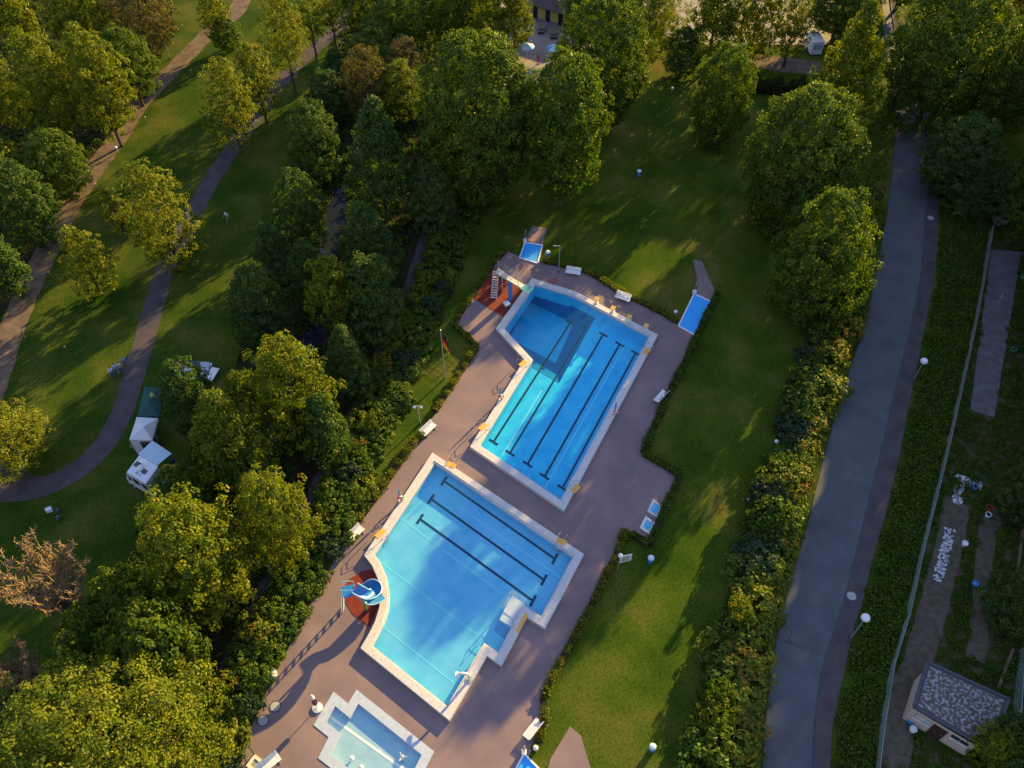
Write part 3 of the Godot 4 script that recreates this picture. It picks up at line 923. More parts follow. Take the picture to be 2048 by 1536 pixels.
func make_terrace_furniture() -> void:
	var up := Vector3.UP
	var st: SurfaceTool
	for b in [[[7.11, -74.19, -0.23, 0.97, 0.06], "white bench nearest the diving tower on the top terrace edge"], [[12.54, -70.01, -0.45, 0.89, 0.06], "white bench behind the starting blocks on the top edge"], [[15.29, -55.65, -0.78, -0.63, 0.06], "white bench against the right hand terrace hedge"], [[-8.34, -51.50, 0.78, 0.63, 0.06], "white bench on the left edge beside the lane pool"], [[-14.24, -39.68, 0.78, 0.63, 0.06], "white bench on the left edge beside the leisure pool"], [[1.65, -22.33, -0.78, -0.63, 0.06], "white bench near the bottom right terrace edge"], [[-18.52, -19.79, 0.65, 0.76, 0.06], "white bench cut by the bottom edge of the picture"]]: bench(b[0], b[1])
	for b in [[Vector3(12.34, 0.00, -37.08), "blue bin with pale lid on the lawn below the terrace notch"], [Vector3(10.82, 0.00, -20.92), "blue bin on the sunlit lawn near the bottom edge"], [Vector3(16.48, 0.00, -92.81), "blue bin alone on the upper lawn below the round trees"], [Vector3(33.68, 0.00, -68.02), "blue bin half hidden beside the lower dome tree"], [Vector3(4.22, 0.00, -77.26), "blue bin in the hedge beside the top foot bath"]]: bin(b[0], b[1])
	# starting blocks
	var bl := ["yellow topped starting block nearest the diving pit", "second yellow topped starting block from the diving pit", "third yellow topped starting block from the diving pit", "yellow topped starting block nearest the pool corner by the right foot bath"]
	var k := 0
	for p in [[9.48, -69.11], [11.20, -67.72], [12.89, -66.36], [14.61, -64.99]]:
		var o := thing("starting_block", bl[k], "starting block", Vector3(p[0], .5, p[1]), -0.46, "yellow topped starting blocks on the pool rim")
		st = tool()
		bx(st, Vector3(0, .62, 0), Vector3(.52, .06, .58), Basis(Vector3.RIGHT, .14))
		put(o, "platform", done(st), M.yellow)
		st = tool()
		bx(st, Vector3(0, .31, -.08), Vector3(.22, .62, .20))
		bx(st, Vector3(0, .02, -.05), Vector3(.45, .04, .5))
		put(o, "pedestal", done(st), M.white)
		st = tool()
		chain(st, [Vector3(-.2, .5, .3), Vector3(-.2, .42, .36), Vector3(.2, .42, .36), Vector3(.2, .5, .3)], .018)
		put(o, "backstroke_grip", done(st), M.steel)
		k += 1
	# diving tower on its red rubber pad
	st = tool()
	slab(st, poly([-1.77, -75.95, -4.37, -70.22, -0.95, -67.39, 1.50, -72.16]), .0, .09)
	var pad := put(self, "rubber_pad", done(st), M.rubber)
	tag(pad, "dark red rubber safety floor under the diving tower", "floor pad")
	st = tool()
	slab(st, poly([-12.50, -36.34, -13.33, -36.12, -14.30, -35.38, -14.78, -34.40, -14.47, -33.27, -13.70, -32.14, -12.97, -31.52, -12.06, -30.91, -11.71, -32.02, -11.51, -33.27, -11.63, -34.56, -12.08, -35.71]), .0, .09)
	pad = put(self, "rubber_pad", done(st), M.rubber)
	tag(pad, "rounded orange red rubber floor around the blue slide", "floor pad")
	var q := [Vector3(-1.55, 3.00, -72.13), Vector3(-1.87, 3.00, -71.42), Vector3(1.17, 3.00, -68.81), Vector3(1.57, 3.00, -69.24)]   # four corners at platform height: back far, back near, front near, front far
	var tw := thing("diving_tower", "cream three metre diving platform with steel railings and ladder", "diving tower")
	st = tool()
	var n := 6
	for j in n:
		st = tool()
		var a0: Vector3 = q[0].lerp(q[3], float(j) / n + .004)
		var a1: Vector3 = q[0].lerp(q[3], float(j + 1) / n - .004)
		var b0: Vector3 = q[1].lerp(q[2], float(j) / n + .004)
		var b1: Vector3 = q[1].lerp(q[2], float(j + 1) / n - .004)
		slab(st, poly([a0.x, a0.z, a1.x, a1.z, b1.x, b1.z, b0.x, b0.z]), 2.82, 3.0)
		put(tw, "platform_panel", done(st), M.cream)
	for side in [[0, 3], [1, 2]]:
		for j in 4:
			st = tool()
			var p: Vector3 = q[side[0]].lerp(q[side[1]], j / 3.6)
			tube(st, p - up * .2, p + up * 1.1, .03, .03)
			put(tw, "railing_post", done(st), M.steel)
		for h in [.4, .75, 1.1]:
			st = tool()
			tube(st, q[side[0]] + up * h, q[side[0]].lerp(q[side[1]], .86) + up * h, .025, .025)
			put(tw, "railing_bar", done(st), M.steel)
	for h in [.4, .75, 1.1]:
		st = tool()
		tube(st, q[0] + up * h, q[0].lerp(q[1], .45) + up * h, .025, .025)
		put(tw, "railing_bar", done(st), M.steel)
	var front: Vector3 = (q[2] + q[3]) * .5
	var dirp: Vector3 = (q[3] - q[0]).normalized()
	st = tool()
	bar(st, front - dirp * .2 + up * .03, front + dirp * .95 + up * .03, 1.0, .07)
	put(tw, "dive_mat", done(st), M.teal)
	st = tool()
	var colb := Vector3(-0.19, 0.09, -70.03)
	var coltop: Vector3 = q[1].lerp(q[2], .5).lerp(q[0].lerp(q[3], .5), .35)
	bar(st, colb, Vector3(coltop.x, 2.82, coltop.z), .42, .55)
	put(tw, "column", done(st), M.blue_paint)
	st = tool()
	var lb := Vector3(-2.08, 0.09, -70.14)
	var lt: Vector3 = q[1].lerp(q[0], .3) + Vector3(0, 0, 0)
	var ls := (lt - lb).cross(up).normalized() * .32
	for s in [-1.0, 1.0]:
		st = tool()
		bar(st, lb + ls * s, lt + ls * s, .06, .1)
		put(tw, "ladder_rail", done(st), M.steel)
	for j in 11:
		st = tool()
		var c := lb.lerp(lt, (j + .6) / 11.0)
		bar(st, c - ls, c + ls, .16, .05)
		put(tw, "ladder_rung", done(st), M.cream)
	var back: Vector3 = q[0].lerp(q[1], .5) + dirp * .8
	st = tool()
	tube(st, Vector3(back.x, 0, back.z), Vector3(back.x, 2.82, back.z), .09, .09, 8)
	put(tw, "rear_post", done(st), M.steel)
	var bb := thing("hatch_block", "pale square concrete hatch on the red diving tower floor", "hatch", Vector3(-0.60, 0.09, -69.23), .5)
	st = tool()
	bx(st, Vector3(0, .12, 0), Vector3(.75, .24, .75))
	put(bb, "block", done(st), M.concrete)
	st = tool()
	bx(st, Vector3(0, .26, 0), Vector3(.65, .04, .65))
	put(bb, "lid", done(st), M.white)
	# blue spiral slide
	var sl := thing("water_slide", "blue spiral water slide curling over the leisure pool edge", "water slide")
	var ctrl := [Vector3(-12.99, 3.60, -32.61), Vector3(-12.50, 3.35, -32.41), Vector3(-11.92, 3.00, -32.31), Vector3(-11.44, 2.65, -32.71), Vector3(-11.43, 2.40, -33.26), Vector3(-11.85, 2.15, -33.66), Vector3(-12.31, 1.90, -33.51), Vector3(-12.54, 1.65, -33.17), Vector3(-12.38, 1.40, -32.83), Vector3(-12.00, 1.20, -32.68), Vector3(-11.50, 1.00, -32.90), Vector3(-11.00, 0.80, -33.33)]
	var cv := Curve3D.new()
	for j in ctrl.size():
		var t: Vector3 = (ctrl[mini(j + 1, ctrl.size() - 1)] - ctrl[maxi(j - 1, 0)]) / 6.0
		cv.add_point(ctrl[j], -t, t)
	var len_ := cv.get_baked_length()
	var rings := []
	var m := 44
	for j in m + 1:
		var p := cv.sample_baked(len_ * j / m)
		var d := (cv.sample_baked(minf(len_, len_ * j / m + .1)) - cv.sample_baked(maxf(0, len_ * j / m - .1))).normalized()
		var s := d.cross(up).normalized()
		var row := []
		for i in 9:
			var a := PI + PI * i / 8.0
			row.append(p + s * cos(a) * .46 + up * (sin(a) * .40 + .40))
		rings.append(row)
	st = tool()
	st.set_smooth_group(1)
	for j in m:
		for i in 8: quad(st, rings[j][i], rings[j + 1][i], rings[j + 1][i + 1], rings[j][i + 1])
	put(sl, "chute", done(st), M.slide_blue)
	for e in [0, 8]:
		st = tool()
		for j in m: tube(st, rings[j][e], rings[j + 1][e], .055, .055, 6, false)
		put(sl, "chute_edge", done(st), M.slide_edge)
	var top: Vector3 = ctrl[0]
	st = tool()
	bx(st, top + Vector3(-.55, -.05, .1), Vector3(1.0, .1, 1.0), Basis(up, .3))
	put(sl, "start_platform", done(st), M.slide_blue)
	for s in [-.4, .4]:
		st = tool()
		chain(st, [top + Vector3(-1.0, -.1, .1 + s), top + Vector3(-1.0, .95, .1 + s), top + Vector3(-.1, .95, .1 + s), top + Vector3(-.1, 0, .1 + s)], .03)
		put(sl, "platform_rail", done(st), M.slide_edge)
	var foot := Vector3(top.x - 1.55, .09, top.z + .1)
	for s in [-.3, .3]:
		st = tool()
		bar(st, foot + Vector3(0, 0, s), top + Vector3(-1.05, -.1, .1 + s), .05, .1)
		put(sl, "stair_side", done(st), M.steel)
	for j in 13:
		st = tool()
		var c := foot.lerp(top + Vector3(-1.05, -.1, .1), (j + .5) / 13.0)
		bx(st, c, Vector3(.2, .035, .62))
		put(sl, "stair_step", done(st), M.slide_edge)
	for p in [[-12.54, -32.47, 2.9], [-11.80, -33.08, 2.2]]:
		st = tool()
		tube(st, Vector3(p[0], 0, p[1]), Vector3(p[0], p[2], p[1]), .12, .10, 10)
		put(sl, "support_post", done(st), M.green_paint)
	# foot baths
	k = 0
	for f in [[1.57, -79.75, 3.67, -79.21, 3.01, -76.05, 0.89, -77.00], [20.78, -70.95, 22.69, -69.59, 20.13, -64.44, 18.39, -65.94], [0.93, -20.60, 2.33, -19.24, 1.35, -17.64, -0.15, -18.70]]:
		var o := thing("foot_bath", ["bright blue foot bath at the top entrance beside the diving tower", "long bright blue foot bath at the right hand entrance", "blue foot bath at the bottom edge entrance"][k], "foot bath")
		var pp := poly(f)
		st = tool()
		flat(st, pp, .075)
		put(o, "blue_floor", done(st), M.mat_blue)
		for j in 4:
			st = tool()
			var a := pp[j]
			var b := pp[(j + 1) % 4]
			if a.distance_to(b) > 1.9 or k == 0:
				bar(st, Vector3(a.x, .10, a.y), Vector3(b.x, .10, b.y), .14, .14)
				put(o, "kerb", done(st), M.white)
		var sh := pp[0]
		st = tool()
		tube(st, Vector3(sh.x, 0, sh.y), Vector3(sh.x, 2.1, sh.y), .05, .05, 8)
		tube(st, Vector3(sh.x, 2.1, sh.y), Vector3(lerpf(sh.x, pp[2].x, .12), 2.05, lerpf(sh.y, pp[2].y, .12)), .035, .03, 8)
		put(o, "shower_post", done(st), M.galvanised)
		st = tool()
		bx(st, Vector3(sh.x, .35, sh.y), Vector3(.38, .5, .38))
		put(o, "control_box", done(st), M.white)
		k += 1
	# square shower trays
	k = 0
	for f in [[13.27, -43.60, 14.16, -42.78, 13.47, -41.54, 12.57, -42.24], [12.38, -41.76, 13.23, -41.01, 12.60, -39.76, 11.71, -40.49], [-19.89, -20.59, -18.88, -19.93, -19.36, -18.99, -20.37, -19.71]]:
		var o := thing("shower_tray", ["square pale rimmed shower tray, upper of two by the right terrace notch", "square yellow rimmed shower tray, lower of two by the right terrace notch", "square shower tray in the bottom left terrace corner"][k], "shower tray")
		var pp := poly(f)
		var ii := inset(pp, .24)
		st = tool()
		ring(st, pp, ii, .15)
		skirt(st, pp, 0, .15)
		skirt(st, ii, .08, .15)
		put(o, "tray_rim", done(st), M.rim_stone if k == 0 else M.cream)
		st = tool()
		flat(st, ii, .10)
		put(o, "tray_floor", done(st), M.tile_leisure if k < 2 else M.grey)
		var sh: Vector2 = pp[0].lerp(pp[2], 1.08) if k < 2 else pp[0]
		st = tool()
		tube(st, Vector3(sh.x, 0, sh.y), Vector3(sh.x, 2.2, sh.y), .06, .05, 8)
		tube(st, Vector3(sh.x, 2.2, sh.y), Vector3(lerpf(sh.x, pp[0].x, .35), 2.2, lerpf(sh.y, pp[0].y, .35)), .04, .04, 8)
		put(o, "shower_post", done(st), M.dark_grey)
		k += 1
	# round covers
	for c in [[Vector3(-18.91, 0.06, -24.24), "round cover on the terrace at the tip of the slide shadow"], [Vector3(-19.70, 0.06, -23.14), "round cover on the terrace nearest the shrub border"], [Vector3(51.84, 0.12, -84.25), "pale round manhole cover on the footway near the top"], [Vector3(29.49, 0.12, -33.74), "round manhole cover on the footway lower down"], [Vector3(58.68, 0.12, -106.58), "small round cover on the shaded footway under the trees"]]:
		var o := thing("manhole_cover", c[1], "manhole cover", c[0])
		st = tool()
		lathe(st, [Vector2(.50, 0), Vector2(.50, .03), Vector2(.40, .035), Vector2(.40, .0)], 20)
		put(o, "ring", done(st), M.dark_grey)
		st = tool()
		lathe(st, [Vector2(.395, .0), Vector2(.395, .028), Vector2(0, .03)], 20)
		put(o, "lid", done(st), M.concrete)
	# closed parasol
	var ps := thing("parasol", "closed white and plum parasol beside the toddler pool", "parasol", Vector3(-15.53, 0.06, -24.12))
	st = tool()
	lathe(st, [Vector2(.42, 0), Vector2(.42, .12), Vector2(.12, .18), Vector2(0, .18)], 16)
	put(ps, "base", done(st), M.white)
	st = tool()
	tube(st, Vector3(0, .1, 0), Vector3(0, 2.75, 0), .035, .03, 8)
	put(ps, "pole", done(st), M.steel)
	st = tool()
	for j in 8:
		var a := TAU * j / 8
		var b := TAU * (j + .5) / 8
		var c := TAU * (j + 1) / 8
		for seg in [[.9, .20, 1.5, .23], [1.5, .23, 2.3, .13], [2.3, .13, 2.75, .03]]:
			quad(st, Vector3(cos(a) * seg[1], seg[0], sin(a) * seg[1]), Vector3(cos(a) * seg[3], seg[2], sin(a) * seg[3]), Vector3(cos(b) * seg[3] * .55, seg[2], sin(b) * seg[3] * .55), Vector3(cos(b) * seg[1] * .55, seg[0], sin(b) * seg[1] * .55))
			quad(st, Vector3(cos(b) * seg[1] * .55, seg[0], sin(b) * seg[1] * .55), Vector3(cos(b) * seg[3] * .55, seg[2], sin(b) * seg[3] * .55), Vector3(cos(c) * seg[3], seg[2], sin(c) * seg[3]), Vector3(cos(c) * seg[1], seg[0], sin(c) * seg[1]))
	put(ps, "folded_cloth", done(st), M.purple)
	st = tool()
	lathe(st, [Vector2(.17, 2.2), Vector2(.14, 2.5), Vector2(.05, 2.82), Vector2(0, 2.85)], 10)
	put(ps, "cap", done(st), M.white)
	# lamps with round heads
	for l in [[Vector3(42.03, 0.00, -58.11), "globe lamp on the verge above the concrete slab", 2.96, "globe"], [Vector3(28.44, 0.00, -29.90), "globe lamp on the verge near the lower road", 3.94, "globe"], [Vector3(5.44, 0.00, -74.59), "thin lamp pole on the terrace beside the top foot bath", 4.08, "arm"], [Vector3(-9.26, 0.00, -52.48), "lamp pole with floodlights above the left white bench", 2.94, "spots"], [Vector3(-51.63, 0.00, -121.38), "slim grey park lamp beside the dirt track", 3.83, "arm"]]:
		var o := thing("lamp_post", l[1], "lamp post", l[0])
		var h: float = l[2]
		st = tool()
		tube(st, Vector3.ZERO, Vector3(0, h, 0), .065, .045, 8)
		put(o, "pole", done(st), M.galvanised)
		st = tool()
		if l[3] == "globe":
			lathe(st, [Vector2(.06, h - .1), Vector2(.30, h + .05), Vector2(.38, h + .22), Vector2(.30, h + .42), Vector2(0, h + .5)], 16)
			put(o, "globe", done(st), M.white)
		elif l[3] == "spots":
			put_spots(o, h)
		else:
			bar(st, Vector3(0, h, 0), Vector3(-.75, h + .12, .1), .14, .09)
			put(o, "lamp_head", done(st), M.grey)
		st = tool()
		lathe(st, [Vector2(.12, 0), Vector2(.12, .3), Vector2(.06, .36)], 10)
		put(o, "foot", done(st), M.dark_grey)
	for l in [[Vector3(18.14, 0.00, -67.40), "white bollard light beside the right foot bath"], [Vector3(1.82, 0.00, -20.81), "white globe bollard light by the bottom foot bath"], [Vector3(23.02, 0.00, -112.04), "white bollard light on the upper lawn"], [Vector3(25.90, 0.00, -49.71), "white bollard light at the edge of the roadside shrubs"], [Vector3(-52.75, 0.00, -97.78), "white bollard light where the sun crosses the dirt track"]]:
		var o := thing("bollard_light", l[1], "bollard light", l[0])
		st = tool()
		tube(st, Vector3.ZERO, Vector3(0, .7, 0), .06, .06, 8)
		put(o, "post", done(st), M.galvanised)
		st = tool()
		lathe(st, [Vector2(.08, .68), Vector2(.2, .80), Vector2(.2, .95), Vector2(0, 1.05)], 12)
		put(o, "head", done(st), M.white)
	# lifebuoy stands
	for l in [[Vector3(-1.23, 0.06, -55.39), "lifebuoy stand on the left rim of the lane pool", true], [Vector3(10.27, 0.50, -53.11), "lifebuoy stand on the right rim of the lane pool", true], [Vector3(-10.47, 0.06, -43.29), "lifebuoy stand on the left rim of the leisure pool", true], [Vector3(4.73, 0.06, -72.44), "all red lifebuoy stand at the top of the diving pit", false]]:
		var o := thing("lifebuoy_stand", l[1], "lifebuoy", l[0], .4, "lifebuoy stands at the pool rims")
		st = tool()
		tube(st, Vector3.ZERO, Vector3(0, 2.3, 0), .035, .03, 8)
		put(o, "pole", done(st), M.steel)
		if l[2]:
			st = tool()
			tube(st, Vector3(.03, 1.25, 0), Vector3(.03, 2.25, 0), .11, .05, 8)
			put(o, "rescue_bag", done(st), M.blue_paint)
		var R := .33
		for j in 8:
			st = tool()
			for i in 3:
				var a := TAU * (j + i / 3.0) / 8
				var b := TAU * (j + (i + 1) / 3.0) / 8
				tube(st, Vector3(cos(a) * R, .75 + sin(a) * R, .12), Vector3(cos(b) * R, .75 + sin(b) * R, .12), .075, .075, 7)
			put(o, "ring_segment", done(st), M.red_paint if (j % 2 == 0 or not l[2]) else M.white)
	# flag
	var fp := thing("flagpole", "flagpole with a limp black red and gold flag on the grass strip", "flagpole", Vector3(-7.04, 0.00, -58.45))
	st = tool()
	tube(st, Vector3.ZERO, Vector3(0, 7.3, 0), .075, .035, 8)
	put(fp, "pole", done(st), M.galvanised)
	st = tool()
	lathe(st, [Vector2(0, 7.28), Vector2(.09, 7.36), Vector2(.06, 7.46), Vector2(0, 7.5)], 10)
	put(fp, "finial", done(st), M.steel)
	var fm := [M.flag_black, M.flag_red, M.flag_gold]
	for s in 3:
		st = tool()
		st.set_smooth_group(1)
		var g := func(u: float, v: float) -> Vector3:
			return Vector3(.06 + .95 * u - .35 * u * u + .05 * sin(u * 12.0 + v * 2.0), 7.1 - v * 1.9 - u * 1.5, .13 * sin(u * 14.0 + v * 1.5) + .03)
		for i in 14:
			for j in 3:
				var u0 := i / 14.0
				var u1 := (i + 1) / 14.0
				var v0 := (s + j / 3.0) / 3.0
				var v1 := (s + (j + 1) / 3.0) / 3.0
				quad(st, g.call(u0, v0), g.call(u1, v0), g.call(u1, v1), g.call(u0, v1))
		put(fp, "flag_stripe", done(st), fm[s])
	# notice board
	var nb := thing("notice_board", "white notice board with dark lettering on a post by the notch", "sign", Vector3(9.92, 0.00, -36.44), .25)
	st = tool()
	tube(st, Vector3(-.55, 0, 0), Vector3(-.55, 2.5, 0), .05, .05, 8)
	put(nb, "post", done(st), M.galvanised)
	st = tool()
	bx(st, Vector3(0, 1.95, .04), Vector3(1.05, 1.15, .05))
	put(nb, "board", done(st), M.white)
	for j in 4:
		st = tool()
		bx(st, Vector3(-.05, 2.25 - .2 * j, .072), Vector3(.75 - .15 * (j % 2), .07, .012))
		put(nb, "text_line", done(st), M.dark_grey)
	st = tool()
	lathe(st, [Vector2(0, 2.45), Vector2(.2, 2.5), Vector2(.2, 2.7), Vector2(0, 2.8)], 12, Vector3(-.55, 0, 0))
	put(nb, "lamp_globe", done(st), M.white)
	# white boulder in the shrubs
	var bo := thing("boulder", "pale boulder lying at the shrub border beside the terrace", "boulder", Vector3(-19.66, 0.00, -26.86))
	put(bo, "stone", rock(7, .5), M.white_stone)

func put_spots(o: Node3D, h: float) -> void:
	var st := tool()
	bar(st, Vector3(-.35, h, 0), Vector3(.35, h, 0), .06, .06)
	put(o, "crossarm", done(st), M.galvanised)
	for s in [-.33, .33]:
		st = tool()
		bx(st, Vector3(s, h - .02, .12), Vector3(.26, .2, .22), Basis(Vector3.RIGHT, .6))
		put(o, "floodlight", done(st), M.white)

func rock(seed_: int, r: float) -> ArrayMesh:
	rng.seed = seed_
	var pts := []
	for i in 5:
		var row := []
		for j in 8:
			var a := PI * (i + .5) / 5 - PI / 2
			var k := r * rng.randf_range(.75, 1.15)
			row.append(Vector3(cos(a) * cos(TAU * j / 8) * k, maxf(-.02, sin(a) * k * .7 + r * .4), cos(a) * sin(TAU * j / 8) * k))
		pts.append(row)
	var st := tool()
	for i in 4:
		for j in 8: quad(st, pts[i][j], pts[i + 1][j], pts[i + 1][(j + 1) % 8], pts[i][(j + 1) % 8])
	for j in 8: tri(st, pts[4][j], Vector3(0, r, 0), pts[4][(j + 1) % 8])
	return done(st)

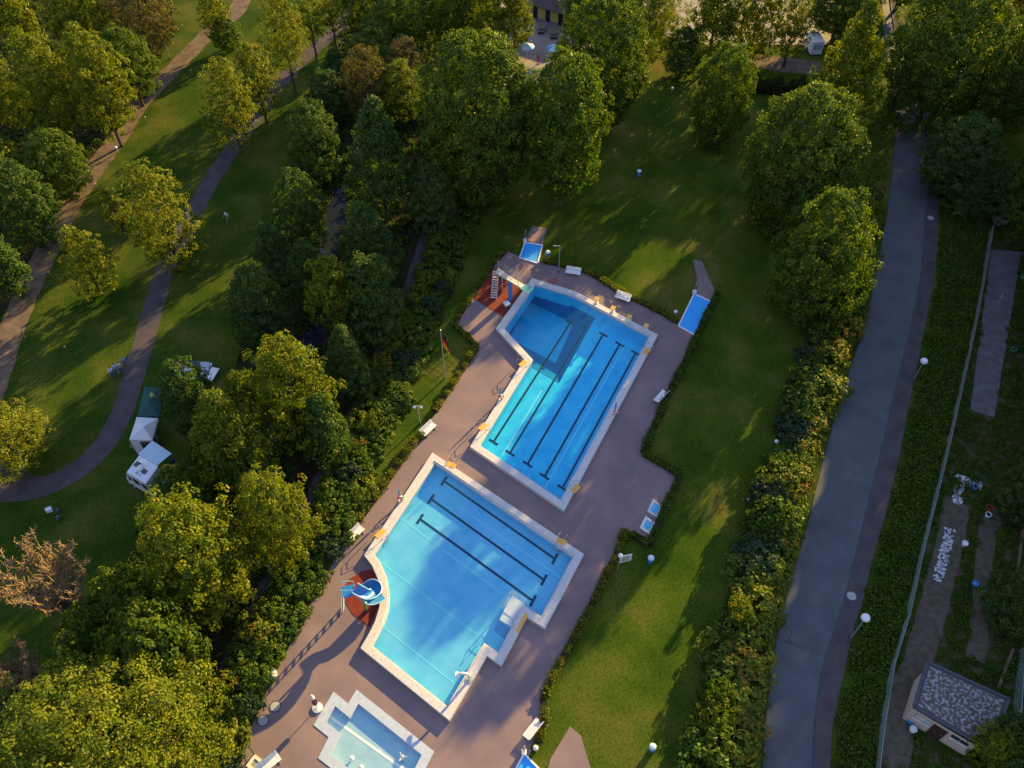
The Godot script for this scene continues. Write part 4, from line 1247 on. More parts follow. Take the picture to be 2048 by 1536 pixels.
func make_planting() -> void:
	var g1 := Color(.075, .135, .014)
	var g2 := Color(.115, .165, .015)
	var g3 := Color(.050, .100, .014)
	var y1 := Color(.19, .20, .014)
	var y2 := Color(.21, .15, .018)
	# low hedges along the terrace edge
	var k := 0
	for h in [[[-6.22, -66.55, -4.50, -70.71, -2.01, -76.13, -0.72, -78.23], "thin low hedge along the diving tower side of the terrace", 0.6, 0.5, 110, 1], [[3.66, -76.39, 6.64, -75.45, 8.99, -74.43, 10.64, -72.83, 12.30, -71.20, 14.81, -69.35, 16.85, -67.86, 18.20, -66.55], "low flowering hedge behind the starting blocks", 0.8, 0.6, 170, 1], [[23.40, -70.87, 20.41, -64.81, 18.17, -60.04, 15.85, -55.57, 13.87, -51.24, 12.84, -48.81], "low clipped hedge along the right terrace edge", 0.8, 0.7, 170, 0], [[12.83, -48.75, 16.15, -46.24, 12.36, -38.69, 10.88, -39.82], "low clipped hedge wrapping the right terrace notch", 0.8, 0.7, 170, 0], [[10.36, -40.23, 9.34, -37.68, 6.34, -31.95, 3.61, -27.16, 2.49, -24.78, 2.70, -23.52, 2.23, -21.86, 1.63, -20.84], "low ragged hedge along the lower right terrace edge", 0.7, 0.55, 140, 1], [[-6.42, -66.17, -3.74, -62.82, -6.59, -56.63, -7.84, -53.95], "low hedge on the grass strip by the flagpole", 0.7, 0.55, 150, 1], [[-8.68, -51.24, -9.74, -50.08, -12.64, -44.27, -14.27, -41.12], "low hedge between the grass strip and the leisure pool terrace", 0.9, 0.6, 170, 1]]:
		var o := thing("low_hedge", h[1], "hedge")
		put(o, "foliage", hedge_mesh(300 + k, h[0], h[2], h[3], h[4], .17, [g1, g3, g2, g1] if h[5] == 0 else [g1, g2, y2, y1]), M.leaf)
		var st := tool()
		for j in range(0, h[0].size() - 2, 2):
			bar(st, Vector3(h[0][j], h[3] * .36, h[0][j + 1]), Vector3(h[0][j + 2], h[3] * .36, h[0][j + 3]), h[2] * .72, h[3] * .7)
		put(o, "branches", done(st), M.soil)
		k += 1
	# shrub borders, each shrub a thing
	var kinds := []
	var pal := [[g1, g1, g2], [g3, g1, g3], [g2, y1, g2], [g2, y2, y1], [Color(.035, .075, .03), Color(.045, .08, .035)]]
	for j in 10:
		var c := crown(500 + j, 1.15, .95 + .1 * (j % 3), "dome" if j % 2 else "round", 78, 15, .25, .32, pal[j % 5], .28, .12)
		var t := trunk_mesh(600 + j, .9, .8, .1, .06, 6)
		kinds.append([c, t])
	for b in [
		[43.41, -86.14, 1.82, 3.50, 0, 5.28, "roadside_shrub", "first shrub down the lawn side of the border beside the road", "shrubs of the border beside the road"],
		[45.07, -87.53, 1.27, 1.79, 3, 2.39, "roadside_shrub", "first shrub down the road side of the border beside the road", "shrubs of the border beside the road"],
		[42.35, -84.57, 1.27, 1.99, 6, 1.00, "roadside_shrub", "second shrub down the lawn side of the border beside the road", "shrubs of the border beside the road"],
		[44.72, -85.67, 1.15, 1.20, 2, 1.32, "roadside_shrub", "second shrub down the road side of the border beside the road", "shrubs of the border beside the road"],
		[41.82, -82.82, 2.08, 4.10, 2, 1.14, "roadside_shrub", "third shrub down the lawn side of the border beside the road", "shrubs of the border beside the road"],
		[44.34, -83.62, 1.22, 1.23, 7, 1.04, "roadside_shrub", "third shrub down the road side of the border beside the road", "shrubs of the border beside the road"],
		[40.75, -80.68, 1.07, 1.51, 5, 0.41, "roadside_shrub", "fourth shrub down the lawn side of the border beside the road", "shrubs of the border beside the road"],
		[43.08, -81.75, 1.34, 1.96, 3, 0.36, "roadside_shrub", "fourth shrub down the road side of the border beside the road", "shrubs of the border beside the road"],
		[40.86, -78.80, 1.03, 1.55, 6, 2.30, "roadside_shrub", "fifth shrub down the lawn side of the border beside the road", "shrubs of the border beside the road"],
		[42.13, -79.91, 1.01, 2.73, 3, 0.75, "roadside_shrub", "fifth shrub down the road side of the border beside the road", "shrubs of the border beside the road"],
		[39.54, -77.03, 1.90, 3.91, 4, 4.87, "roadside_shrub", "sixth shrub down the lawn side of the border beside the road", "shrubs of the border beside the road"],
		[41.58, -77.38, 1.82, 1.26, 2, 1.31, "roadside_shrub", "sixth shrub down the road side of the border beside the road", "shrubs of the border beside the road"],
		[38.81, -75.41, 1.40, 3.40, 1, 1.96, "roadside_shrub", "seventh shrub down the lawn side of the border beside the road", "shrubs of the border beside the road"],
		[40.55, -76.12, 1.20, 2.30, 7, 1.01, "roadside_shrub", "seventh shrub down the road side of the border beside the road", "shrubs of the border beside the road"],
		[37.91, -73.40, 2.09, 2.14, 5, 5.19, "roadside_shrub", "eighth shrub down the lawn side of the border beside the road", "shrubs of the border beside the road"],
		[39.82, -73.68, 1.46, 1.25, 7, 2.10, "roadside_shrub", "eighth shrub down the road side of the border beside the road", "shrubs of the border beside the road"],
		[37.20, -71.84, 2.08, 3.92, 6, 0.67, "roadside_shrub", "ninth shrub down the lawn side of the border beside the road", "shrubs of the border beside the road"],
		[39.48, -72.33, 1.16, 1.93, 8, 5.35, "roadside_shrub", "ninth shrub down the road side of the border beside the road", "shrubs of the border beside the road"],
		[36.81, -69.69, 1.50, 2.79, 4, 2.95, "roadside_shrub", "tenth shrub down the lawn side of the border beside the road", "shrubs of the border beside the road"],
		[38.96, -70.38, 1.12, 1.49, 7, 5.45, "roadside_shrub", "tenth shrub down the road side of the border beside the road", "shrubs of the border beside the road"],
		[35.42, -67.91, 1.54, 2.86, 1, 4.94, "roadside_shrub", "eleventh shrub down the lawn side of the border beside the road", "shrubs of the border beside the road"],
		[37.96, -68.33, 1.76, 1.78, 0, 4.20, "roadside_shrub", "eleventh shrub down the road side of the border beside the road", "shrubs of the border beside the road"],
		[35.21, -66.12, 1.29, 4.08, 5, 4.08, "roadside_shrub", "twelfth shrub down the lawn side of the border beside the road", "shrubs of the border beside the road"],
		[36.91, -66.89, 1.01, 2.27, 7, 1.81, "roadside_shrub", "twelfth shrub down the road side of the border beside the road", "shrubs of the border beside the road"],
		[33.64, -64.68, 1.74, 2.43, 6, 2.20, "roadside_shrub", "thirteenth shrub down the lawn side of the border beside the road", "shrubs of the border beside the road"],
		[36.26, -64.55, 1.96, 2.73, 8, 0.89, "roadside_shrub", "thirteenth shrub down the road side of the border beside the road", "shrubs of the border beside the road"],
		[33.09, -62.49, 1.22, 2.26, 1, 4.52, "roadside_shrub", "fourteenth shrub down the lawn side of the border beside the road", "shrubs of the border beside the road"],
		[35.35, -63.04, 1.19, 2.26, 7, 1.90, "roadside_shrub", "fourteenth shrub down the road side of the border beside the road", "shrubs of the border beside the road"],
		[31.86, -60.53, 1.95, 2.03, 9, 3.92, "roadside_shrub", "fifteenth shrub down the lawn side of the border beside the road", "shrubs of the border beside the road"],
		[33.72, -61.05, 1.83, 2.78, 3, 1.04, "roadside_shrub", "fifteenth shrub down the road side of the border beside the road", "shrubs of the border beside the road"],
		[31.71, -59.15, 1.12, 2.98, 6, 2.92, "roadside_shrub", "sixteenth shrub down the lawn side of the border beside the road", "shrubs of the border beside the road"],
		[33.26, -59.63, 1.67, 2.65, 2, 2.20, "roadside_shrub", "sixteenth shrub down the road side of the border beside the road", "shrubs of the border beside the road"],
		[30.97, -57.13, 1.94, 2.98, 0, 3.45, "roadside_shrub", "seventeenth shrub down the lawn side of the border beside the road", "shrubs of the border beside the road"],
		[32.37, -57.21, 1.32, 1.67, 3, 5.14, "roadside_shrub", "seventeenth shrub down the road side of the border beside the road", "shrubs of the border beside the road"],
		[29.78, -55.46, 1.89, 1.88, 6, 3.54, "roadside_shrub", "eighteenth shrub down the lawn side of the border beside the road", "shrubs of the border beside the road"],
		[32.06, -55.92, 2.06, 2.63, 2, 2.40, "roadside_shrub", "eighteenth shrub down the road side of the border beside the road", "shrubs of the border beside the road"],
		[28.94, -53.62, 2.01, 3.87, 6, 2.70, "roadside_shrub", "nineteenth shrub down the lawn side of the border beside the road", "shrubs of the border beside the road"],
		[31.18, -53.79, 1.54, 1.81, 3, 3.74, "roadside_shrub", "nineteenth shrub down the road side of the border beside the road", "shrubs of the border beside the road"],
		[28.12, -51.70, 2.08, 2.36, 4, 3.09, "roadside_shrub", "twentieth shrub down the lawn side of the border beside the road", "shrubs of the border beside the road"],
		[29.75, -51.92, 1.52, 1.91, 3, 0.25, "roadside_shrub", "twentieth shrub down the road side of the border beside the road", "shrubs of the border beside the road"],
		[27.29, -49.72, 1.43, 2.16, 9, 4.91, "roadside_shrub", "twenty-first shrub down the lawn side of the border beside the road", "shrubs of the border beside the road"],
		[28.95, -49.77, 1.29, 1.67, 8, 6.23, "roadside_shrub", "twenty-first shrub down the road side of the border beside the road", "shrubs of the border beside the road"],
		[26.87, -47.71, 1.95, 1.54, 1, 1.89, "roadside_shrub", "twenty-second shrub down the lawn side of the border beside the road", "shrubs of the border beside the road"],
		[28.35, -48.35, 1.37, 1.94, 3, 4.28, "roadside_shrub", "twenty-second shrub down the road side of the border beside the road", "shrubs of the border beside the road"],
		[25.61, -46.23, 1.15, 3.35, 1, 5.58, "roadside_shrub", "twenty-third shrub down the lawn side of the border beside the road", "shrubs of the border beside the road"],
		[27.79, -46.61, 1.02, 2.12, 0, 5.99, "roadside_shrub", "twenty-third shrub down the road side of the border beside the road", "shrubs of the border beside the road"],
		[25.06, -44.53, 1.94, 3.34, 2, 5.65, "roadside_shrub", "twenty-fourth shrub down the lawn side of the border beside the road", "shrubs of the border beside the road"],
		[26.57, -45.14, 1.83, 2.45, 8, 1.80, "roadside_shrub", "twenty-fourth shrub down the road side of the border beside the road", "shrubs of the border beside the road"],
		[23.82, -42.76, 2.00, 2.98, 9, 6.11, "roadside_shrub", "twenty-fifth shrub down the lawn side of the border beside the road", "shrubs of the border beside the road"],
		[25.91, -43.28, 1.47, 2.37, 3, 5.15, "roadside_shrub", "twenty-fifth shrub down the road side of the border beside the road", "shrubs of the border beside the road"],
		[23.05, -40.70, 1.73, 4.14, 6, 4.40, "roadside_shrub", "twenty-sixth shrub down the lawn side of the border beside the road", "shrubs of the border beside the road"],
		[24.65, -40.91, 1.93, 2.72, 0, 5.62, "roadside_shrub", "twenty-sixth shrub down the road side of the border beside the road", "shrubs of the border beside the road"],
		[22.67, -39.30, 1.78, 2.00, 1, 0.42, "roadside_shrub", "twenty-seventh shrub down the lawn side of the border beside the road", "shrubs of the border beside the road"],
		[24.22, -38.99, 1.61, 1.65, 8, 3.61, "roadside_shrub", "twenty-seventh shrub down the road side of the border beside the road", "shrubs of the border beside the road"],
		[21.54, -37.25, 1.97, 2.35, 9, 3.07, "roadside_shrub", "twenty-eighth shrub down the lawn side of the border beside the road", "shrubs of the border beside the road"],
		[23.47, -37.24, 1.41, 1.44, 0, 4.26, "roadside_shrub", "twenty-eighth shrub down the road side of the border beside the road", "shrubs of the border beside the road"],
		[20.70, -35.57, 2.04, 1.67, 2, 1.60, "roadside_shrub", "twenty-ninth shrub down the lawn side of the border beside the road", "shrubs of the border beside the road"],
		[22.58, -35.76, 1.57, 1.79, 0, 2.44, "roadside_shrub", "twenty-ninth shrub down the road side of the border beside the road", "shrubs of the border beside the road"],
		[19.62, -33.48, 1.02, 1.60, 1, 3.18, "roadside_shrub", "thirtieth shrub down the lawn side of the border beside the road", "shrubs of the border beside the road"],
		[21.76, -33.33, 1.43, 1.37, 8, 0.19, "roadside_shrub", "thirtieth shrub down the road side of the border beside the road", "shrubs of the border beside the road"],
		[19.01, -31.40, 1.06, 3.34, 2, 4.71, "roadside_shrub", "thirty-first shrub down the lawn side of the border beside the road", "shrubs of the border beside the road"],
		[20.72, -32.08, 2.00, 2.32, 7, 2.22, "roadside_shrub", "thirty-first shrub down the road side of the border beside the road", "shrubs of the border beside the road"],
		[18.16, -30.05, 1.37, 2.54, 1, 4.54, "roadside_shrub", "thirty-second shrub down the lawn side of the border beside the road", "shrubs of the border beside the road"],
		[20.20, -29.63, 1.33, 1.78, 2, 3.72, "roadside_shrub", "thirty-second shrub down the road side of the border beside the road", "shrubs of the border beside the road"],
		[17.32, -28.50, 1.81, 1.59, 2, 1.23, "roadside_shrub", "thirty-third shrub down the lawn side of the border beside the road", "shrubs of the border beside the road"],
		[19.48, -28.29, 2.03, 1.88, 3, 5.59, "roadside_shrub", "thirty-third shrub down the road side of the border beside the road", "shrubs of the border beside the road"],
		[16.66, -26.65, 1.47, 1.92, 1, 0.45, "roadside_shrub", "thirty-fourth shrub down the lawn side of the border beside the road", "shrubs of the border beside the road"],
		[18.95, -26.23, 1.96, 1.38, 3, 4.71, "roadside_shrub", "thirty-fourth shrub down the road side of the border beside the road", "shrubs of the border beside the road"],
		[16.34, -24.55, 1.04, 3.53, 5, 5.89, "roadside_shrub", "thirty-fifth shrub down the lawn side of the border beside the road", "shrubs of the border beside the road"],
		[18.22, -24.00, 1.74, 1.39, 0, 2.04, "roadside_shrub", "thirty-fifth shrub down the road side of the border beside the road", "shrubs of the border beside the road"],
		[15.75, -22.87, 1.26, 3.43, 2, 4.12, "roadside_shrub", "thirty-sixth shrub down the lawn side of the border beside the road", "shrubs of the border beside the road"],
		[17.80, -22.26, 2.00, 1.50, 3, 1.78, "roadside_shrub", "thirty-sixth shrub down the road side of the border beside the road", "shrubs of the border beside the road"],
		[14.95, -20.76, 1.79, 3.31, 0, 4.06, "roadside_shrub", "thirty-seventh shrub down the lawn side of the border beside the road", "shrubs of the border beside the road"],
		[16.77, -20.81, 2.07, 2.45, 7, 1.07, "roadside_shrub", "thirty-seventh shrub down the road side of the border beside the road", "shrubs of the border beside the road"],
		[14.38, -18.60, 1.92, 4.04, 1, 1.49, "roadside_shrub", "thirty-eighth shrub down the lawn side of the border beside the road", "shrubs of the border beside the road"],
		[16.82, -18.34, 1.10, 2.23, 7, 2.50, "roadside_shrub", "thirty-eighth shrub down the road side of the border beside the road", "shrubs of the border beside the road"],
		[-7.78, -86.48, 1.08, 1.46, 0, 5.97, "terrace_shrub", "first shrub down the path side of the border left of the terrace", "shrubs of the border left of the terrace"],
		[-5.57, -87.20, 1.30, 1.46, 5, 4.97, "terrace_shrub", "first shrub down the middle of the border left of the terrace", "shrubs of the border left of the terrace"],
		[-3.85, -87.89, 1.44, 1.66, 7, 0.11, "terrace_shrub", "first shrub down the terrace side of the border left of the terrace", "shrubs of the border left of the terrace"],
		[-7.75, -84.49, 1.19, 2.15, 7, 0.08, "terrace_shrub", "second shrub down the path side of the border left of the terrace", "shrubs of the border left of the terrace"],
		[-5.54, -84.64, 1.29, 1.81, 1, 1.96, "terrace_shrub", "second shrub down the middle of the border left of the terrace", "shrubs of the border left of the terrace"],
		[-4.10, -85.67, 1.34, 1.12, 0, 2.96, "terrace_shrub", "second shrub down the terrace side of the border left of the terrace", "shrubs of the border left of the terrace"],
		[-7.86, -82.26, 1.35, 1.73, 3, 4.40, "terrace_shrub", "third shrub down the path side of the border left of the terrace", "shrubs of the border left of the terrace"],
		[-6.96, -82.94, 1.05, 1.31, 6, 4.83, "terrace_shrub", "third shrub down the middle of the border left of the terrace", "shrubs of the border left of the terrace"],
		[-5.03, -83.73, 1.33, 1.85, 1, 3.61, "terrace_shrub", "third shrub down the terrace side of the border left of the terrace", "shrubs of the border left of the terrace"],
		[-8.67, -79.92, 1.36, 2.27, 7, 2.69, "terrace_shrub", "fourth shrub down the path side of the border left of the terrace", "shrubs of the border left of the terrace"],
		[-7.29, -80.96, 1.35, 1.54, 1, 1.65, "terrace_shrub", "fourth shrub down the middle of the border left of the terrace", "shrubs of the border left of the terrace"],
		[-5.46, -81.39, 1.09, 1.50, 0, 0.76, "terrace_shrub", "fourth shrub down the terrace side of the border left of the terrace", "shrubs of the border left of the terrace"],
		[-8.89, -78.56, 1.36, 2.54, 0, 1.45, "terrace_shrub", "fifth shrub down the path side of the border left of the terrace", "shrubs of the border left of the terrace"],
		[-7.72, -79.23, 1.13, 1.84, 1, 4.56, "terrace_shrub", "fifth shrub down the middle of the border left of the terrace", "shrubs of the border left of the terrace"],
		[-6.35, -79.24, 1.22, 1.40, 5, 4.99, "terrace_shrub", "fifth shrub down the terrace side of the border left of the terrace", "shrubs of the border left of the terrace"],
		[-9.49, -76.12, 1.11, 1.92, 3, 0.30, "terrace_shrub", "sixth shrub down the path side of the border left of the terrace", "shrubs of the border left of the terrace"],
		[-7.94, -76.84, 1.03, 1.20, 1, 5.11, "terrace_shrub", "sixth shrub down the middle of the border left of the terrace", "shrubs of the border left of the terrace"],
		[-6.20, -77.80, 0.98, 1.52, 5, 4.43, "terrace_shrub", "sixth shrub down the terrace side of the border left of the terrace", "shrubs of the border left of the terrace"],
		[-10.12, -73.83, 1.18, 1.76, 5, 2.24, "terrace_shrub", "seventh shrub down the path side of the border left of the terrace", "shrubs of the border left of the terrace"],
		[-8.42, -74.99, 1.07, 2.28, 0, 3.88, "terrace_shrub", "seventh shrub down the middle of the border left of the terrace", "shrubs of the border left of the terrace"],
		[-6.84, -75.36, 1.02, 1.03, 1, 2.49, "terrace_shrub", "seventh shrub down the terrace side of the border left of the terrace", "shrubs of the border left of the terrace"],
		[-9.83, -71.88, 1.09, 2.31, 3, 4.29, "terrace_shrub", "eighth shrub down the path side of the border left of the terrace", "shrubs of the border left of the terrace"],
		[-8.54, -72.85, 1.26, 1.21, 9, 3.80, "terrace_shrub", "eighth shrub down the middle of the border left of the terrace", "shrubs of the border left of the terrace"],
		[-7.74, -73.20, 1.36, 1.55, 7, 2.40, "terrace_shrub", "eighth shrub down the terrace side of the border left of the terrace", "shrubs of the border left of the terrace"],
		[-10.59, -69.59, 1.30, 2.38, 7, 3.50, "terrace_shrub", "ninth shrub down the path side of the border left of the terrace", "shrubs of the border left of the terrace"],
		[-9.51, -70.10, 1.02, 1.22, 9, 1.30, "terrace_shrub", "ninth shrub down the middle of the border left of the terrace", "shrubs of the border left of the terrace"],
		[-7.82, -71.06, 0.96, 1.78, 4, 2.59, "terrace_shrub", "ninth shrub down the terrace side of the border left of the terrace", "shrubs of the border left of the terrace"],
		[-10.34, -68.23, 0.96, 1.45, 0, 4.21, "terrace_shrub", "tenth shrub down the path side of the border left of the terrace", "shrubs of the border left of the terrace"],
		[-9.24, -68.32, 1.40, 2.01, 9, 3.53, "terrace_shrub", "tenth shrub down the middle of the border left of the terrace", "shrubs of the border left of the terrace"],
		[-8.48, -69.22, 1.00, 1.71, 5, 2.47, "terrace_shrub", "tenth shrub down the terrace side of the border left of the terrace", "shrubs of the border left of the terrace"],
		[-11.84, -65.66, 1.15, 2.48, 7, 3.85, "terrace_shrub", "eleventh shrub down the path side of the border left of the terrace", "shrubs of the border left of the terrace"],
		[-10.00, -66.36, 1.00, 1.99, 5, 1.56, "terrace_shrub", "eleventh shrub down the middle of the border left of the terrace", "shrubs of the border left of the terrace"],
		[-8.68, -66.68, 1.10, 1.07, 1, 0.48, "terrace_shrub", "eleventh shrub down the terrace side of the border left of the terrace", "shrubs of the border left of the terrace"],
		[-11.93, -63.80, 1.04, 2.15, 7, 5.52, "terrace_shrub", "twelfth shrub down the path side of the border left of the terrace", "shrubs of the border left of the terrace"],
		[-10.56, -64.42, 1.16, 2.20, 5, 2.63, "terrace_shrub", "twelfth shrub down the middle of the border left of the terrace", "shrubs of the border left of the terrace"],
		[-9.53, -64.92, 1.39, 1.13, 2, 3.53, "terrace_shrub", "twelfth shrub down the terrace side of the border left of the terrace", "shrubs of the border left of the terrace"],
		[-12.63, -61.80, 1.04, 2.18, 7, 2.07, "terrace_shrub", "thirteenth shrub down the path side of the border left of the terrace", "shrubs of the border left of the terrace"],
		[-11.63, -62.25, 1.43, 1.28, 1, 5.34, "terrace_shrub", "thirteenth shrub down the middle of the border left of the terrace", "shrubs of the border left of the terrace"],
		[-9.87, -62.75, 1.41, 1.76, 5, 5.27, "terrace_shrub", "thirteenth shrub down the terrace side of the border left of the terrace", "shrubs of the border left of the terrace"],
		[-13.41, -59.83, 1.29, 1.84, 8, 0.66, "terrace_shrub", "fourteenth shrub down the path side of the border left of the terrace", "shrubs of the border left of the terrace"],
		[-11.31, -60.09, 1.32, 1.98, 9, 6.01, "terrace_shrub", "fourteenth shrub down the middle of the border left of the terrace", "shrubs of the border left of the terrace"],
		[-10.42, -61.14, 1.43, 1.06, 1, 2.04, "terrace_shrub", "fourteenth shrub down the terrace side of the border left of the terrace", "shrubs of the border left of the terrace"],
		[-13.26, -57.48, 1.40, 1.70, 5, 2.93, "terrace_shrub", "fifteenth shrub down the path side of the border left of the terrace", "shrubs of the border left of the terrace"],
		[-12.05, -58.41, 1.44, 1.20, 6, 6.05, "terrace_shrub", "fifteenth shrub down the middle of the border left of the terrace", "shrubs of the border left of the terrace"],
		[-10.29, -58.61, 0.99, 1.27, 0, 5.08, "terrace_shrub", "fifteenth shrub down the terrace side of the border left of the terrace", "shrubs of the border left of the terrace"],
		[-13.83, -55.94, 1.33, 1.57, 3, 4.03, "terrace_shrub", "sixteenth shrub down the path side of the border left of the terrace", "shrubs of the border left of the terrace"],
		[-12.66, -56.28, 0.99, 2.24, 0, 3.26, "terrace_shrub", "sixteenth shrub down the middle of the border left of the terrace", "shrubs of the border left of the terrace"],
		[-11.54, -56.41, 1.16, 1.07, 2, 6.08, "terrace_shrub", "sixteenth shrub down the terrace side of the border left of the terrace", "shrubs of the border left of the terrace"],
		[-14.62, -53.43, 1.17, 2.43, 1, 0.58, "terrace_shrub", "seventeenth shrub down the path side of the border left of the terrace", "shrubs of the border left of the terrace"],
		[-13.46, -53.87, 1.36, 1.60, 0, 0.13, "terrace_shrub", "seventeenth shrub down the middle of the border left of the terrace", "shrubs of the border left of the terrace"],
		[-11.35, -54.88, 1.43, 1.87, 1, 6.12, "terrace_shrub", "seventeenth shrub down the terrace side of the border left of the terrace", "shrubs of the border left of the terrace"],
		[-15.21, -51.82, 1.19, 2.55, 7, 2.95, "terrace_shrub", "eighteenth shrub down the path side of the border left of the terrace", "shrubs of the border left of the terrace"],
		[-13.64, -51.96, 1.03, 2.15, 2, 4.05, "terrace_shrub", "eighteenth shrub down the middle of the border left of the terrace", "shrubs of the border left of the terrace"],
		[-12.27, -52.25, 0.97, 1.37, 5, 5.75, "terrace_shrub", "eighteenth shrub down the terrace side of the border left of the terrace", "shrubs of the border left of the terrace"],
		[-15.34, -49.29, 1.45, 1.58, 8, 1.20, "terrace_shrub", "nineteenth shrub down the path side of the border left of the terrace", "shrubs of the border left of the terrace"],
		[-13.99, -50.13, 0.99, 1.41, 1, 2.95, "terrace_shrub", "nineteenth shrub down the middle of the border left of the terrace", "shrubs of the border left of the terrace"],
		[-13.00, -50.62, 1.28, 1.41, 0, 4.32, "terrace_shrub", "nineteenth shrub down the terrace side of the border left of the terrace", "shrubs of the border left of the terrace"],
		[-16.49, -47.43, 1.15, 2.30, 3, 6.03, "terrace_shrub", "twentieth shrub down the path side of the border left of the terrace", "shrubs of the border left of the terrace"],
		[-14.79, -47.64, 1.02, 2.23, 0, 0.09, "terrace_shrub", "twentieth shrub down the middle of the border left of the terrace", "shrubs of the border left of the terrace"],
		[-13.30, -48.26, 0.99, 1.30, 1, 0.95, "terrace_shrub", "twentieth shrub down the terrace side of the border left of the terrace", "shrubs of the border left of the terrace"],
		[-16.55, -45.95, 1.44, 1.53, 7, 2.51, "terrace_shrub", "twenty-first shrub down the path side of the border left of the terrace", "shrubs of the border left of the terrace"],
		[-15.33, -45.95, 1.40, 2.16, 9, 0.88, "terrace_shrub", "twenty-first shrub down the middle of the border left of the terrace", "shrubs of the border left of the terrace"],
		[-14.06, -46.41, 0.96, 1.60, 0, 0.05, "terrace_shrub", "twenty-first shrub down the terrace side of the border left of the terrace", "shrubs of the border left of the terrace"],
		[-17.09, -43.55, 1.16, 2.35, 0, 5.05, "terrace_shrub", "twenty-second shrub down the path side of the border left of the terrace", "shrubs of the border left of the terrace"],
		[-15.72, -43.64, 1.30, 1.81, 6, 2.83, "terrace_shrub", "twenty-second shrub down the middle of the border left of the terrace", "shrubs of the border left of the terrace"],
		[-14.23, -44.18, 1.41, 1.64, 7, 5.96, "terrace_shrub", "twenty-second shrub down the terrace side of the border left of the terrace", "shrubs of the border left of the terrace"],
		[-17.72, -41.29, 1.10, 1.49, 3, 0.35, "terrace_shrub", "twenty-third shrub down the path side of the border left of the terrace", "shrubs of the border left of the terrace"],
		[-16.76, -41.81, 1.26, 2.10, 5, 5.21, "terrace_shrub", "twenty-third shrub down the middle of the border left of the terrace", "shrubs of the border left of the terrace"],
		[-15.02, -42.04, 1.13, 1.19, 5, 0.27, "terrace_shrub", "twenty-third shrub down the terrace side of the border left of the terrace", "shrubs of the border left of the terrace"],
		[-18.07, -39.72, 1.01, 1.81, 8, 1.73, "terrace_shrub", "twenty-fourth shrub down the path side of the border left of the terrace", "shrubs of the border left of the terrace"],
		[-17.04, -39.62, 1.32, 1.89, 6, 1.04, "terrace_shrub", "twenty-fourth shrub down the middle of the border left of the terrace", "shrubs of the border left of the terrace"],
		[-15.36, -39.86, 1.30, 1.82, 1, 3.73, "terrace_shrub", "twenty-fourth shrub down the terrace side of the border left of the terrace", "shrubs of the border left of the terrace"],
		[-19.19, -37.92, 1.40, 1.95, 7, 5.18, "terrace_shrub", "twenty-fifth shrub down the path side of the border left of the terrace", "shrubs of the border left of the terrace"],
		[-18.08, -37.80, 1.39, 1.33, 2, 3.34, "terrace_shrub", "twenty-fifth shrub down the middle of the border left of the terrace", "shrubs of the border left of the terrace"],
		[-16.39, -37.99, 1.24, 1.64, 4, 4.30, "terrace_shrub", "twenty-fifth shrub down the terrace side of the border left of the terrace", "shrubs of the border left of the terrace"],
		[-20.00, -35.46, 0.98, 2.47, 7, 5.27, "terrace_shrub", "twenty-sixth shrub down the path side of the border left of the terrace", "shrubs of the border left of the terrace"],
		[-18.42, -36.01, 1.29, 1.54, 6, 1.88, "terrace_shrub", "twenty-sixth shrub down the middle of the border left of the terrace", "shrubs of the border left of the terrace"],
		[-17.41, -35.80, 1.33, 1.42, 1, 4.12, "terrace_shrub", "twenty-sixth shrub down the terrace side of the border left of the terrace", "shrubs of the border left of the terrace"],
		[-20.03, -33.68, 1.11, 1.58, 0, 4.02, "terrace_shrub", "twenty-seventh shrub down the path side of the border left of the terrace", "shrubs of the border left of the terrace"],
		[-19.23, -34.11, 1.21, 2.21, 1, 4.32, "terrace_shrub", "twenty-seventh shrub down the middle of the border left of the terrace", "shrubs of the border left of the terrace"],
		[-17.68, -34.44, 1.24, 1.24, 5, 3.16, "terrace_shrub", "twenty-seventh shrub down the terrace side of the border left of the terrace", "shrubs of the border left of the terrace"],
		[-20.78, -31.89, 1.06, 2.06, 2, 5.25, "terrace_shrub", "twenty-eighth shrub down the path side of the border left of the terrace", "shrubs of the border left of the terrace"],
		[-19.96, -31.93, 1.00, 2.18, 5, 3.06, "terrace_shrub", "twenty-eighth shrub down the middle of the border left of the terrace", "shrubs of the border left of the terrace"],
		[-18.28, -32.00, 0.99, 1.10, 0, 0.65, "terrace_shrub", "twenty-eighth shrub down the terrace side of the border left of the terrace", "shrubs of the border left of the terrace"],
		[-21.41, -29.96, 1.37, 2.57, 3, 1.08, "terrace_shrub", "twenty-ninth shrub down the path side of the border left of the terrace", "shrubs of the border left of the terrace"],
		[-20.72, -29.53, 1.33, 2.17, 5, 0.40, "terrace_shrub", "twenty-ninth shrub down the middle of the border left of the terrace", "shrubs of the border left of the terrace"],
		[-18.90, -30.47, 1.16, 1.27, 1, 0.25, "terrace_shrub", "twenty-ninth shrub down the terrace side of the border left of the terrace", "shrubs of the border left of the terrace"],
		[-22.00, -27.61, 1.32, 1.95, 0, 1.42, "terrace_shrub", "thirtieth shrub down the path side of the border left of the terrace", "shrubs of the border left of the terrace"],
		[-21.34, -28.08, 1.23, 1.76, 5, 5.94, "terrace_shrub", "thirtieth shrub down the middle of the border left of the terrace", "shrubs of the border left of the terrace"],
		[-19.69, -28.36, 1.00, 1.48, 0, 4.11, "terrace_shrub", "thirtieth shrub down the terrace side of the border left of the terrace", "shrubs of the border left of the terrace"],
		[-23.03, -25.80, 1.14, 1.94, 8, 2.69, "terrace_shrub", "thirty-first shrub down the path side of the border left of the terrace", "shrubs of the border left of the terrace"],
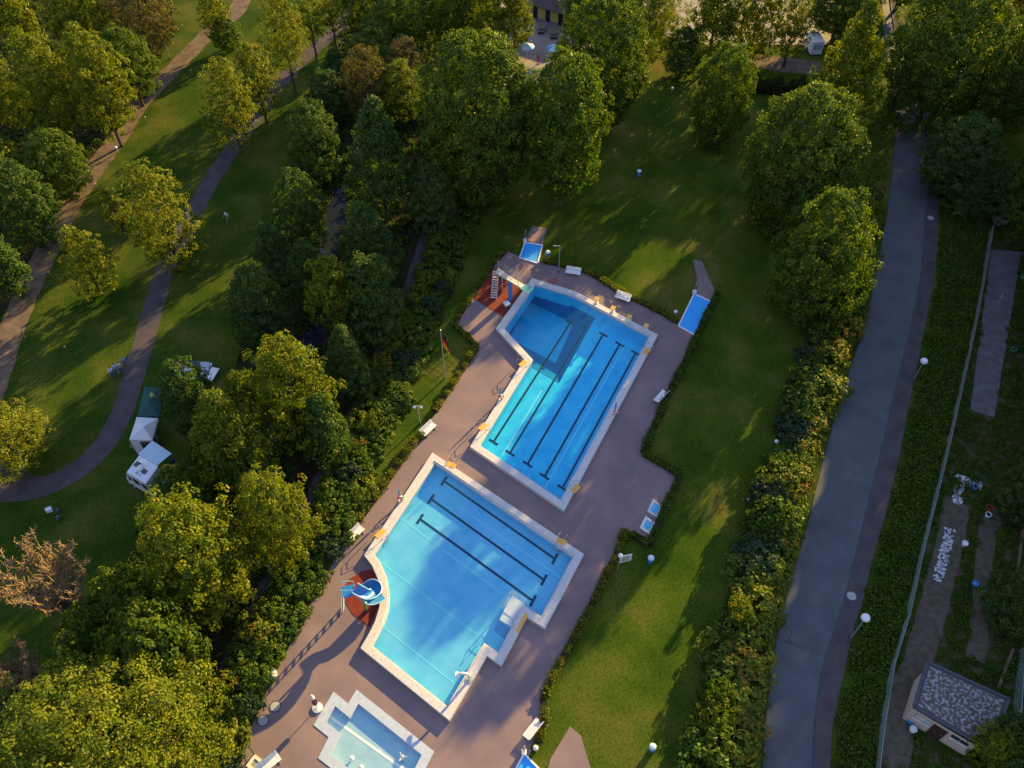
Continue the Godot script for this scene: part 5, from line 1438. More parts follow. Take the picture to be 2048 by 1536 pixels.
		[-21.61, -25.89, 1.21, 1.90, 1, 2.05, "terrace_shrub", "thirty-first shrub down the middle of the border left of the terrace", "shrubs of the border left of the terrace"],
		[-20.57, -26.40, 1.21, 1.85, 5, 1.92, "terrace_shrub", "thirty-first shrub down the terrace side of the border left of the terrace", "shrubs of the border left of the terrace"],
		[-23.40, -23.83, 1.35, 1.60, 7, 1.61, "terrace_shrub", "thirty-second shrub down the path side of the border left of the terrace", "shrubs of the border left of the terrace"],
		[-22.26, -24.08, 1.33, 1.42, 2, 5.97, "terrace_shrub", "thirty-second shrub down the middle of the border left of the terrace", "shrubs of the border left of the terrace"],
		[-21.07, -24.17, 1.17, 1.58, 4, 2.80, "terrace_shrub", "thirty-second shrub down the terrace side of the border left of the terrace", "shrubs of the border left of the terrace"],
		[-24.15, -21.45, 1.38, 1.53, 5, 5.56, "terrace_shrub", "thirty-third shrub down the path side of the border left of the terrace", "shrubs of the border left of the terrace"],
		[-22.70, -21.69, 1.30, 1.43, 0, 2.11, "terrace_shrub", "thirty-third shrub down the middle of the border left of the terrace", "shrubs of the border left of the terrace"],
		[-21.45, -21.57, 1.27, 1.83, 2, 3.80, "terrace_shrub", "thirty-third shrub down the terrace side of the border left of the terrace", "shrubs of the border left of the terrace"],
		[-24.58, -19.68, 1.09, 1.84, 8, 0.81, "terrace_shrub", "thirty-fourth shrub down the path side of the border left of the terrace", "shrubs of the border left of the terrace"],
		[-22.95, -20.05, 1.33, 2.24, 5, 6.05, "terrace_shrub", "thirty-fourth shrub down the middle of the border left of the terrace", "shrubs of the border left of the terrace"],
		[-21.71, -19.69, 1.09, 1.41, 4, 3.29, "terrace_shrub", "thirty-fourth shrub down the terrace side of the border left of the terrace", "shrubs of the border left of the terrace"]]:   # [x, z, radius, height, kind, turn, name, label, group]
		var o := thing(b[6], b[7], "shrub", Vector3(b[0], 0, b[1]), b[5], b[8])
		var kd: Array = kinds[b[4]]
		var sx: float = b[2] / 1.15
		var sy: float = b[3] / 2.1
		put(o, "foliage", kd[0], M.leaf, Transform3D(Basis().scaled(Vector3(sx, sy, sx)), Vector3(0, b[3] * .5, 0)))
		put(o, "stems", kd[1], M.bark, Transform3D(Basis().scaled(Vector3(sx, sy, sx)), Vector3(0, -.05, 0)))
	# ground cover nobody could count
	var weeds := []
	for j in 4: weeds.append(clump_mesh(700 + j, .46, .50, 44, .22, [g1, g3, g1] if j < 3 else [g1, g2]))
	scatter("verge_weeds", "rank green weeds covering the verge between footway and garden fence", weeds, poly([54.52, -87.90, 50.16, -75.02, 46.63, -66.93, 43.32, -59.63, 40.32, -52.99, 37.90, -47.52, 35.13, -41.92, 32.73, -37.28, 30.37, -32.50, 28.30, -28.51, 26.97, -25.59, 25.70, -22.81, 23.96, -16.62, 26.82, -16.62, 28.86, -22.81, 30.86, -27.24, 33.28, -31.37, 36.03, -36.78, 38.71, -41.92, 41.63, -47.52, 45.03, -54.27, 48.05, -60.32, 52.70, -70.07, 58.99, -84.01]), 5.5, .7, 1.5, 71)
	var under := []
	for j in 3: under.append(clump_mesh(720 + j, .5, .45, 34, .28, [g3, g1, Color(.03, .05, .015)]))
	scatter("woodland_undergrowth", "dark undergrowth of nettles and brambles on the wood floor", under, poly([-28.32, -146.49, -5.43, -146.49, -1.81, -121.09, 2.42, -98.45, -2.17, -88.90, -4.30, -84.97, -6.90, -73.33, -8.57, -66.93, -10.11, -61.03, -11.93, -54.27, -13.10, -50.50, -15.32, -44.10, -17.02, -39.30, -18.89, -33.90, -20.27, -29.37, -21.71, -23.99, -22.56, -18.73, -23.80, -15.94, -40.06, -15.94, -43.25, -23.99, -36.88, -27.66, -34.70, -34.37, -33.47, -43.00, -30.24, -51.73, -29.34, -59.63, -29.45, -68.48, -29.30, -80.30, -28.14, -96.24, -27.11, -112.95]), 1.1, .8, 1.8, 72, [band(smooth([-8.00, -98.45, -9.01, -91.97, -9.96, -84.97, -11.19, -76.74, -12.57, -67.55, -14.09, -62.46, -14.94, -58.11, -16.21, -53.37, -17.37, -48.28, -18.74, -44.88, -19.48, -41.66, -20.45, -38.53, -21.14, -36.78, -21.72, -34.13, -22.17, -31.91, -22.94, -29.77, -23.58, -27.41, -24.61, -25.02, -25.65, -22.47, -26.54, -19.45, -27.31, -16.62], 2.0), 1.7), poly([-21.52, -90.94, -20.17, -84.97, -21.09, -76.74, -20.53, -66.93, -20.84, -63.19, -22.46, -59.63, -23.34, -52.36, -23.97, -47.52, -25.09, -45.79, -24.78, -49.29, -24.14, -55.57, -23.01, -63.19, -22.15, -68.48, -22.99, -78.50, -23.00, -89.91])])
	scatter("forest_undergrowth", "dense undergrowth at the forest edge along the dirt track", under, poly([-144.04, -191.16, -68.18, -191.16, -53.45, -129.94, -53.21, -112.95, -54.34, -103.04, -55.03, -95.16, -56.27, -84.97, -56.49, -75.02, -56.97, -66.93, -56.86, -58.25, -70.02, -49.29]), .7, .9, 2.0, 73, [band(smooth([-45.54, -161.69, -44.41, -137.90, -47.38, -129.17, -49.54, -121.80, -51.55, -114.92, -53.26, -107.87, -53.84, -100.15, -55.03, -93.02, -55.65, -84.97, -55.63, -78.50, -55.60, -72.50, -55.03, -65.41, -54.49, -60.32, -53.75, -54.27, -52.83, -48.10], 2.0), 3.9)])
	scatter("garden_weeds", "patchy weeds growing between the garden beds", weeds, poly([58.59, -85.94, 71.49, -89.91, 57.83, -49.29, 43.46, -15.94, 26.46, -15.94, 28.15, -20.92, 30.41, -25.59, 35.23, -34.37, 40.64, -44.66, 46.12, -55.57, 52.05, -68.48]), 2.6, .4, 1.2, 74, [poly([57.36, -78.50, 60.79, -78.06, 48.80, -53.24, 46.71, -54.27]), poly([30.94, -23.33, 34.90, -20.51, 36.73, -23.51, 32.77, -26.33]), band([41.94, -43.55, 39.87, -39.30, 37.19, -34.37, 35.20, -30.69, 33.45, -27.66, 30.96, -23.99, 29.29, -19.45], 2.6), band([45.28, -43.00, 43.28, -39.30, 41.46, -35.32, 39.80, -31.14, 38.34, -28.08], 1.6)])
	var tufts := []
	for j in 3: tufts.append(clump_mesh(740 + j, .16, .16, 12, .15, [g1, g2, Color(.09, .09, .02)]))
	scatter("border_grass", "longer grass tufts under the shrub border beside the road", tufts, poly([48.24, -104.23, 44.60, -95.16, 41.69, -85.94, 37.74, -75.02, 34.62, -68.48, 31.96, -63.92, 29.87, -59.63, 27.82, -53.62, 26.11, -49.29, 24.23, -45.79, 22.54, -43.00, 21.21, -39.30, 19.73, -35.81, 18.11, -32.50, 16.58, -29.37, 15.51, -27.66, 14.51, -24.78, 13.71, -21.67, 12.95, -18.73, 18.70, -18.37, 18.99, -19.59, 19.96, -23.59, 21.20, -27.66, 22.84, -32.04, 24.93, -36.78, 27.07, -41.39, 29.70, -47.52, 32.56, -53.95, 35.46, -59.97, 38.84, -66.93, 43.24, -77.62, 47.11, -87.90, 51.42, -100.72, 54.45, -110.38]), 3.0, .8, 1.8, 75)
	scatter("terrace_border_grass", "longer grass tufts under the shrub border beside the terrace", tufts, poly([-9.01, -85.94, -10.48, -77.62, -11.84, -67.55, -13.39, -62.46, -14.25, -58.11, -15.61, -53.37, -16.79, -48.28, -18.14, -44.66, -18.92, -41.66, -19.88, -38.38, -20.56, -36.54, -21.16, -33.90, -21.62, -31.68, -22.40, -29.55, -23.05, -27.24, -24.09, -24.86, -24.93, -22.05, -25.39, -19.45, -21.34, -19.81, -20.74, -23.13, -20.06, -25.92, -19.27, -28.43, -18.46, -31.14, -17.42, -34.23, -16.28, -37.18, -15.31, -39.40, -14.09, -42.46, -13.22, -45.79, -12.56, -48.99, -11.52, -52.36, -10.27, -58.11, -9.40, -62.46, -8.12, -66.93, -6.92, -73.75, -4.81, -81.21, -2.47, -87.90]), 3.0, .8, 1.8, 76)

var crowns := {}

func make_trees() -> void:
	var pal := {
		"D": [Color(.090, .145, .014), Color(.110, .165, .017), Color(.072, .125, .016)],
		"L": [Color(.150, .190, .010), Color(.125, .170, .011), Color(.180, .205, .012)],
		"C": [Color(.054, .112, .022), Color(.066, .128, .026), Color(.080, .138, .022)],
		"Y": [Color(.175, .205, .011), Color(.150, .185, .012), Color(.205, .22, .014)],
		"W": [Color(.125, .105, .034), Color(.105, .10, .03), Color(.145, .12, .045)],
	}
	# kind, radius, half height, shape, clusters, leaves per cluster, leaf, clump, lump, gaps
	var specs := [
		["D", 2.2, 2.4, "round", 294, 24, 0.23, 0.40, .22, .1], ["D", 4.0, 4.6, "round", 744, 25, 0.26, 0.52, .24, .12], ["D", 4.2, 4.8, "egg", 775, 25, 0.26, 0.52, .3, .15], ["D", 6.2, 6.6, "dome", 1472, 27, 0.29, 0.59, .16, .08], ["D", 6.2, 6.8, "round", 1472, 27, 0.29, 0.59, .2, .1],
		["L", 1.8, 2.6, "egg", 232, 22, 0.23, 0.40, .4, .25], ["L", 3.4, 5.0, "egg", 589, 24, 0.26, 0.52, .42, .24], ["L", 3.6, 5.2, "cone", 620, 24, 0.26, 0.52, .42, .22], ["L", 6.0, 6.6, "egg", 1500, 34, 0.22, 0.60, .4, .2],
		["C", 1.8, 2.6, "cone", 263, 24, 0.22, 0.40, .26, .12], ["C", 3.0, 4.4, "egg", 589, 25, 0.24, 0.47, .28, .12], ["C", 3.2, 5.0, "cone", 620, 25, 0.24, 0.47, .28, .12], ["C", 4.6, 5.8, "egg", 992, 25, 0.26, 0.52, .28, .12],
		["Y", 1.4, 2.4, "egg", 155, 19, 0.20, 0.34, .42, .3], ["Y", 2.2, 3.6, "egg", 325, 21, 0.22, 0.40, .42, .28], ["Y", 3.0, 5.0, "egg", 511, 21, 0.23, 0.44, .5, .3],
		["W", 2.6, 3.6, "round", 511, 25, 0.17, 0.43, .3, .15], ["W", 3.6, 4.4, "round", 744, 25, 0.19, 0.47, .3, .15],
	]
	var made := {}
	for k in specs.size():
		var s: Array = specs[k]
		var c := crown(900 + k, s[1], s[2], s[3], s[4], s[5], s[6], s[7], pal[s[0]], s[8], s[9])
		var list: Array = made.get(s[0], [])
		list.append([s[1], s[2], c, k])
		made[s[0]] = list
	var trunks := {}
	var n := 0
	for t in [
		[-71.49, -120.36, 2.23, 4.24, 3, "L", "forest_tree", "tall yellow-green forest tree in the top left corner of the picture"],
		[-59.01, -98.82, 3.44, 6.53, 3, "L", "forest_tree", "tallest light green forest tree, second from the left picture edge"],
		[-52.66, -99.30, 3.45, 6.55, 3, "L", "forest_tree", "broad yellow-green forest tree nearest the dirt track bend"],
		[-64.32, -120.82, 2.60, 4.00, 3, "L", "forest_tree", "light green forest tree peeking over the two tallest ones"],
		[-65.45, -100.21, 2.39, 4.53, 3, "L", "forest_tree", "narrow green forest tree cut by the left picture edge, upper one"],
		[-60.36, -121.42, 2.32, 4.25, 3, "L", "forest_tree", "green forest tree at the top edge left of the brownish ones"],
		[-52.36, -108.95, 3.50, 4.73, 2, "D", "forest_tree", "olive green bushy forest tree beside the dirt track"],
		[-53.89, -120.90, 4.62, 5.15, 2, "W", "forest_tree", "brownish olive forest tree at the top edge by the park lamp"],
		[-60.60, -86.27, 2.10, 3.99, 2, "L", "forest_tree", "yellow-green forest tree at the left edge below the narrow one"],
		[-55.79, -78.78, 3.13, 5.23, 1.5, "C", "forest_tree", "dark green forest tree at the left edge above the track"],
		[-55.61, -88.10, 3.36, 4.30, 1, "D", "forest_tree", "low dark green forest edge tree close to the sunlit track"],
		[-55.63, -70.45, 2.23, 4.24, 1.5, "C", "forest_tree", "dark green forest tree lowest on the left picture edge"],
		[-44.22, -124.12, 2.07, 3.93, 2, "Y", "park_tree", "slim yellow-green park tree beside the dirt track at the top"],
		[-42.99, -123.37, 2.03, 2.31, 0.6, "D", "park_shrub", "round dark shrub at the foot of a slim yellow tree"],
		[-31.24, -112.14, 2.72, 5.16, 4.5, "Y", "park_tree", "tall pale green park tree with bare dark trunk on the path"],
		[-29.41, -121.05, 1.74, 3.30, 3.5, "Y", "park_tree", "narrow park tree by the path, second of three at the top"],
		[-26.74, -123.72, 1.69, 3.21, 3.5, "Y", "park_tree", "narrow yellow park tree by the path, third of three at the top"],
		[-34.09, -104.83, 2.49, 4.74, 2, "Y", "park_tree", "slim park tree right behind the yellow one on the asphalt path"],
		[-36.15, -97.77, 3.02, 5.53, 2, "Y", "park_tree", "bright yellow topped park tree beside the asphalt path"],
		[-38.84, -75.10, 3.37, 6.40, 1.2, "Y", "park_tree", "largest yellow-green park tree with ragged crown over the path"],
		[-47.11, -81.29, 1.57, 2.98, 0.8, "Y", "park_tree", "thin sparse young park tree left of the largest yellow one"],
		[-46.93, -71.01, 2.39, 4.37, 0.6, "Y", "park_tree", "small bushy young tree standing alone on the dark meadow"],
		[-47.38, -47.55, 3.26, 3.49, 0.8, "Y", "park_tree", "bright yellow tree at the left edge above the path junction"],
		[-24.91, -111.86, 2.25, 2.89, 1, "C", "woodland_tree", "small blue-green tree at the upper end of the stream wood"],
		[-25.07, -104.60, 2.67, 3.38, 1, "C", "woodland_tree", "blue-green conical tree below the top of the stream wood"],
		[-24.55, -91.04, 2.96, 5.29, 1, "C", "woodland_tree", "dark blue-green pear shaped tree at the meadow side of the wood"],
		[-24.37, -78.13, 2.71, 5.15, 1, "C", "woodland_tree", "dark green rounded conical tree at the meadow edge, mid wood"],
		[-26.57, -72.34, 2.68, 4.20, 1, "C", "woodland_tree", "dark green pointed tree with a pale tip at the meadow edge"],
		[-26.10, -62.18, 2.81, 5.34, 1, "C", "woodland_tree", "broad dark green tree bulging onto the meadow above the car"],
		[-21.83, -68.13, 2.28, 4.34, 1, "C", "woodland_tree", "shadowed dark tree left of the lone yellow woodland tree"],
		[-18.57, -63.93, 2.26, 4.29, 3, "L", "woodland_tree", "lone bright yellow tree in the middle of the dark wood"],
		[-20.11, -50.12, 3.30, 6.27, 2, "L", "woodland_tree", "tall yellow-green pointed tree rising above the stream wood"],
		[-25.83, -52.58, 1.54, 2.93, 2, "L", "woodland_tree", "slender yellow tipped tree left of the tall pointed one"],
		[-30.71, -51.30, 2.46, 4.68, 1, "C", "woodland_tree", "dark green round tree beside the white and green party tents"],
		[-25.04, -44.88, 3.63, 6.06, 2, "L", "woodland_tree", "yellow topped tree to the right of the white party tent"],
		[-23.90, -43.51, 2.36, 3.70, 1, "D", "woodland_tree", "shaded green tree below the yellow topped one near the camper"],
		[-29.19, -41.66, 2.27, 3.48, 0.6, "D", "woodland_tree", "small shaded green tree at the rear end of the camper"],
		[-24.91, -32.88, 3.68, 6.99, 2, "L", "woodland_tree", "large bright leafy tree below the camper with pale limbs"],
		[-20.06, -37.64, 2.81, 5.33, 1.5, "L", "woodland_tree", "bright green tree touching the woodland path below the clearing"],
		[-30.37, -30.19, 2.78, 4.45, 1, "D", "woodland_tree", "mid green lumpy tree right of the bare brown tree"],
		[-32.06, -27.29, 2.34, 4.45, 1, "D", "woodland_tree", "blue-green lumpy tree between the bare brown trees and the wood"],
		[-26.62, -26.05, 2.89, 5.49, 1.5, "D", "woodland_tree", "dense shaded tree just above the large bright one at the bottom"],
		[-25.92, -23.61, 1.63, 3.10, 1, "D", "woodland_tree", "small green tree beside the lower end of the woodland path"],
		[-28.26, -18.04, 7.29, 6.26, 2, "L", "woodland_tree", "huge bright yellow-green tree filling the bottom left corner"],
		[-36.39, -17.95, 2.63, 4.99, 1, "D", "woodland_tree", "green tree at the left edge of the bottom corner"],
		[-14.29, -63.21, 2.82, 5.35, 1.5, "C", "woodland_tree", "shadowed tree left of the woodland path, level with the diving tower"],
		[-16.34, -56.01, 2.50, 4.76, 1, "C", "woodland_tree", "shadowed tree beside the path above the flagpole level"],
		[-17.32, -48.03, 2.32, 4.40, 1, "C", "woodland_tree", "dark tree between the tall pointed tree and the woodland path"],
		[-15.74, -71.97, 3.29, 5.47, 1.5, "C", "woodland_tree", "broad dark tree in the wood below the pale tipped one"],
		[-15.35, -83.55, 4.08, 7.57, 2, "C", "woodland_tree", "large green tree with a yellow tip left of the twin round trees"],
		[-14.79, -103.48, 2.96, 3.76, 2, "L", "woodland_tree", "small yellow-green tree crown squeezed left of the twin round trees"],
		[-9.39, -80.75, 2.47, 4.70, 1, "C", "woodland_tree", "deep shaded tree under the twin round trees by the path"],
		[-18.55, -115.39, 4.48, 3.72, 1.5, "D", "woodland_tree", "grey-green round tree at the upper end of the wood"],
		[-19.14, -102.56, 2.79, 5.30, 1.5, "W", "woodland_tree", "dull brown feathery tree in the upper wood, left one"],
		[-14.44, -108.32, 2.90, 4.22, 1.5, "W", "woodland_tree", "dull brown feathery tree in the upper wood, right one"],
		[-15.82, -120.25, 4.89, 5.30, 2, "D", "woodland_tree", "dark green tree at the top edge above the brown ones"],
		[-22.33, -126.15, 2.61, 3.97, 2, "D", "woodland_tree", "dark tree at the top edge next to the asphalt path"],
		[-8.79, -119.37, 2.93, 5.57, 2, "D", "woodland_tree", "warm green tree at the top edge left of the pool house"],
		[-4.32, -120.66, 3.31, 5.54, 2, "L", "woodland_tree", "golden green tree at the top edge second left of the pool house"],
		[0.36, -122.05, 2.83, 5.38, 2, "L", "lawn_tree", "golden tree directly left of the yellow pool house"],
		[-5.93, -117.01, 3.49, 2.62, 2, "L", "lawn_tree", "low golden crown behind the left twin round tree"],
		[-4.17, -87.94, 6.72, 9.61, 2.5, "D", "lawn_tree", "left and larger of the twin round trees above the diving tower"],
		[6.08, -86.83, 4.80, 8.85, 2.5, "D", "lawn_tree", "right one of the twin round trees above the diving tower"],
		[11.57, -101.38, 5.55, 8.38, 2.5, "D", "lawn_tree", "tall dense tree right of the blue parasols"],
		[11.58, -123.98, 4.20, 5.32, 2.5, "D", "lawn_tree", "tree at the top edge just right of the pool house roof"],
		[19.05, -119.17, 4.79, 6.10, 2.5, "L", "lawn_tree", "olive green tree at the top edge left of the bright yard"],
		[28.82, -118.00, 4.02, 6.73, 2, "L", "lawn_tree", "left tree of the sunlit pair by the upper yard"],
		[34.97, -118.76, 3.33, 6.33, 2, "L", "lawn_tree", "right tree of the sunlit pair by the upper yard"],
		[40.66, -119.39, 2.37, 4.51, 2, "Y", "lawn_tree", "slim pale tree in front of the white kiosk yard"],
		[27.15, -99.90, 3.80, 6.66, 0.6, "D", "lawn_tree", "small rounded golden tree standing alone on the upper lawn"],
		[33.37, -82.89, 6.32, 8.47, 1.2, "D", "lawn_tree", "large dome shaped tree left of the road, upper of two"],
		[32.43, -67.82, 4.71, 7.70, 1, "D", "lawn_tree", "pale topped dome tree left of the road, lower of two"],
		[42.95, -100.66, 4.56, 8.44, 2, "L", "lawn_tree", "tall yellow-green tree where the hedge meets the road"],
		[49.63, -126.77, 5.28, 3.96, 2, "D", "lawn_tree", "dark round tree behind the white kiosk at the top edge"],
		[24.66, -116.51, 2.60, 3.42, 0.4, "C", "lawn_shrub", "dark shrub clump at the upper lawn corner"],
		[55.53, -103.20, 6.92, 9.55, 2, "D", "roadside_tree", "broad green tree on the far side of the road at the top"],
		[64.48, -100.99, 4.42, 7.20, 2, "D", "roadside_tree", "green tree cut by the right picture edge near the top"],
		[55.39, -89.17, 4.35, 5.01, 0.8, "C", "roadside_tree", "dark shaded shrubby tree on the right verge"],
		[60.35, -84.04, 3.13, 4.51, 0.8, "C", "roadside_tree", "dark tree behind the grey garden box at the right edge"],
		[56.52, -85.66, 3.21, 2.53, 0.4, "C", "roadside_shrub", "dark shrub with white blossoms above the garden fence"],
		[46.01, -41.91, 2.43, 4.62, 0.5, "C", "garden_shrub", "dark green bush at the right edge below the concrete slab"],
		[41.49, -31.64, 2.43, 4.61, 0.5, "C", "garden_shrub", "large dark bush at the right edge above the garden shed"],
		[37.84, -20.50, 2.02, 3.84, 0.5, "C", "garden_shrub", "leafy bush at the right edge beside the garden shed"],
		[35.98, -20.46, 1.27, 2.42, 0.3, "L", "garden_shrub", "young light green bush in front of the shed corner"],
		[60.50, -65.00, 5.50, 9.00, 2, "D", "verge_wood_tree", "tall shade tree just outside the right edge, level with the slab top"],
		[62.50, -76.00, 6.50, 10.00, 2, "D", "verge_wood_tree", "tall shade tree outside the right edge beyond the grey garden box"],
		[57.00, -54.00, 5.00, 8.00, 2, "L", "verge_wood_tree", "tall shade tree outside the right edge, level with the slab end"],
		[55.00, -42.00, 5.00, 8.00, 2, "D", "verge_wood_tree", "tall shade tree outside the right edge, level with the rubble rows"],
		[51.50, -31.00, 4.80, 7.60, 2, "L", "verge_wood_tree", "tall shade tree outside the right edge above the shed"],
		[70.00, -90.00, 5.50, 8.80, 2, "D", "verge_wood_tree", "tall shade tree outside the right edge under the roadside trees"],
		[66.00, -58.00, 5.50, 9.20, 2, "D", "verge_wood_tree", "second row shade tree outside the right edge behind the slab"],
		[63.00, -46.00, 5.50, 9.20, 2, "L", "verge_wood_tree", "second row shade tree outside the right edge behind the rubble rows"],
		[72.00, -70.00, 5.50, 9.50, 2, "D", "verge_wood_tree", "second row shade tree outside the right edge behind the fence end"],
		[80.00, -112.00, 6.00, 9.50, 2, "D", "verge_wood_tree", "shade tree outside the top right corner, nearer one"],
		[88.00, -128.00, 6.00, 9.50, 2, "D", "verge_wood_tree", "shade tree outside the top right corner, farther one"],
		[74.00, -128.00, 6.00, 9.00, 2, "L", "verge_wood_tree", "shade tree outside the top right corner beside the road"],
		[62.00, -136.00, 6.00, 9.00, 2, "D", "verge_wood_tree", "shade tree above the top edge right of the road"],
		[76.50, -106.00, 5.50, 9.50, 2, "D", "verge_wood_tree", "tall shade tree outside the right edge behind the cut green tree"],
		[83.00, -119.00, 5.50, 9.80, 2, "L", "verge_wood_tree", "tall shade tree outside the top right corner, middle one"],
		[-70.00, -60.00, 4.00, 6.50, 2, "L", "forest_tree", "forest tree outside the left edge beside the lower dirt track"],
		[-64.00, -48.00, 4.00, 6.00, 2, "D", "forest_tree", "forest tree outside the left edge by the path junction"],
		[-78.00, -96.00, 4.50, 7.00, 2, "L", "forest_tree", "forest tree outside the left edge behind the narrow one"],
		[-82.00, -112.00, 4.50, 7.00, 2, "D", "forest_tree", "forest tree outside the top left corner"]]:   # [x, z, R, b, clear, kind, name, label]
		rng.seed = 2000 + n
		var best: Array = made[t[5]][0]
		var bad := 1e9
		for m in made[t[5]]:
			var e: float = absf(log(t[2] / m[0])) * 2.0 + absf(log((t[3] / t[2]) / (m[1] / m[0]))) + rng.randf() * .35
			if e < bad:
				bad = e
				best = m
		var o := thing(t[6], t[7], "tree" if t[6].ends_with("tree") else "shrub", Vector3(t[0], 0, t[1]), rng.randf() * TAU)
		var sx: float = t[2] / best[0]
		var sy: float = t[3] / best[1]
		put(o, "crown", best[2], M.leaf, Transform3D(Basis().scaled(Vector3(sx, sy, sx)), Vector3(0, t[4] + t[3], 0)))
		var key := [best[3], n % 2]
		if not trunks.has(key): trunks[key] = trunk_mesh(1500 + trunks.size(), best[0], best[1], best[1] * .35, .10 + best[0] * .035, 7)
		var th: float = (t[4] + t[3] * 1.35) / (best[1] * 1.7)
		put(o, "trunk", trunks[key], M.bark, Transform3D(Basis().scaled(Vector3(sx, th, sx)), Vector3.ZERO))
		n += 1
	for t in [[-36.27, -30.96, 3.54, 11.79, "bare brown leafless tree, the larger one on the lower left meadow"], [-37.70, -25.15, 2.31, 7.71, "bare brown leafless tree, the smaller one at the left edge"]]:
		var o := thing("bare_tree", t[4], "tree", Vector3(t[0], 0, t[1]), 1.3 * n)
		var bm := bare_mesh(1700 + n, t[2], t[3])
		put(o, "trunk", bm[0], M.dry_bark)
		put(o, "crown", bm[1], M.dry_bark)
		n += 1

# ---------------------------------------------------------------- people: one continuous skin over tapered bones
func body_mesh(bones: Array, cell: float) -> ArrayMesh:
	var lo := Vector3(9, 9, 9)
	var hi := Vector3(-9, -9, -9)
	for b in bones:
		for e in [0, 1]:
			lo = lo.min(b[e] - Vector3.ONE * (b[2] + .05))
			hi = hi.max(b[e] + Vector3.ONE * (b[2] + .05))
	var nx := int((hi.x - lo.x) / cell) + 2
	var ny := int((hi.y - lo.y) / cell) + 2
	var nz := int((hi.z - lo.z) / cell) + 2
	var f := PackedFloat32Array()
	f.resize(nx * ny * nz)
	var who := PackedInt32Array()
	who.resize(nx * ny * nz)
	for z in nz:
		for y in ny:
			for x in nx:
				var p := lo + Vector3(x, y, z) * cell
				var d := 9.0
				var near := 9.0
				var w := 0
				for k in bones.size():
					var b: Array = bones[k]
					var ab: Vector3 = b[1] - b[0]
					var t := clampf((p - b[0]).dot(ab) / maxf(1e-6, ab.length_squared()), 0, 1)
					var q: float = (p - b[0] - ab * t).length() - lerpf(b[2], b[3], t)
					if q < near:
						near = q
						w = k
					var h := clampf(.5 + .5 * (d - q) / .035, 0, 1)
					d = lerpf(d, q, h) - .035 * h * (1 - h)
				f[(z * ny + y) * nx + x] = d
				who[(z * ny + y) * nx + x] = w
	var at := {}
	var v := PackedVector3Array()
	var col := PackedColorArray()
	var ix := PackedInt32Array()
	for z in nz - 1:
		for y in ny - 1:
			for x in nx - 1:
				var sum := Vector3.ZERO
				var n := 0
				for e in [[0, 0, 0, 1, 0, 0], [0, 1, 0, 1, 1, 0], [0, 0, 1, 1, 0, 1], [0, 1, 1, 1, 1, 1], [0, 0, 0, 0, 1, 0], [1, 0, 0, 1, 1, 0], [0, 0, 1, 0, 1, 1], [1, 0, 1, 1, 1, 1], [0, 0, 0, 0, 0, 1], [1, 0, 0, 1, 0, 1], [0, 1, 0, 0, 1, 1], [1, 1, 0, 1, 1, 1]]:
					var a := f[((z + e[2]) * ny + y + e[1]) * nx + x + e[0]]
					var b := f[((z + e[5]) * ny + y + e[4]) * nx + x + e[3]]
					if (a < 0) != (b < 0):
						sum += Vector3(e[0], e[1], e[2]).lerp(Vector3(e[3], e[4], e[5]), a / (a - b))
						n += 1
				if n:
					at[(z * ny + y) * nx + x] = v.size()
					v.append(lo + (Vector3(x, y, z) + sum / n) * cell)
					col.append(bones[who[(z * ny + y) * nx + x]][4])
	for z in range(1, nz - 1):
		for y in range(1, ny - 1):
			for x in range(1, nx - 1):
				var o := (z * ny + y) * nx + x
				for ax in [[1, nx, nx * ny], [nx, nx * ny, 1], [nx * ny, 1, nx]]:
					if (f[o] < 0) != (f[o + ax[0]] < 0):
						var q := [o, o - ax[1], o - ax[1] - ax[2], o - ax[2]]
						var ok := true
						for c in q:
							if not at.has(c): ok = false
						if ok:
							if f[o] < 0: ix.append_array(PackedInt32Array([at[q[0]], at[q[2]], at[q[1]], at[q[0]], at[q[3]], at[q[2]]]))
							else: ix.append_array(PackedInt32Array([at[q[0]], at[q[1]], at[q[2]], at[q[0]], at[q[2]], at[q[3]]]))
	var st := SurfaceTool.new()
	st.begin(Mesh.PRIMITIVE_TRIANGLES)
	for k in v.size():
		st.set_smooth_group(0)
		st.set_color(col[k])
		st.add_vertex(v[k])
	for k in ix: st.add_index(k)
	st.generate_normals()
	return st.commit()

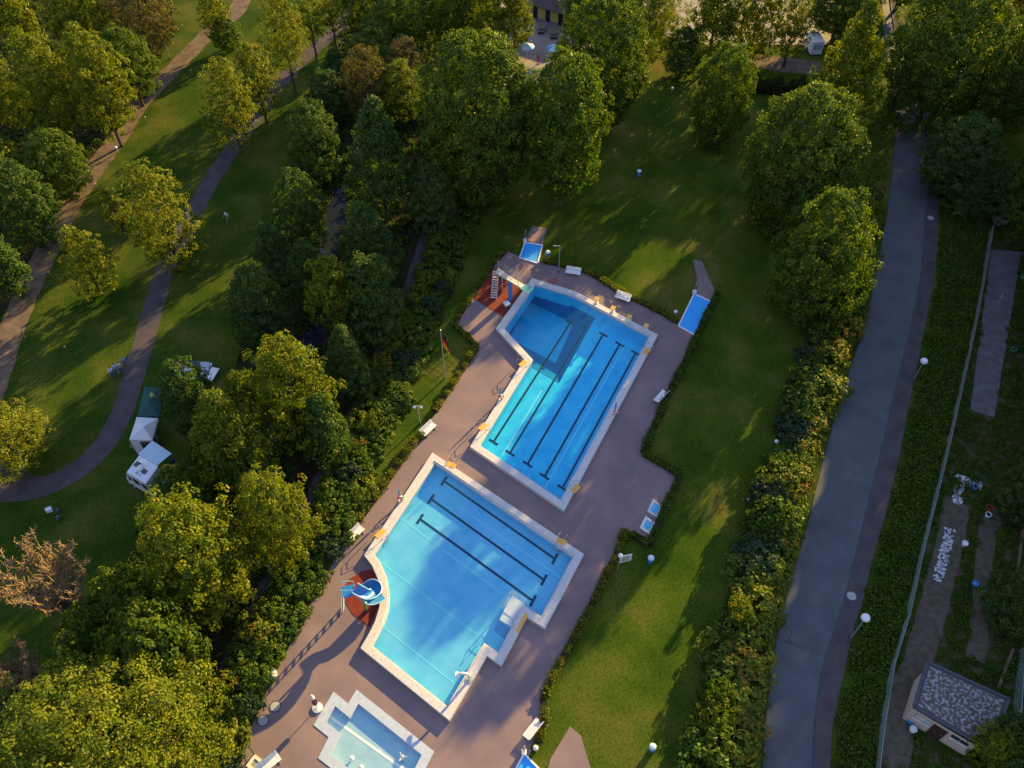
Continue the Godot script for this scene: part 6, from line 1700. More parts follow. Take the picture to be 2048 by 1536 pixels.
func person(at: Vector3, turn: float, top: Color, legs: Color, hair: Color, label: String, step := .22, size := 1.0, group := "") -> void:
	var skin := Color(.42, .24, .16)
	var shoe := Color(.04, .04, .045)
	var B := []
	var hip := Vector3(0, .92, 0)
	var neck := Vector3(0, 1.43, .01)
	B.append([hip + Vector3(0, .06, 0), hip + Vector3(0, .26, .01), .135, .135, top])
	B.append([hip + Vector3(0, .26, .01), neck - Vector3(0, .12, 0), .14, .15, top])
	B.append([hip - Vector3(.06, 0, 0), hip + Vector3(.06, 0, 0), .125, .125, legs])
	B.append([neck - Vector3(.15, .06, 0), neck + Vector3(.15, -.06, 0), .07, .07, top])
	B.append([neck - Vector3(0, .05, 0), neck + Vector3(0, .08, .01), .055, .052, skin])
	B.append([neck + Vector3(0, .14, .02), neck + Vector3(0, .20, .02), .078, .088, skin])
	B.append([neck + Vector3(0, .155, .10), neck + Vector3(0, .145, .115), .014, .012, skin])
	B.append([neck + Vector3(0, .20, -.02), neck + Vector3(0, .245, -.005), .088, .078, hair])
	for s in [-1.0, 1.0]:
		var sw: float = step * s
		var knee := Vector3(.09 * s, .50, .5 * sw + .03)
		var ank := Vector3(.09 * s, .09, sw)
		B.append([hip + Vector3(.085 * s, -.02, 0), knee, .092, .062, legs])
		B.append([knee, ank, .06, .042, legs])
		B.append([ank - Vector3(0, .04, .02), ank + Vector3(.01 * s, -.05, .14), .042, .036, shoe])
		var sh := neck + Vector3(.19 * s, -.07, 0)
		var elb := sh + Vector3(.06 * s, -.27, -.35 * sw)
		var wri := elb + Vector3(.0, -.22, .10 - .35 * sw)
		B.append([sh, elb, .055, .045, top])
		B.append([elb, wri, .042, .03, skin])
		B.append([wri, wri + Vector3(0, -.075, .02), .034, .028, skin])
		B.append([wri + Vector3(-.02 * s, -.03, .02), wri + Vector3(-.04 * s, -.08, .045), .014, .012, skin])
		for fi in 4: B.append([wri + Vector3(0, -.075, -.015 + .02 * fi), wri + Vector3(-.008 * s, -.145 + .012 * absf(fi - 1.4), -.01 + .021 * fi), .0125, .011, skin])
	var o := thing("person", label, "person", at, turn, group)
	o.scale = Vector3.ONE * size
	put(o, "body", body_mesh(B, .034), M.person)

func make_park() -> void:
	var up := Vector3.UP
	var st: SurfaceTool
	for p in [[Vector3(-41.80, 0.00, -58.59), 0.4, Color(.55, .60, .66), Color(.06, .10, .20), Color(.10, .06, .03), "person in white top, leftmost of four walking onto the path", 0.22], [Vector3(-41.52, 0.00, -59.07), 0.5, Color(.35, .48, .60), Color(.12, .22, .36), Color(.03, .02, .02), "person in pale blue, second from left of the four walkers", 0.22], [Vector3(-41.10, 0.00, -59.28), 0.3, Color(.60, .50, .48), Color(.06, .10, .20), Color(.06, .04, .02), "person in pinkish top, third from left of the four walkers", 0.15], [Vector3(-40.84, 0.00, -60.04), 0.6, Color(.16, .30, .50), Color(.05, .12, .22), Color(.02, .02, .02), "person in blue top, rightmost of the four walkers", 0.22], [Vector3(-38.80, 0.00, -81.86), 2.5, Color(.40, .55, .65), Color(.02, .02, .03), Color(.04, .03, .02), "person in light blue top beside the asphalt path", 0.22], [Vector3(-35.02, 0.00, -83.64), -0.6, Color(.62, .62, .70), Color(.25, .22, .25), Color(.05, .03, .02), "person in white walking alone across the meadow", 0.3], [Vector3(-31.75, 0.00, -116.13), 0.2, Color(.65, .62, .60), Color(.45, .30, .22), Color(.20, .12, .05), "person in white on the sunlit upper path", 0.2], [Vector3(-32.55, 0.00, -47.28), 1.2, Color(.05, .10, .28), Color(.02, .02, .03), Color(.03, .02, .02), "person in navy standing beside the camper awning", 0.05], [Vector3(-32.50, 0.00, -46.47), 0.8, Color(.55, .50, .22), Color(.10, .10, .12), Color(.30, .22, .10), "person in yellow standing behind the camper", 0.05], [Vector3(-32.64, 0.00, -45.50), 2.2, Color(.50, .38, .42), Color(.05, .05, .08), Color(.05, .03, .02), "person in pink nearest the camper rear", 0.05], [Vector3(-35.21, 0.00, -50.26), 1.0, Color(.50, .10, .04), Color(.02, .02, .03), Color(.03, .02, .02), "person in red beside the white party tent", 0.05], [Vector3(-34.68, 0.00, -49.89), -1.2, Color(.10, .10, .14), Color(.02, .02, .03), Color(.02, .02, .02), "person in dark clothes beside the white party tent", 0.05], [Vector3(5.34, 0.00, -129.32), 0.2, Color(.10, .22, .55), Color(.14, .26, .55), Color(.05, .03, .02), "person in blue in front of the pool house", 0.1], [Vector3(3.90, 0.00, -119.97), 0.8, Color(.55, .06, .04), Color(.40, .05, .04), Color(.05, .03, .02), "person in red on the pool house terrace", 0.1]]: person(p[0], p[1], p[2], p[3], p[4], p[5], p[6])
	# party tents: eave corners, peak(s)
	for t in [[[Vector3(-36.83, 2.20, -51.69), Vector3(-34.70, 2.20, -51.53), Vector3(-34.60, 2.20, -48.91), Vector3(-36.80, 2.20, -48.97)], [Vector3(-35.40, 3.10, -49.82)], 0, "white pyramid party tent next to the camper"], [[Vector3(-37.17, 2.10, -55.64), Vector3(-35.47, 2.10, -55.51), Vector3(-34.52, 2.10, -51.83), Vector3(-36.85, 2.10, -51.83)], [Vector3(-35.89, 3.00, -54.01), Vector3(-35.66, 3.00, -52.69)], 1, "dark green hipped party tent behind the white one"]]:
		var o := thing("party_tent", t[3], "tent")
		var e: Array = t[0]
		var pk: Array = t[1]
		var m: Material = M.tent_white if t[2] == 0 else M.tent_green
		for j in 4:
			var a: Vector3 = e[j]
			var b: Vector3 = e[(j + 1) % 4]
			var pa: Vector3 = pk[0] if pk.size() == 1 or j == 0 or j == 3 else pk[1]
			var pb: Vector3 = pk[0] if pk.size() == 1 or j == 3 or j == 2 and false else (pk[1] if j == 1 or j == 0 and pk.size() > 1 and false else pk[0])
			if pk.size() == 2:
				pa = [pk[0], pk[0], pk[1], pk[1]][j]
				pb = [pk[0], pk[1], pk[1], pk[0]][j]
			st = tool()
			tri(st, a, pa, b)
			if pa != pb: tri(st, pa, pb, b)
			put(o, "roof_panel", done(st), m)
			st = tool()
			quad(st, a, b, b - up * .28, a - up * .28)
			put(o, "valance", done(st), m)
			st = tool()
			tube(st, Vector3(a.x, 0, a.z), a, .03, .03)
			put(o, "leg", done(st), M.galvanised)
		if t[2] == 0:
			st = tool()
			var c0: Vector3 = e[3]
			var c1: Vector3 = e[3].lerp(e[2], .4)
			for j in 6:
				var q0: Vector3 = c0.lerp(c1, j / 6.0) + Vector3(0, 0, .07 * (j % 2))
				var q1: Vector3 = c0.lerp(c1, (j + 1) / 6.0) + Vector3(0, 0, .07 * ((j + 1) % 2))
				quad(st, q0 - up * .2, q1 - up * .2, Vector3(q1.x, .02, q1.z), Vector3(q0.x, .02, q0.z))
			put(o, "side_curtain", done(st), m)
	# beer tables under and beside the white tent
	var tb := thing("beer_table", "orange brown beer table under the white party tent", "table", Vector3(-36.41, 0.00, -49.53), .3)
	st = tool()
	bx(st, Vector3(0, .76, 0), Vector3(1.9, .04, .55))
	put(tb, "table_top", done(st), M.wood)
	for s in [-.7, .7]:
		st = tool()
		bx(st, Vector3(s, .37, 0), Vector3(.05, .74, .45))
		put(tb, "leg", done(st), M.green_paint)
	# camper van
	camper()
	# car
	car(Vector3(-33.63, 0.00, -58.93), .12)
	var wt := thing("folding_table", "white folding table on the meadow beside the parked car", "table", Vector3(-31.31, 0.00, -58.45), -.25)
	st = tool()
	bx(st, Vector3(0, .74, 0), Vector3(.85, .04, 1.75))
	put(wt, "table_top", done(st), M.white)
	for s in [-.32, .32]:
		for z in [-.7, .7]:
			st = tool()
			tube(st, Vector3(s, 0, z), Vector3(s, .73, z), .02, .02)
			put(wt, "leg", done(st), M.galvanised)
	var cb := thing("cool_box", "small white cool box on the grass below the path bend", "cool box", Vector3(-43.09, 0.00, -42.35), .4)
	st = tool()
	bx(st, Vector3(0, .18, 0), Vector3(.5, .36, .34))
	put(cb, "box", done(st), M.white)
	st = tool()
	bx(st, Vector3(0, .39, 0), Vector3(.53, .07, .37))
	put(cb, "lid", done(st), M.parasol_pale)
	for b in [[Vector3(-42.23, 0.00, -42.30), "dark backpack right beside the white cool box"], [Vector3(-41.92, 0.00, -41.50), "dark backpack lying below the white cool box"]]:
		var bg := thing("backpack", b[1], "backpack", b[0], .9)
		st = tool()
		lathe(st, [Vector2(0, 0), Vector2(.2, .02), Vector2(.23, .25), Vector2(.16, .45), Vector2(0, .5)], 10)
		put(bg, "bag", done(st), M.dark_grey)
		st = tool()
		chain(st, [Vector3(-.1, .42, .15), Vector3(-.1, .55, .22), Vector3(.1, .55, .22), Vector3(.1, .42, .15)], .02)
		put(bg, "strap", done(st), M.dark)
	for p in [[Vector3(-47.83, 0.00, -62.10), "small yellow capped post on the dark meadow", 1], [Vector3(-53.33, 0.00, -64.37), "yellow capped post beside the lower dirt track", 1], [Vector3(-40.04, 0.00, -98.45), "wooden post with yellow cap under the bright path tree", 1], [Vector3(-53.46, 0.00, -73.67), "yellow capped post where the meadow meets the track", 1], [Vector3(-50.72, 0.00, -104.71), "small yellow capped post near the track bend", 1], [Vector3(-47.20, 0.00, -116.67), "yellow capped post in the sunny grass by the track", 1], [Vector3(-45.05, 0.00, -122.09), "small yellow capped post beside the shrub at the top", 1], [Vector3(-53.04, 0.00, -89.91), "yellow capped post beside the thin young tree", 1]]:
		var mk := thing("marker_post", p[1], "post", p[0])
		st = tool()
		tube(st, Vector3.ZERO, Vector3(0, .9, 0), .07, .06, 8)
		put(mk, "post", done(st), M.wood)
		st = tool()
		lathe(st, [Vector2(.08, .88), Vector2(.11, .98), Vector2(0, 1.06)], 10)
		put(mk, "cap", done(st), M.yellow if p[2] else M.white)

func camper() -> void:
	var r := [Vector3(-35.16, 2.85, -46.76), Vector3(-32.98, 2.85, -45.47), Vector3(-33.46, 2.85, -43.46), Vector3(-35.96, 2.85, -44.96)]   # A rear-left, B rear-right... corners at roof height, going round
	var o := thing("camper_van", "white camper van with open blue awning parked on the meadow", "camper van")
	var up := Vector3.UP
	var H := 2.85
	var c: Vector3 = (r[0] + r[1] + r[2] + r[3]) * .25
	var fwd: Vector3 = ((r[3] + r[0]) * .5 - (r[1] + r[2]) * .5)
	var L := fwd.length()
	fwd = fwd.normalized()
	var side: Vector3 = ((r[0] + r[1]) * .5 - (r[2] + r[3]) * .5)
	var W := side.length()
	side = side.normalized()
	o.position = Vector3(c.x, 0, c.z)
	var P := func(f: float, s: float, y: float) -> Vector3: return fwd * f * L * .5 + side * s * W * .5 + up * y
	# body shell: living box with a sloping cab front
	var st := tool()
	var prof := [[-1.0, .45], [-1.0, H - .06], [-.96, H], [.80, H], [.98, H - .5], [1.14, 1.75], [1.38, 1.35], [1.42, .45]]
	for k in prof.size():
		var a: Array = prof[k]
		var b: Array = prof[(k + 1) % prof.size()]
		quad(st, P.call(a[0], -1, a[1]), P.call(b[0], -1, b[1]), P.call(b[0], 1, b[1]), P.call(a[0], 1, a[1]))
	for s in [-1.0, 1.0]:
		for k in range(1, prof.size() - 1): tri(st, P.call(prof[0][0], s, prof[0][1]), P.call(prof[k][0], s, prof[k][1]), P.call(prof[k + 1][0], s, prof[k + 1][1]))
	put(o, "body", done(st), M.camper_white)
	# windscreen and windows
	st = tool()
	quad(st, P.call(.995, -.86, H - .55) + fwd * .02, P.call(1.13, -.86, 1.85) + fwd * .02, P.call(1.13, .86, 1.85) + fwd * .02, P.call(.995, .86, H - .55) + fwd * .02)
	put(o, "windscreen", done(st), M.glass_dark)
	for w in [[-.85, -.35, 1.5, 2.3], [-.1, .5, 1.5, 2.3], [.72, .98, 1.45, 2.1]]:
		for s in [-1.0, 1.0]:
			st = tool()
			var a: Vector3 = P.call((w[0] + w[1]) * .5, s, (w[2] + w[3]) * .5) + side * s * .012
			bx(st, a, Vector3(absf(w[1] - w[0]) * L * .5, w[3] - w[2], .03), Basis(fwd, up, fwd.cross(up)))
			put(o, "window", done(st), M.glass_dark)
	st = tool()
	bx(st, P.call(-1.0, 0, 1.6) - fwd * .02, Vector3(W * .62, 1.0, .03), Basis(side, up, -fwd))
	put(o, "rear_panel", done(st), M.camper_grey)
	st = tool()
	for s in [-.5, .0]:
		tube(st, P.call(-1.0, s, .6) - fwd * .12, P.call(-1.0, s, H) - fwd * .12, .03, .03)
	for k in 6: tube(st, P.call(-1.0, -.5, .7 + .38 * k) - fwd * .12, P.call(-1.0, .0, .7 + .38 * k) - fwd * .12, .025, .025)
	put(o, "rear_ladder", done(st), M.steel)
	st = tool()
	bx(st, P.call(-1.0, 0, .55) - fwd * .08, Vector3(W * .98, .25, .16), Basis(side, up, -fwd))
	put(o, "rear_bumper", done(st), M.camper_grey)
	for s in [-1.0, 1.0]:
		st = tool()
		bx(st, P.call(-1.0, s * .85, 1.0) - fwd * .03, Vector3(.14, .4, .06), Basis(side, up, -fwd))
		put(o, "tail_light", done(st), M.red_paint)
		st = tool()
		bx(st, P.call(1.36, s * .8, 1.0) + fwd * .05, Vector3(.3, .2, .1), Basis(side, up, -fwd))
		put(o, "headlight", done(st), M.white)
	# roof hatches and dome
	for h in [[.45, .15, .52], [-.35, -.1, .42]]:
		st = tool()
		bx(st, P.call(h[0], h[1], H + .05), Vector3(h[2], .1, h[2]), Basis(fwd, up, fwd.cross(up)))
		put(o, "roof_hatch", done(st), M.dark_grey)
	st = tool()
	lathe(st, [Vector2(.34, H), Vector2(.34, H + .12), Vector2(.2, H + .2), Vector2(0, H + .22)], 16, fwd * .08 * L * .5 + side * .0)
	put(o, "roof_dome", done(st), M.tent_white)
	st = tool()
	bx(st, P.call(.1, -.55, H + .04), Vector3(.22, .08, .22), Basis(fwd, up, fwd.cross(up)))
	bx(st, P.call(-.2, -.6, H + .04), Vector3(.14, .1, .14), Basis(fwd, up, fwd.cross(up)))
	put(o, "roof_vent", done(st), M.camper_grey)
	for f in [.92, -.55]:
		for s in [-1.0, 1.0]:
			st = tool()
			var w: Vector3 = P.call(f, s * .93, .34)
			tube(st, w - side * .1, w + side * .1, .34, .34, 16)
			var ty := put(o, "wheel", done(st), M.rubber_black)
			st = tool()
			tube(st, w - side * .115, w + side * .115, .19, .19, 12)
			put(ty, "rim", done(st), M.galvanised)
	# awning
	var aw := [Vector3(-35.21, 2.72, -46.87), Vector3(-33.08, 2.72, -45.58), Vector3(-32.23, 2.35, -47.21), Vector3(-34.44, 2.35, -48.70)]
	st = tool()
	slab_quad(st, aw[0] - o.position, aw[1] - o.position, aw[2] - o.position, aw[3] - o.position, .04)
	put(o, "awning", done(st), M.awning)
	for k in [2, 3]:
		st = tool()
		var p: Vector3 = aw[k] - o.position
		tube(st, Vector3(p.x, 0, p.z), p, .025, .025)
		put(o, "awning_leg", done(st), M.galvanised)

func slab_quad(st: SurfaceTool, a: Vector3, b: Vector3, c: Vector3, d: Vector3, t: float) -> void:
	var u := Vector3.UP * t
	quad(st, a + u, b + u, c + u, d + u)
	quad(st, a, d, c, b)
	quad(st, a, b, b + u, a + u); quad(st, b, c, c + u, b + u); quad(st, c, d, d + u, c + u); quad(st, d, a, a + u, d + u)

func car(at: Vector3, turn: float) -> void:
	var o := thing("parked_car", "pale silver blue car half hidden under a dark round tree", "car", at, turn)
	var prof := [[-2.0, .3], [-2.05, .75], [-1.85, 1.0], [-1.5, 1.42], [-.9, 1.5], [.3, 1.48], [.95, 1.02], [1.85, .85], [2.05, .6], [2.05, .3]]
	var st := tool()
	for k in prof.size():
		var a: Array = prof[k]
		var b: Array = prof[(k + 1) % prof.size()]
		var wa := .86 if a[1] < 1.1 else .68
		var wb := .86 if b[1] < 1.1 else .68
		quad(st, Vector3(a[0], a[1], -wa), Vector3(b[0], b[1], -wb), Vector3(b[0], b[1], wb), Vector3(a[0], a[1], wa))
		for s in [-1.0, 1.0]: tri(st, Vector3(0, .7, .88 * s), Vector3(a[0], a[1], wa * s), Vector3(b[0], b[1], wb * s))
	put(o, "body", done(st), M.car_paint)
	st = tool()
	quad(st, Vector3(.36, 1.46, -.6), Vector3(.93, 1.06, -.74), Vector3(.93, 1.06, .74), Vector3(.36, 1.46, .6))
	put(o, "windscreen", done(st), M.glass_dark, Transform3D(Basis(), Vector3(.03, .02, 0)))
	st = tool()
	quad(st, Vector3(-1.53, 1.40, -.6), Vector3(-1.83, 1.05, -.74), Vector3(-1.83, 1.05, .74), Vector3(-1.53, 1.40, .6))
	put(o, "rear_window", done(st), M.glass_dark, Transform3D(Basis(), Vector3(-.03, .02, 0)))
	for s in [-1.0, 1.0]:
		for w in [[-1.3, -.35], [-.25, .55]]:
			st = tool()
			bx(st, Vector3((w[0] + w[1]) * .5, 1.22, .77 * s), Vector3(w[1] - w[0], .3, .05), Basis(Vector3.RIGHT, -.45 * s))
			put(o, "side_window", done(st), M.glass_dark)
		for x in [-1.25, 1.25]:
			st = tool()
			tube(st, Vector3(x, .32, .72 * s), Vector3(x, .32, .90 * s), .32, .32, 14)
			var w := put(o, "wheel", done(st), M.rubber_black)
			st = tool()
			tube(st, Vector3(x, .32, .72 * s), Vector3(x, .32, .915 * s), .18, .18, 10)
			put(w, "rim", done(st), M.steel)
		st = tool()
		bx(st, Vector3(1.98, .68, .6 * s), Vector3(.16, .14, .34))
		put(o, "headlight", done(st), M.white)
		st = tool()
		bx(st, Vector3(-2.03, .82, .62 * s), Vector3(.08, .18, .26))
		put(o, "tail_light", done(st), M.red_paint)

func fence(pts: Array, label: String, h: float) -> void:
	var o := thing("mesh_fence", label, "fence")
	var p3 := smooth(pts, 2.5)
	var unit := tool()
	for k in 7: tube(unit, Vector3(0, .05 + .15 * k, 0), Vector3(0, .05 + .15 * k, 1), .012, .012, 3, false)
	for k in 9: tube(unit, Vector3(0, .02, k / 9.0), Vector3(0, 1, k / 9.0), .010, .010, 3, false)
	var um := done(unit)
	var post := tool()
	tube(post, Vector3.ZERO, Vector3(0, h + .08, 0), .035, .035, 8)
	var pm := done(post)
	var rail := tool()
	tube(rail, Vector3(0, 1, 0), Vector3(0, 1, 1), .028, .028, 5)
	var rm := done(rail)
	for k in range(0, p3.size() - 2, 2):
		var a := Vector3(p3[k], 0, p3[k + 1])
		var b := Vector3(p3[k + 2], 0, p3[k + 3])
		var d := (b - a).normalized()
		put(o, "post", pm, M.galvanised, Transform3D(Basis(), a))
		var t := Transform3D(Basis(Vector3(d.z, 0, -d.x), Vector3.UP * h, d * a.distance_to(b)), a)
		put(o, "mesh_panel", um, M.fence_green, t)
		put(o, "top_rail", rm, M.galvanised, t)

func make_garden() -> void:
	var up := Vector3.UP
	fence([58.01, -81.21, 54.39, -73.33, 50.99, -66.17, 48.11, -60.32, 45.08, -54.27, 41.68, -47.52, 38.76, -41.92, 36.07, -36.78, 33.40, -31.37, 30.99, -27.24, 29.05, -22.81, 27.69, -19.45, 26.71, -16.62], "long green wire mesh fence between the verge and the garden", 1.5)
	fence([42.20, -28.73, 41.31, -26.96, 40.57, -25.32, 39.80, -23.59, 38.39, -21.35], "short green wire mesh fence beside the garden shed", 1.6)
	# shed
	var s := [Vector3(30.94, 0.00, -23.33), Vector3(34.90, 0.00, -20.51), Vector3(36.73, 0.00, -23.51), Vector3(32.77, 0.00, -26.33)]   # ground corners: front left, front right, back right, back left
	var o := thing("garden_shed", "small pink plastered shed with a flat gravel roof", "shed")
	var H := 2.35
	var st := tool()
	var pl := poly([s[0].x, s[0].z, s[1].x, s[1].z, s[2].x, s[2].z, s[3].x, s[3].z])
	skirt(st, pl, 0, H)
	put(o, "wall", done(st), M.plaster)
	var fx: Vector3 = (s[1] - s[0]).normalized()
	var fw: float = s[0].distance_to(s[1])
	var fn := Vector3(fx.z, 0, -fx.x)
	if fn.dot(s[3] - s[0]) > 0: fn = -fn
	var fb := Basis(fx, up, fx.cross(up))
	for w in [[.10, .34, 1.25, 1.95, "window"], [.38, .60, .05, 2.0, "door"], [.66, .92, 1.5, 2.0, "window"]]:
		st = tool()
		var c: Vector3 = s[0] + fx * fw * (w[0] + w[1]) * .5 + up * (w[2] + w[3]) * .5 + fn * .015
		bx(st, c, Vector3(fw * (w[1] - w[0]), w[3] - w[2], .05), fb)
		var e := put(o, w[4], done(st), M.door_brown if w[4] == "door" else M.glass_dark)
		if w[4] == "window":
			st = tool()
			bx(st, c + fn * .06 - up * (w[3] - w[2]) * .5, Vector3(fw * (w[1] - w[0]) + .12, .07, .16), fb)
			put(e, "sill", done(st), M.cream)
			st = tool()
			if w[0] < .2:
				for k in 3: bx(st, c + fn * .04 + up * (-.1 + .2 * k), Vector3(fw * (w[1] - w[0]) * .96, .10, .03), fb)
			else: bx(st, c + fn * .04, Vector3(.05, w[3] - w[2], .03), fb)
			put(e, "frame", done(st), M.cream if w[0] < .2 else M.grey)
		else:
			st = tool()
			bx(st, c + fn * .05 + fx * .3, Vector3(.05, .12, .05), fb)
			put(e, "handle", done(st), M.steel)
	var r := [Vector3(33.07, 2.50, -26.93), Vector3(38.50, 2.50, -23.96), Vector3(35.81, 2.50, -20.08), Vector3(30.97, 2.50, -23.38)]
	st = tool()
	var rp := poly([r[0].x, r[0].z, r[1].x, r[1].z, r[2].x, r[2].z, r[3].x, r[3].z])
	slab(st, rp, H, H + .16)
	flat(st, rp, H)
	var roof := put(o, "roof", done(st), M.roof_dark)
	st = tool()
	flat(st, inset(rp, .28), H + .19)
	skirt(st, inset(rp, .28), H + .16, H + .19)
	put(roof, "gravel_bed", done(st), M.roof_gravel)
	for k in 4:
		st = tool()
		var a := rp[k]
		var b := rp[(k + 1) % 4]
		bar(st, Vector3(a.x, H + .2, a.y), Vector3(b.x, H + .2, b.y), .22, .10)
		put(roof, "roof_edge", done(st), M.roof_dark)
	# porch posts under the roof overhang
	for k in [2]:
		st = tool()
		var p := rp[k].lerp((rp[0] + rp[2]) * .5, .1)
		tube(st, Vector3(p.x, 0, p.y), Vector3(p.x, H, p.y), .06, .06)
		put(o, "roof_post", done(st), M.wood)
	# rubble rows
	var k2 := 0
	for row in [[40.22, -40.43, 37.45, -35.15], [43.10, -46.31, 41.70, -43.04], [43.38, -45.76, 44.70, -44.98]]:
		var root := thing("stone_row", ["white rubble stones laid in a row on the garden path, lower row", "white rubble stones laid in a row on the garden path, upper row", "grey stone row at right angles to the upper rubble row"][k2], "stones")
		var meshes := []
		for j in 4: meshes.append(rock(40 + j, .125))
		rng.seed = 90 + k2
		var a := Vector2(row[0], row[1])
		var b := Vector2(row[2], row[3])
		var nst := int(a.distance_to(b) * 30)
		for j in nst:
			var d := (b - a).normalized()
			var q := a.lerp(b, rng.randf()) + Vector2(-d.y, d.x) * rng.randf_range(-.42, .42)
			var sc := rng.randf_range(.5, 1.25)
			put(root, "stone", meshes[rng.randi() % 4], M.white_stone if rng.randf() < (.75 if k2 < 2 else .15) else M.grey, Transform3D(Basis(up, rng.randf() * TAU).scaled(Vector3.ONE * sc), Vector3(q.x, .01, q.y)))
		k2 += 1
	# pots and buckets
	for p in [[Vector3(43.90, 0.00, -44.82), "blue bucket on the grey stone row", "garden_bucket", "blue_paint", "bucket", true], [Vector3(44.44, 0.00, -42.51), "terracotta pink flowerpot in the garden", "flower_pot", "red_paint", "flower pot", true], [Vector3(44.10, 0.00, -41.77), "pale blue tub beside the pink flowerpot", "garden_tub", "parasol_pale", "tub", true], [Vector3(40.93, 0.00, -38.77), "white bucket beside the lower rubble row", "garden_bucket", "white", "bucket", false], [Vector3(40.52, 0.00, -34.82), "blue bucket in the lower garden bed", "garden_bucket", "blue_paint", "bucket", false], [Vector3(31.45, 0.00, -23.04), "blue grey barrel at the shed corner", "rain_barrel", "blue_paint", "barrel", false], [Vector3(59.33, 0.00, -73.67), "turquoise pot at the right edge beside the slab", "flower_pot", "teal", "flower pot", true], [Vector3(53.97, 0.00, -62.25), "turquoise pot right of the concrete slab", "flower_pot", "teal", "flower pot", true], [Vector3(31.43, 0.00, -22.37), "small white bowl in front of the shed", "garden_bowl", "white", "bowl", false]]:
		var t := thing(p[2], p[1], p[4], p[0])
		st = tool()
		lathe(st, [Vector2(0, 0), Vector2(.2, 0), Vector2(.27, .4), Vector2(.24, .4), Vector2(.2, .1)], 14)
		put(t, "vessel", done(st), M[p[3]])
		st = tool()
		lathe(st, [Vector2(.285, .36), Vector2(.285, .43), Vector2(.24, .43)], 14)
		put(t, "rim", done(st), M[p[3]])
		st = tool()
		lathe(st, [Vector2(.24, .33), Vector2(.1, .37), Vector2(0, .38)], 14)
		put(t, "filling", done(st), M.soil if p[5] else M[p[3]])
	var gb := thing("garden_box", "grey lidded box under the trees at the fence end", "storage box", Vector3(60.15, 0.00, -83.64), .2)
	st = tool()
	bx(st, Vector3(0, .35, 0), Vector3(1.5, .7, 1.3))
	put(gb, "box", done(st), M.grey)
	st = tool()
	bx(st, Vector3(0, .74, 0), Vector3(1.6, .08, 1.4))
	put(gb, "lid", done(st), M.concrete)
	for p in [[Vector3(41.70, 0.10, -28.90), Vector3(39.03, 0.10, -25.28), "weathered timber beam lying above the garden shed"], [Vector3(46.79, 0.10, -40.28), Vector3(43.47, 0.10, -33.38), "pale timber beam at the right edge of the garden"]]:
		var t := thing("timber_beam", p[2], "beam")
		st = tool()
		bar(st, p[0], p[1], .22, .18)
		put(t, "beam", done(st), M.wood)
		st = tool()
		bar(st, p[0] + up * .13 + Vector3(.05, 0, 0), p[0].lerp(p[1], .6) + up * .13, .14, .06)
		put(t, "plank", done(st), M.wood)
	var tarp := thing("tool_heap", "dark heap of tools and blue tarpaulin in the garden", "heap", Vector3(46.30, 0.00, -44.00))
	st = tool()
	lathe(st, [Vector2(.55, 0), Vector2(.5, .3), Vector2(.2, .5), Vector2(0, .52)], 9)
	put(tarp, "tarpaulin", done(st), M.blue_paint)
	st = tool()
	for j in 5: bar(st, Vector3(-.2 + .1 * j, .15 + .04 * j, .3), Vector3(-.5 + .12 * j, .08, 2.6), .12, .08)
	put(tarp, "boards", done(st), M.dark_grey)
	st = tool()
	lathe(st, [Vector2(0, .3), Vector2(.2, .4), Vector2(.2, .6), Vector2(0, .7)], 10, Vector3(-.55, 0, .2))
	put(tarp, "yellow_tub", done(st), M.yellow)

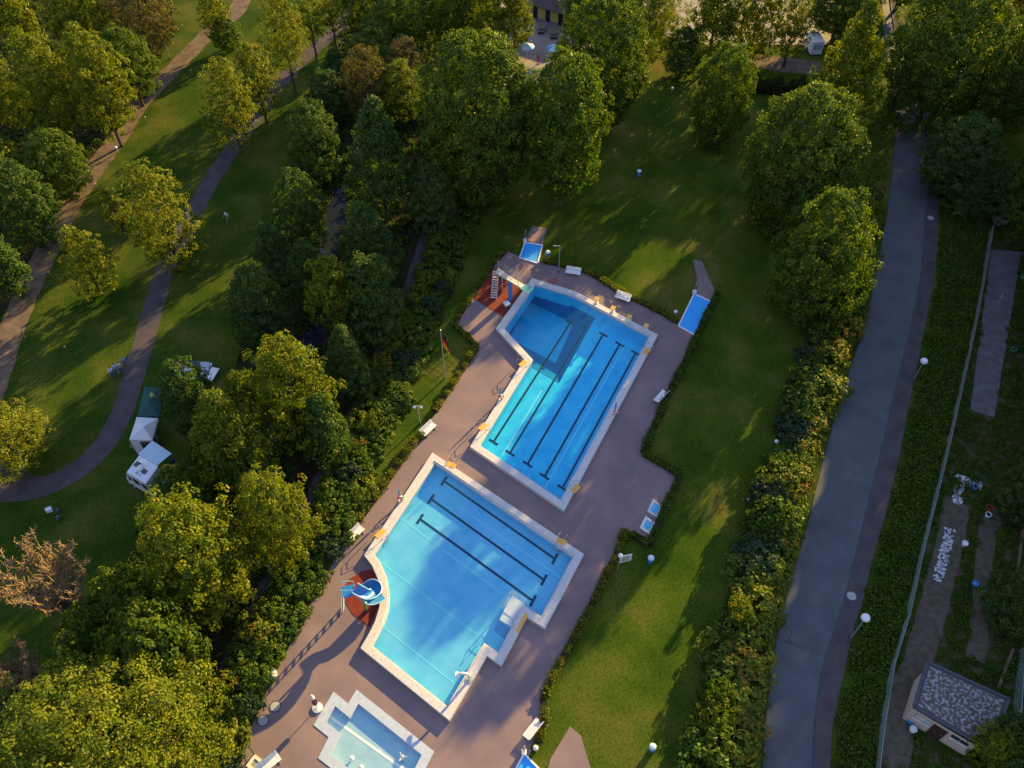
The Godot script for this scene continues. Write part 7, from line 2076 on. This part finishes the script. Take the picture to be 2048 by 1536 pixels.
func make_pool_house() -> void:
	var up := Vector3.UP
	var b := [Vector3(1.93, 0.00, -134.65), Vector3(11.44, 0.00, -128.86)]   # front left, front right on the ground
	var o := thing("pool_house", "low yellow and grey pool house with a brown roof", "building")
	var fx: Vector3 = (b[1] - b[0]).normalized()
	var n := Vector3(-fx.z, 0, fx.x)
	if n.z < 0: n = -n
	var W: float = b[0].distance_to(b[1])
	var D := 8.0
	var H := 2.7
	var c: Vector3 = (b[0] + b[1]) * .5 - n * D * .5
	var bs := Basis(fx, up, fx.cross(up))
	var st := tool()
	bx(st, c + up * H * .5, Vector3(W, H, D), bs)
	put(o, "wall", done(st), M.wall_grey)
	var x := .3
	var k := 0
	while x < W - 1.5:
		st = tool()
		var w := 1.35
		bx(st, b[0] + fx * (x + w * .5) + up * 1.45 + n * .03, Vector3(w, 2.3, .06), bs)
		put(o, "facade_panel", done(st), M.panel_yellow)
		st = tool()
		bx(st, b[0] + fx * (x + w + .45) + up * 1.15 + n * .02, Vector3(.75, 2.1, .05), bs)
		put(o, "door" if k % 2 else "window", done(st), M.glass_dark)
		x += 2.3
		k += 1
	st = tool()
	var ridge := up * (H + 1.7)
	var e0: Vector3 = b[0] + n * .9 - fx * .6 + up * (H - .05)
	var e1: Vector3 = b[1] + n * .9 + fx * .6 + up * (H - .05)
	var r0: Vector3 = b[0] - n * D * .5 - fx * .6 + ridge
	var r1: Vector3 = b[1] - n * D * .5 + fx * .6 + ridge
	var g0: Vector3 = b[0] - n * (D + .9) - fx * .6 + up * (H - .05)
	var g1: Vector3 = b[1] - n * (D + .9) + fx * .6 + up * (H - .05)
	quad(st, e0, r0, r1, e1)
	quad(st, r0, g0, g1, r1)
	tri(st, e0, g0, r0)
	tri(st, e1, r1, g1)
	var roof := put(o, "roof", done(st), M.roof_brown)
	st = tool()
	bar(st, e0 - up * .05, e1 - up * .05, .12, .16)
	put(roof, "gutter", done(st), M.dark_grey)
	for p in [[Vector3(2.27, 0.00, -121.38), "blue and white parasol half hidden by the golden tree", 0], [Vector3(6.26, 0.00, -120.95), "blue and white parasol in the open on the pool house terrace", 1]]:
		var t := thing("open_parasol", p[1], "parasol", p[0])
		for j in 8:
			st = tool()
			var a := TAU * j / 8
			var d := TAU * (j + 1) / 8
			tri(st, Vector3(cos(a) * 1.15, 2.0, sin(a) * 1.15), Vector3(0, 2.55, 0), Vector3(cos(d) * 1.15, 2.0, sin(d) * 1.15))
			put(t, "canopy_panel", done(st), M.parasol_blue if (j + p[2]) % 4 < 2 else M.parasol_pale)
		st = tool()
		tube(st, Vector3.ZERO, Vector3(0, 2.6, 0), .03, .03)
		put(t, "pole", done(st), M.white)
	for p in [[Vector3(4.56, 0.00, -129.63), "round terrace table nearer the left golden tree"], [Vector3(6.48, 0.00, -128.11), "round terrace table nearer the tall dense tree"]]:
		var t := thing("terrace_table", p[1], "table", p[0])
		st = tool()
		lathe(st, [Vector2(0, .72), Vector2(.75, .72), Vector2(.75, .76), Vector2(0, .77)], 16)
		put(t, "table_top", done(st), M.wood)
		st = tool()
		tube(st, Vector3.ZERO, Vector3(0, .72, 0), .06, .06)
		put(t, "pedestal", done(st), M.dark_grey)
		for j in 2:
			st = tool()
			bx(st, Vector3(0, .42, .95 * (j * 2 - 1)), Vector3(1.2, .05, .3))
			put(t, "bench_seat", done(st), M.wood)
			st = tool()
			bx(st, Vector3(0, .2, .95 * (j * 2 - 1)), Vector3(1.0, .4, .06))
			put(t, "bench_leg", done(st), M.dark_grey)
	var kx := thing("kiosk_trailer", "white box trailer standing in the upper yard", "trailer", Vector3(45.86, 0.00, -123.67), .1)
	st = tool()
	bx(st, Vector3(0, 1.25, 0), Vector3(1.7, 1.9, 3.0))
	put(kx, "body", done(st), M.camper_white)
	st = tool()
	bx(st, Vector3(0, 2.25, 0), Vector3(1.8, .1, 3.1))
	put(kx, "roof", done(st), M.white)
	st = tool()
	bx(st, Vector3(0, 1.5, 1.52), Vector3(1.2, .8, .05))
	put(kx, "hatch", done(st), M.camper_grey)
	for s in [-.85, .85]:
		st = tool()
		tube(st, Vector3(s - .1, .32, 0), Vector3(s + .1, .32, 0), .32, .32, 12)
		put(kx, "wheel", done(st), M.rubber_black)
	# clipped hedge of the upper lawn
	var hd := thing("clipped_hedge", "dark clipped hedge closing the upper lawn towards the yard", "hedge")
	put(hd, "foliage", hedge_mesh(390, [34.46, -112.69, 38.66, -111.91, 43.95, -111.40], 1.6, 2.0, 420, .22, [Color(.04, .065, .013), Color(.05, .08, .016), Color(.05, .04, .014)]), M.leaf)
	st = tool()
	var uh := [34.46, -112.69, 38.66, -111.91, 43.95, -111.40]
	for j in range(0, uh.size() - 2, 2): bar(st, Vector3(uh[j], .8, uh[j + 1]), Vector3(uh[j + 2], .8, uh[j + 3]), 1.1, 1.6)
	put(hd, "branches", done(st), M.soil)
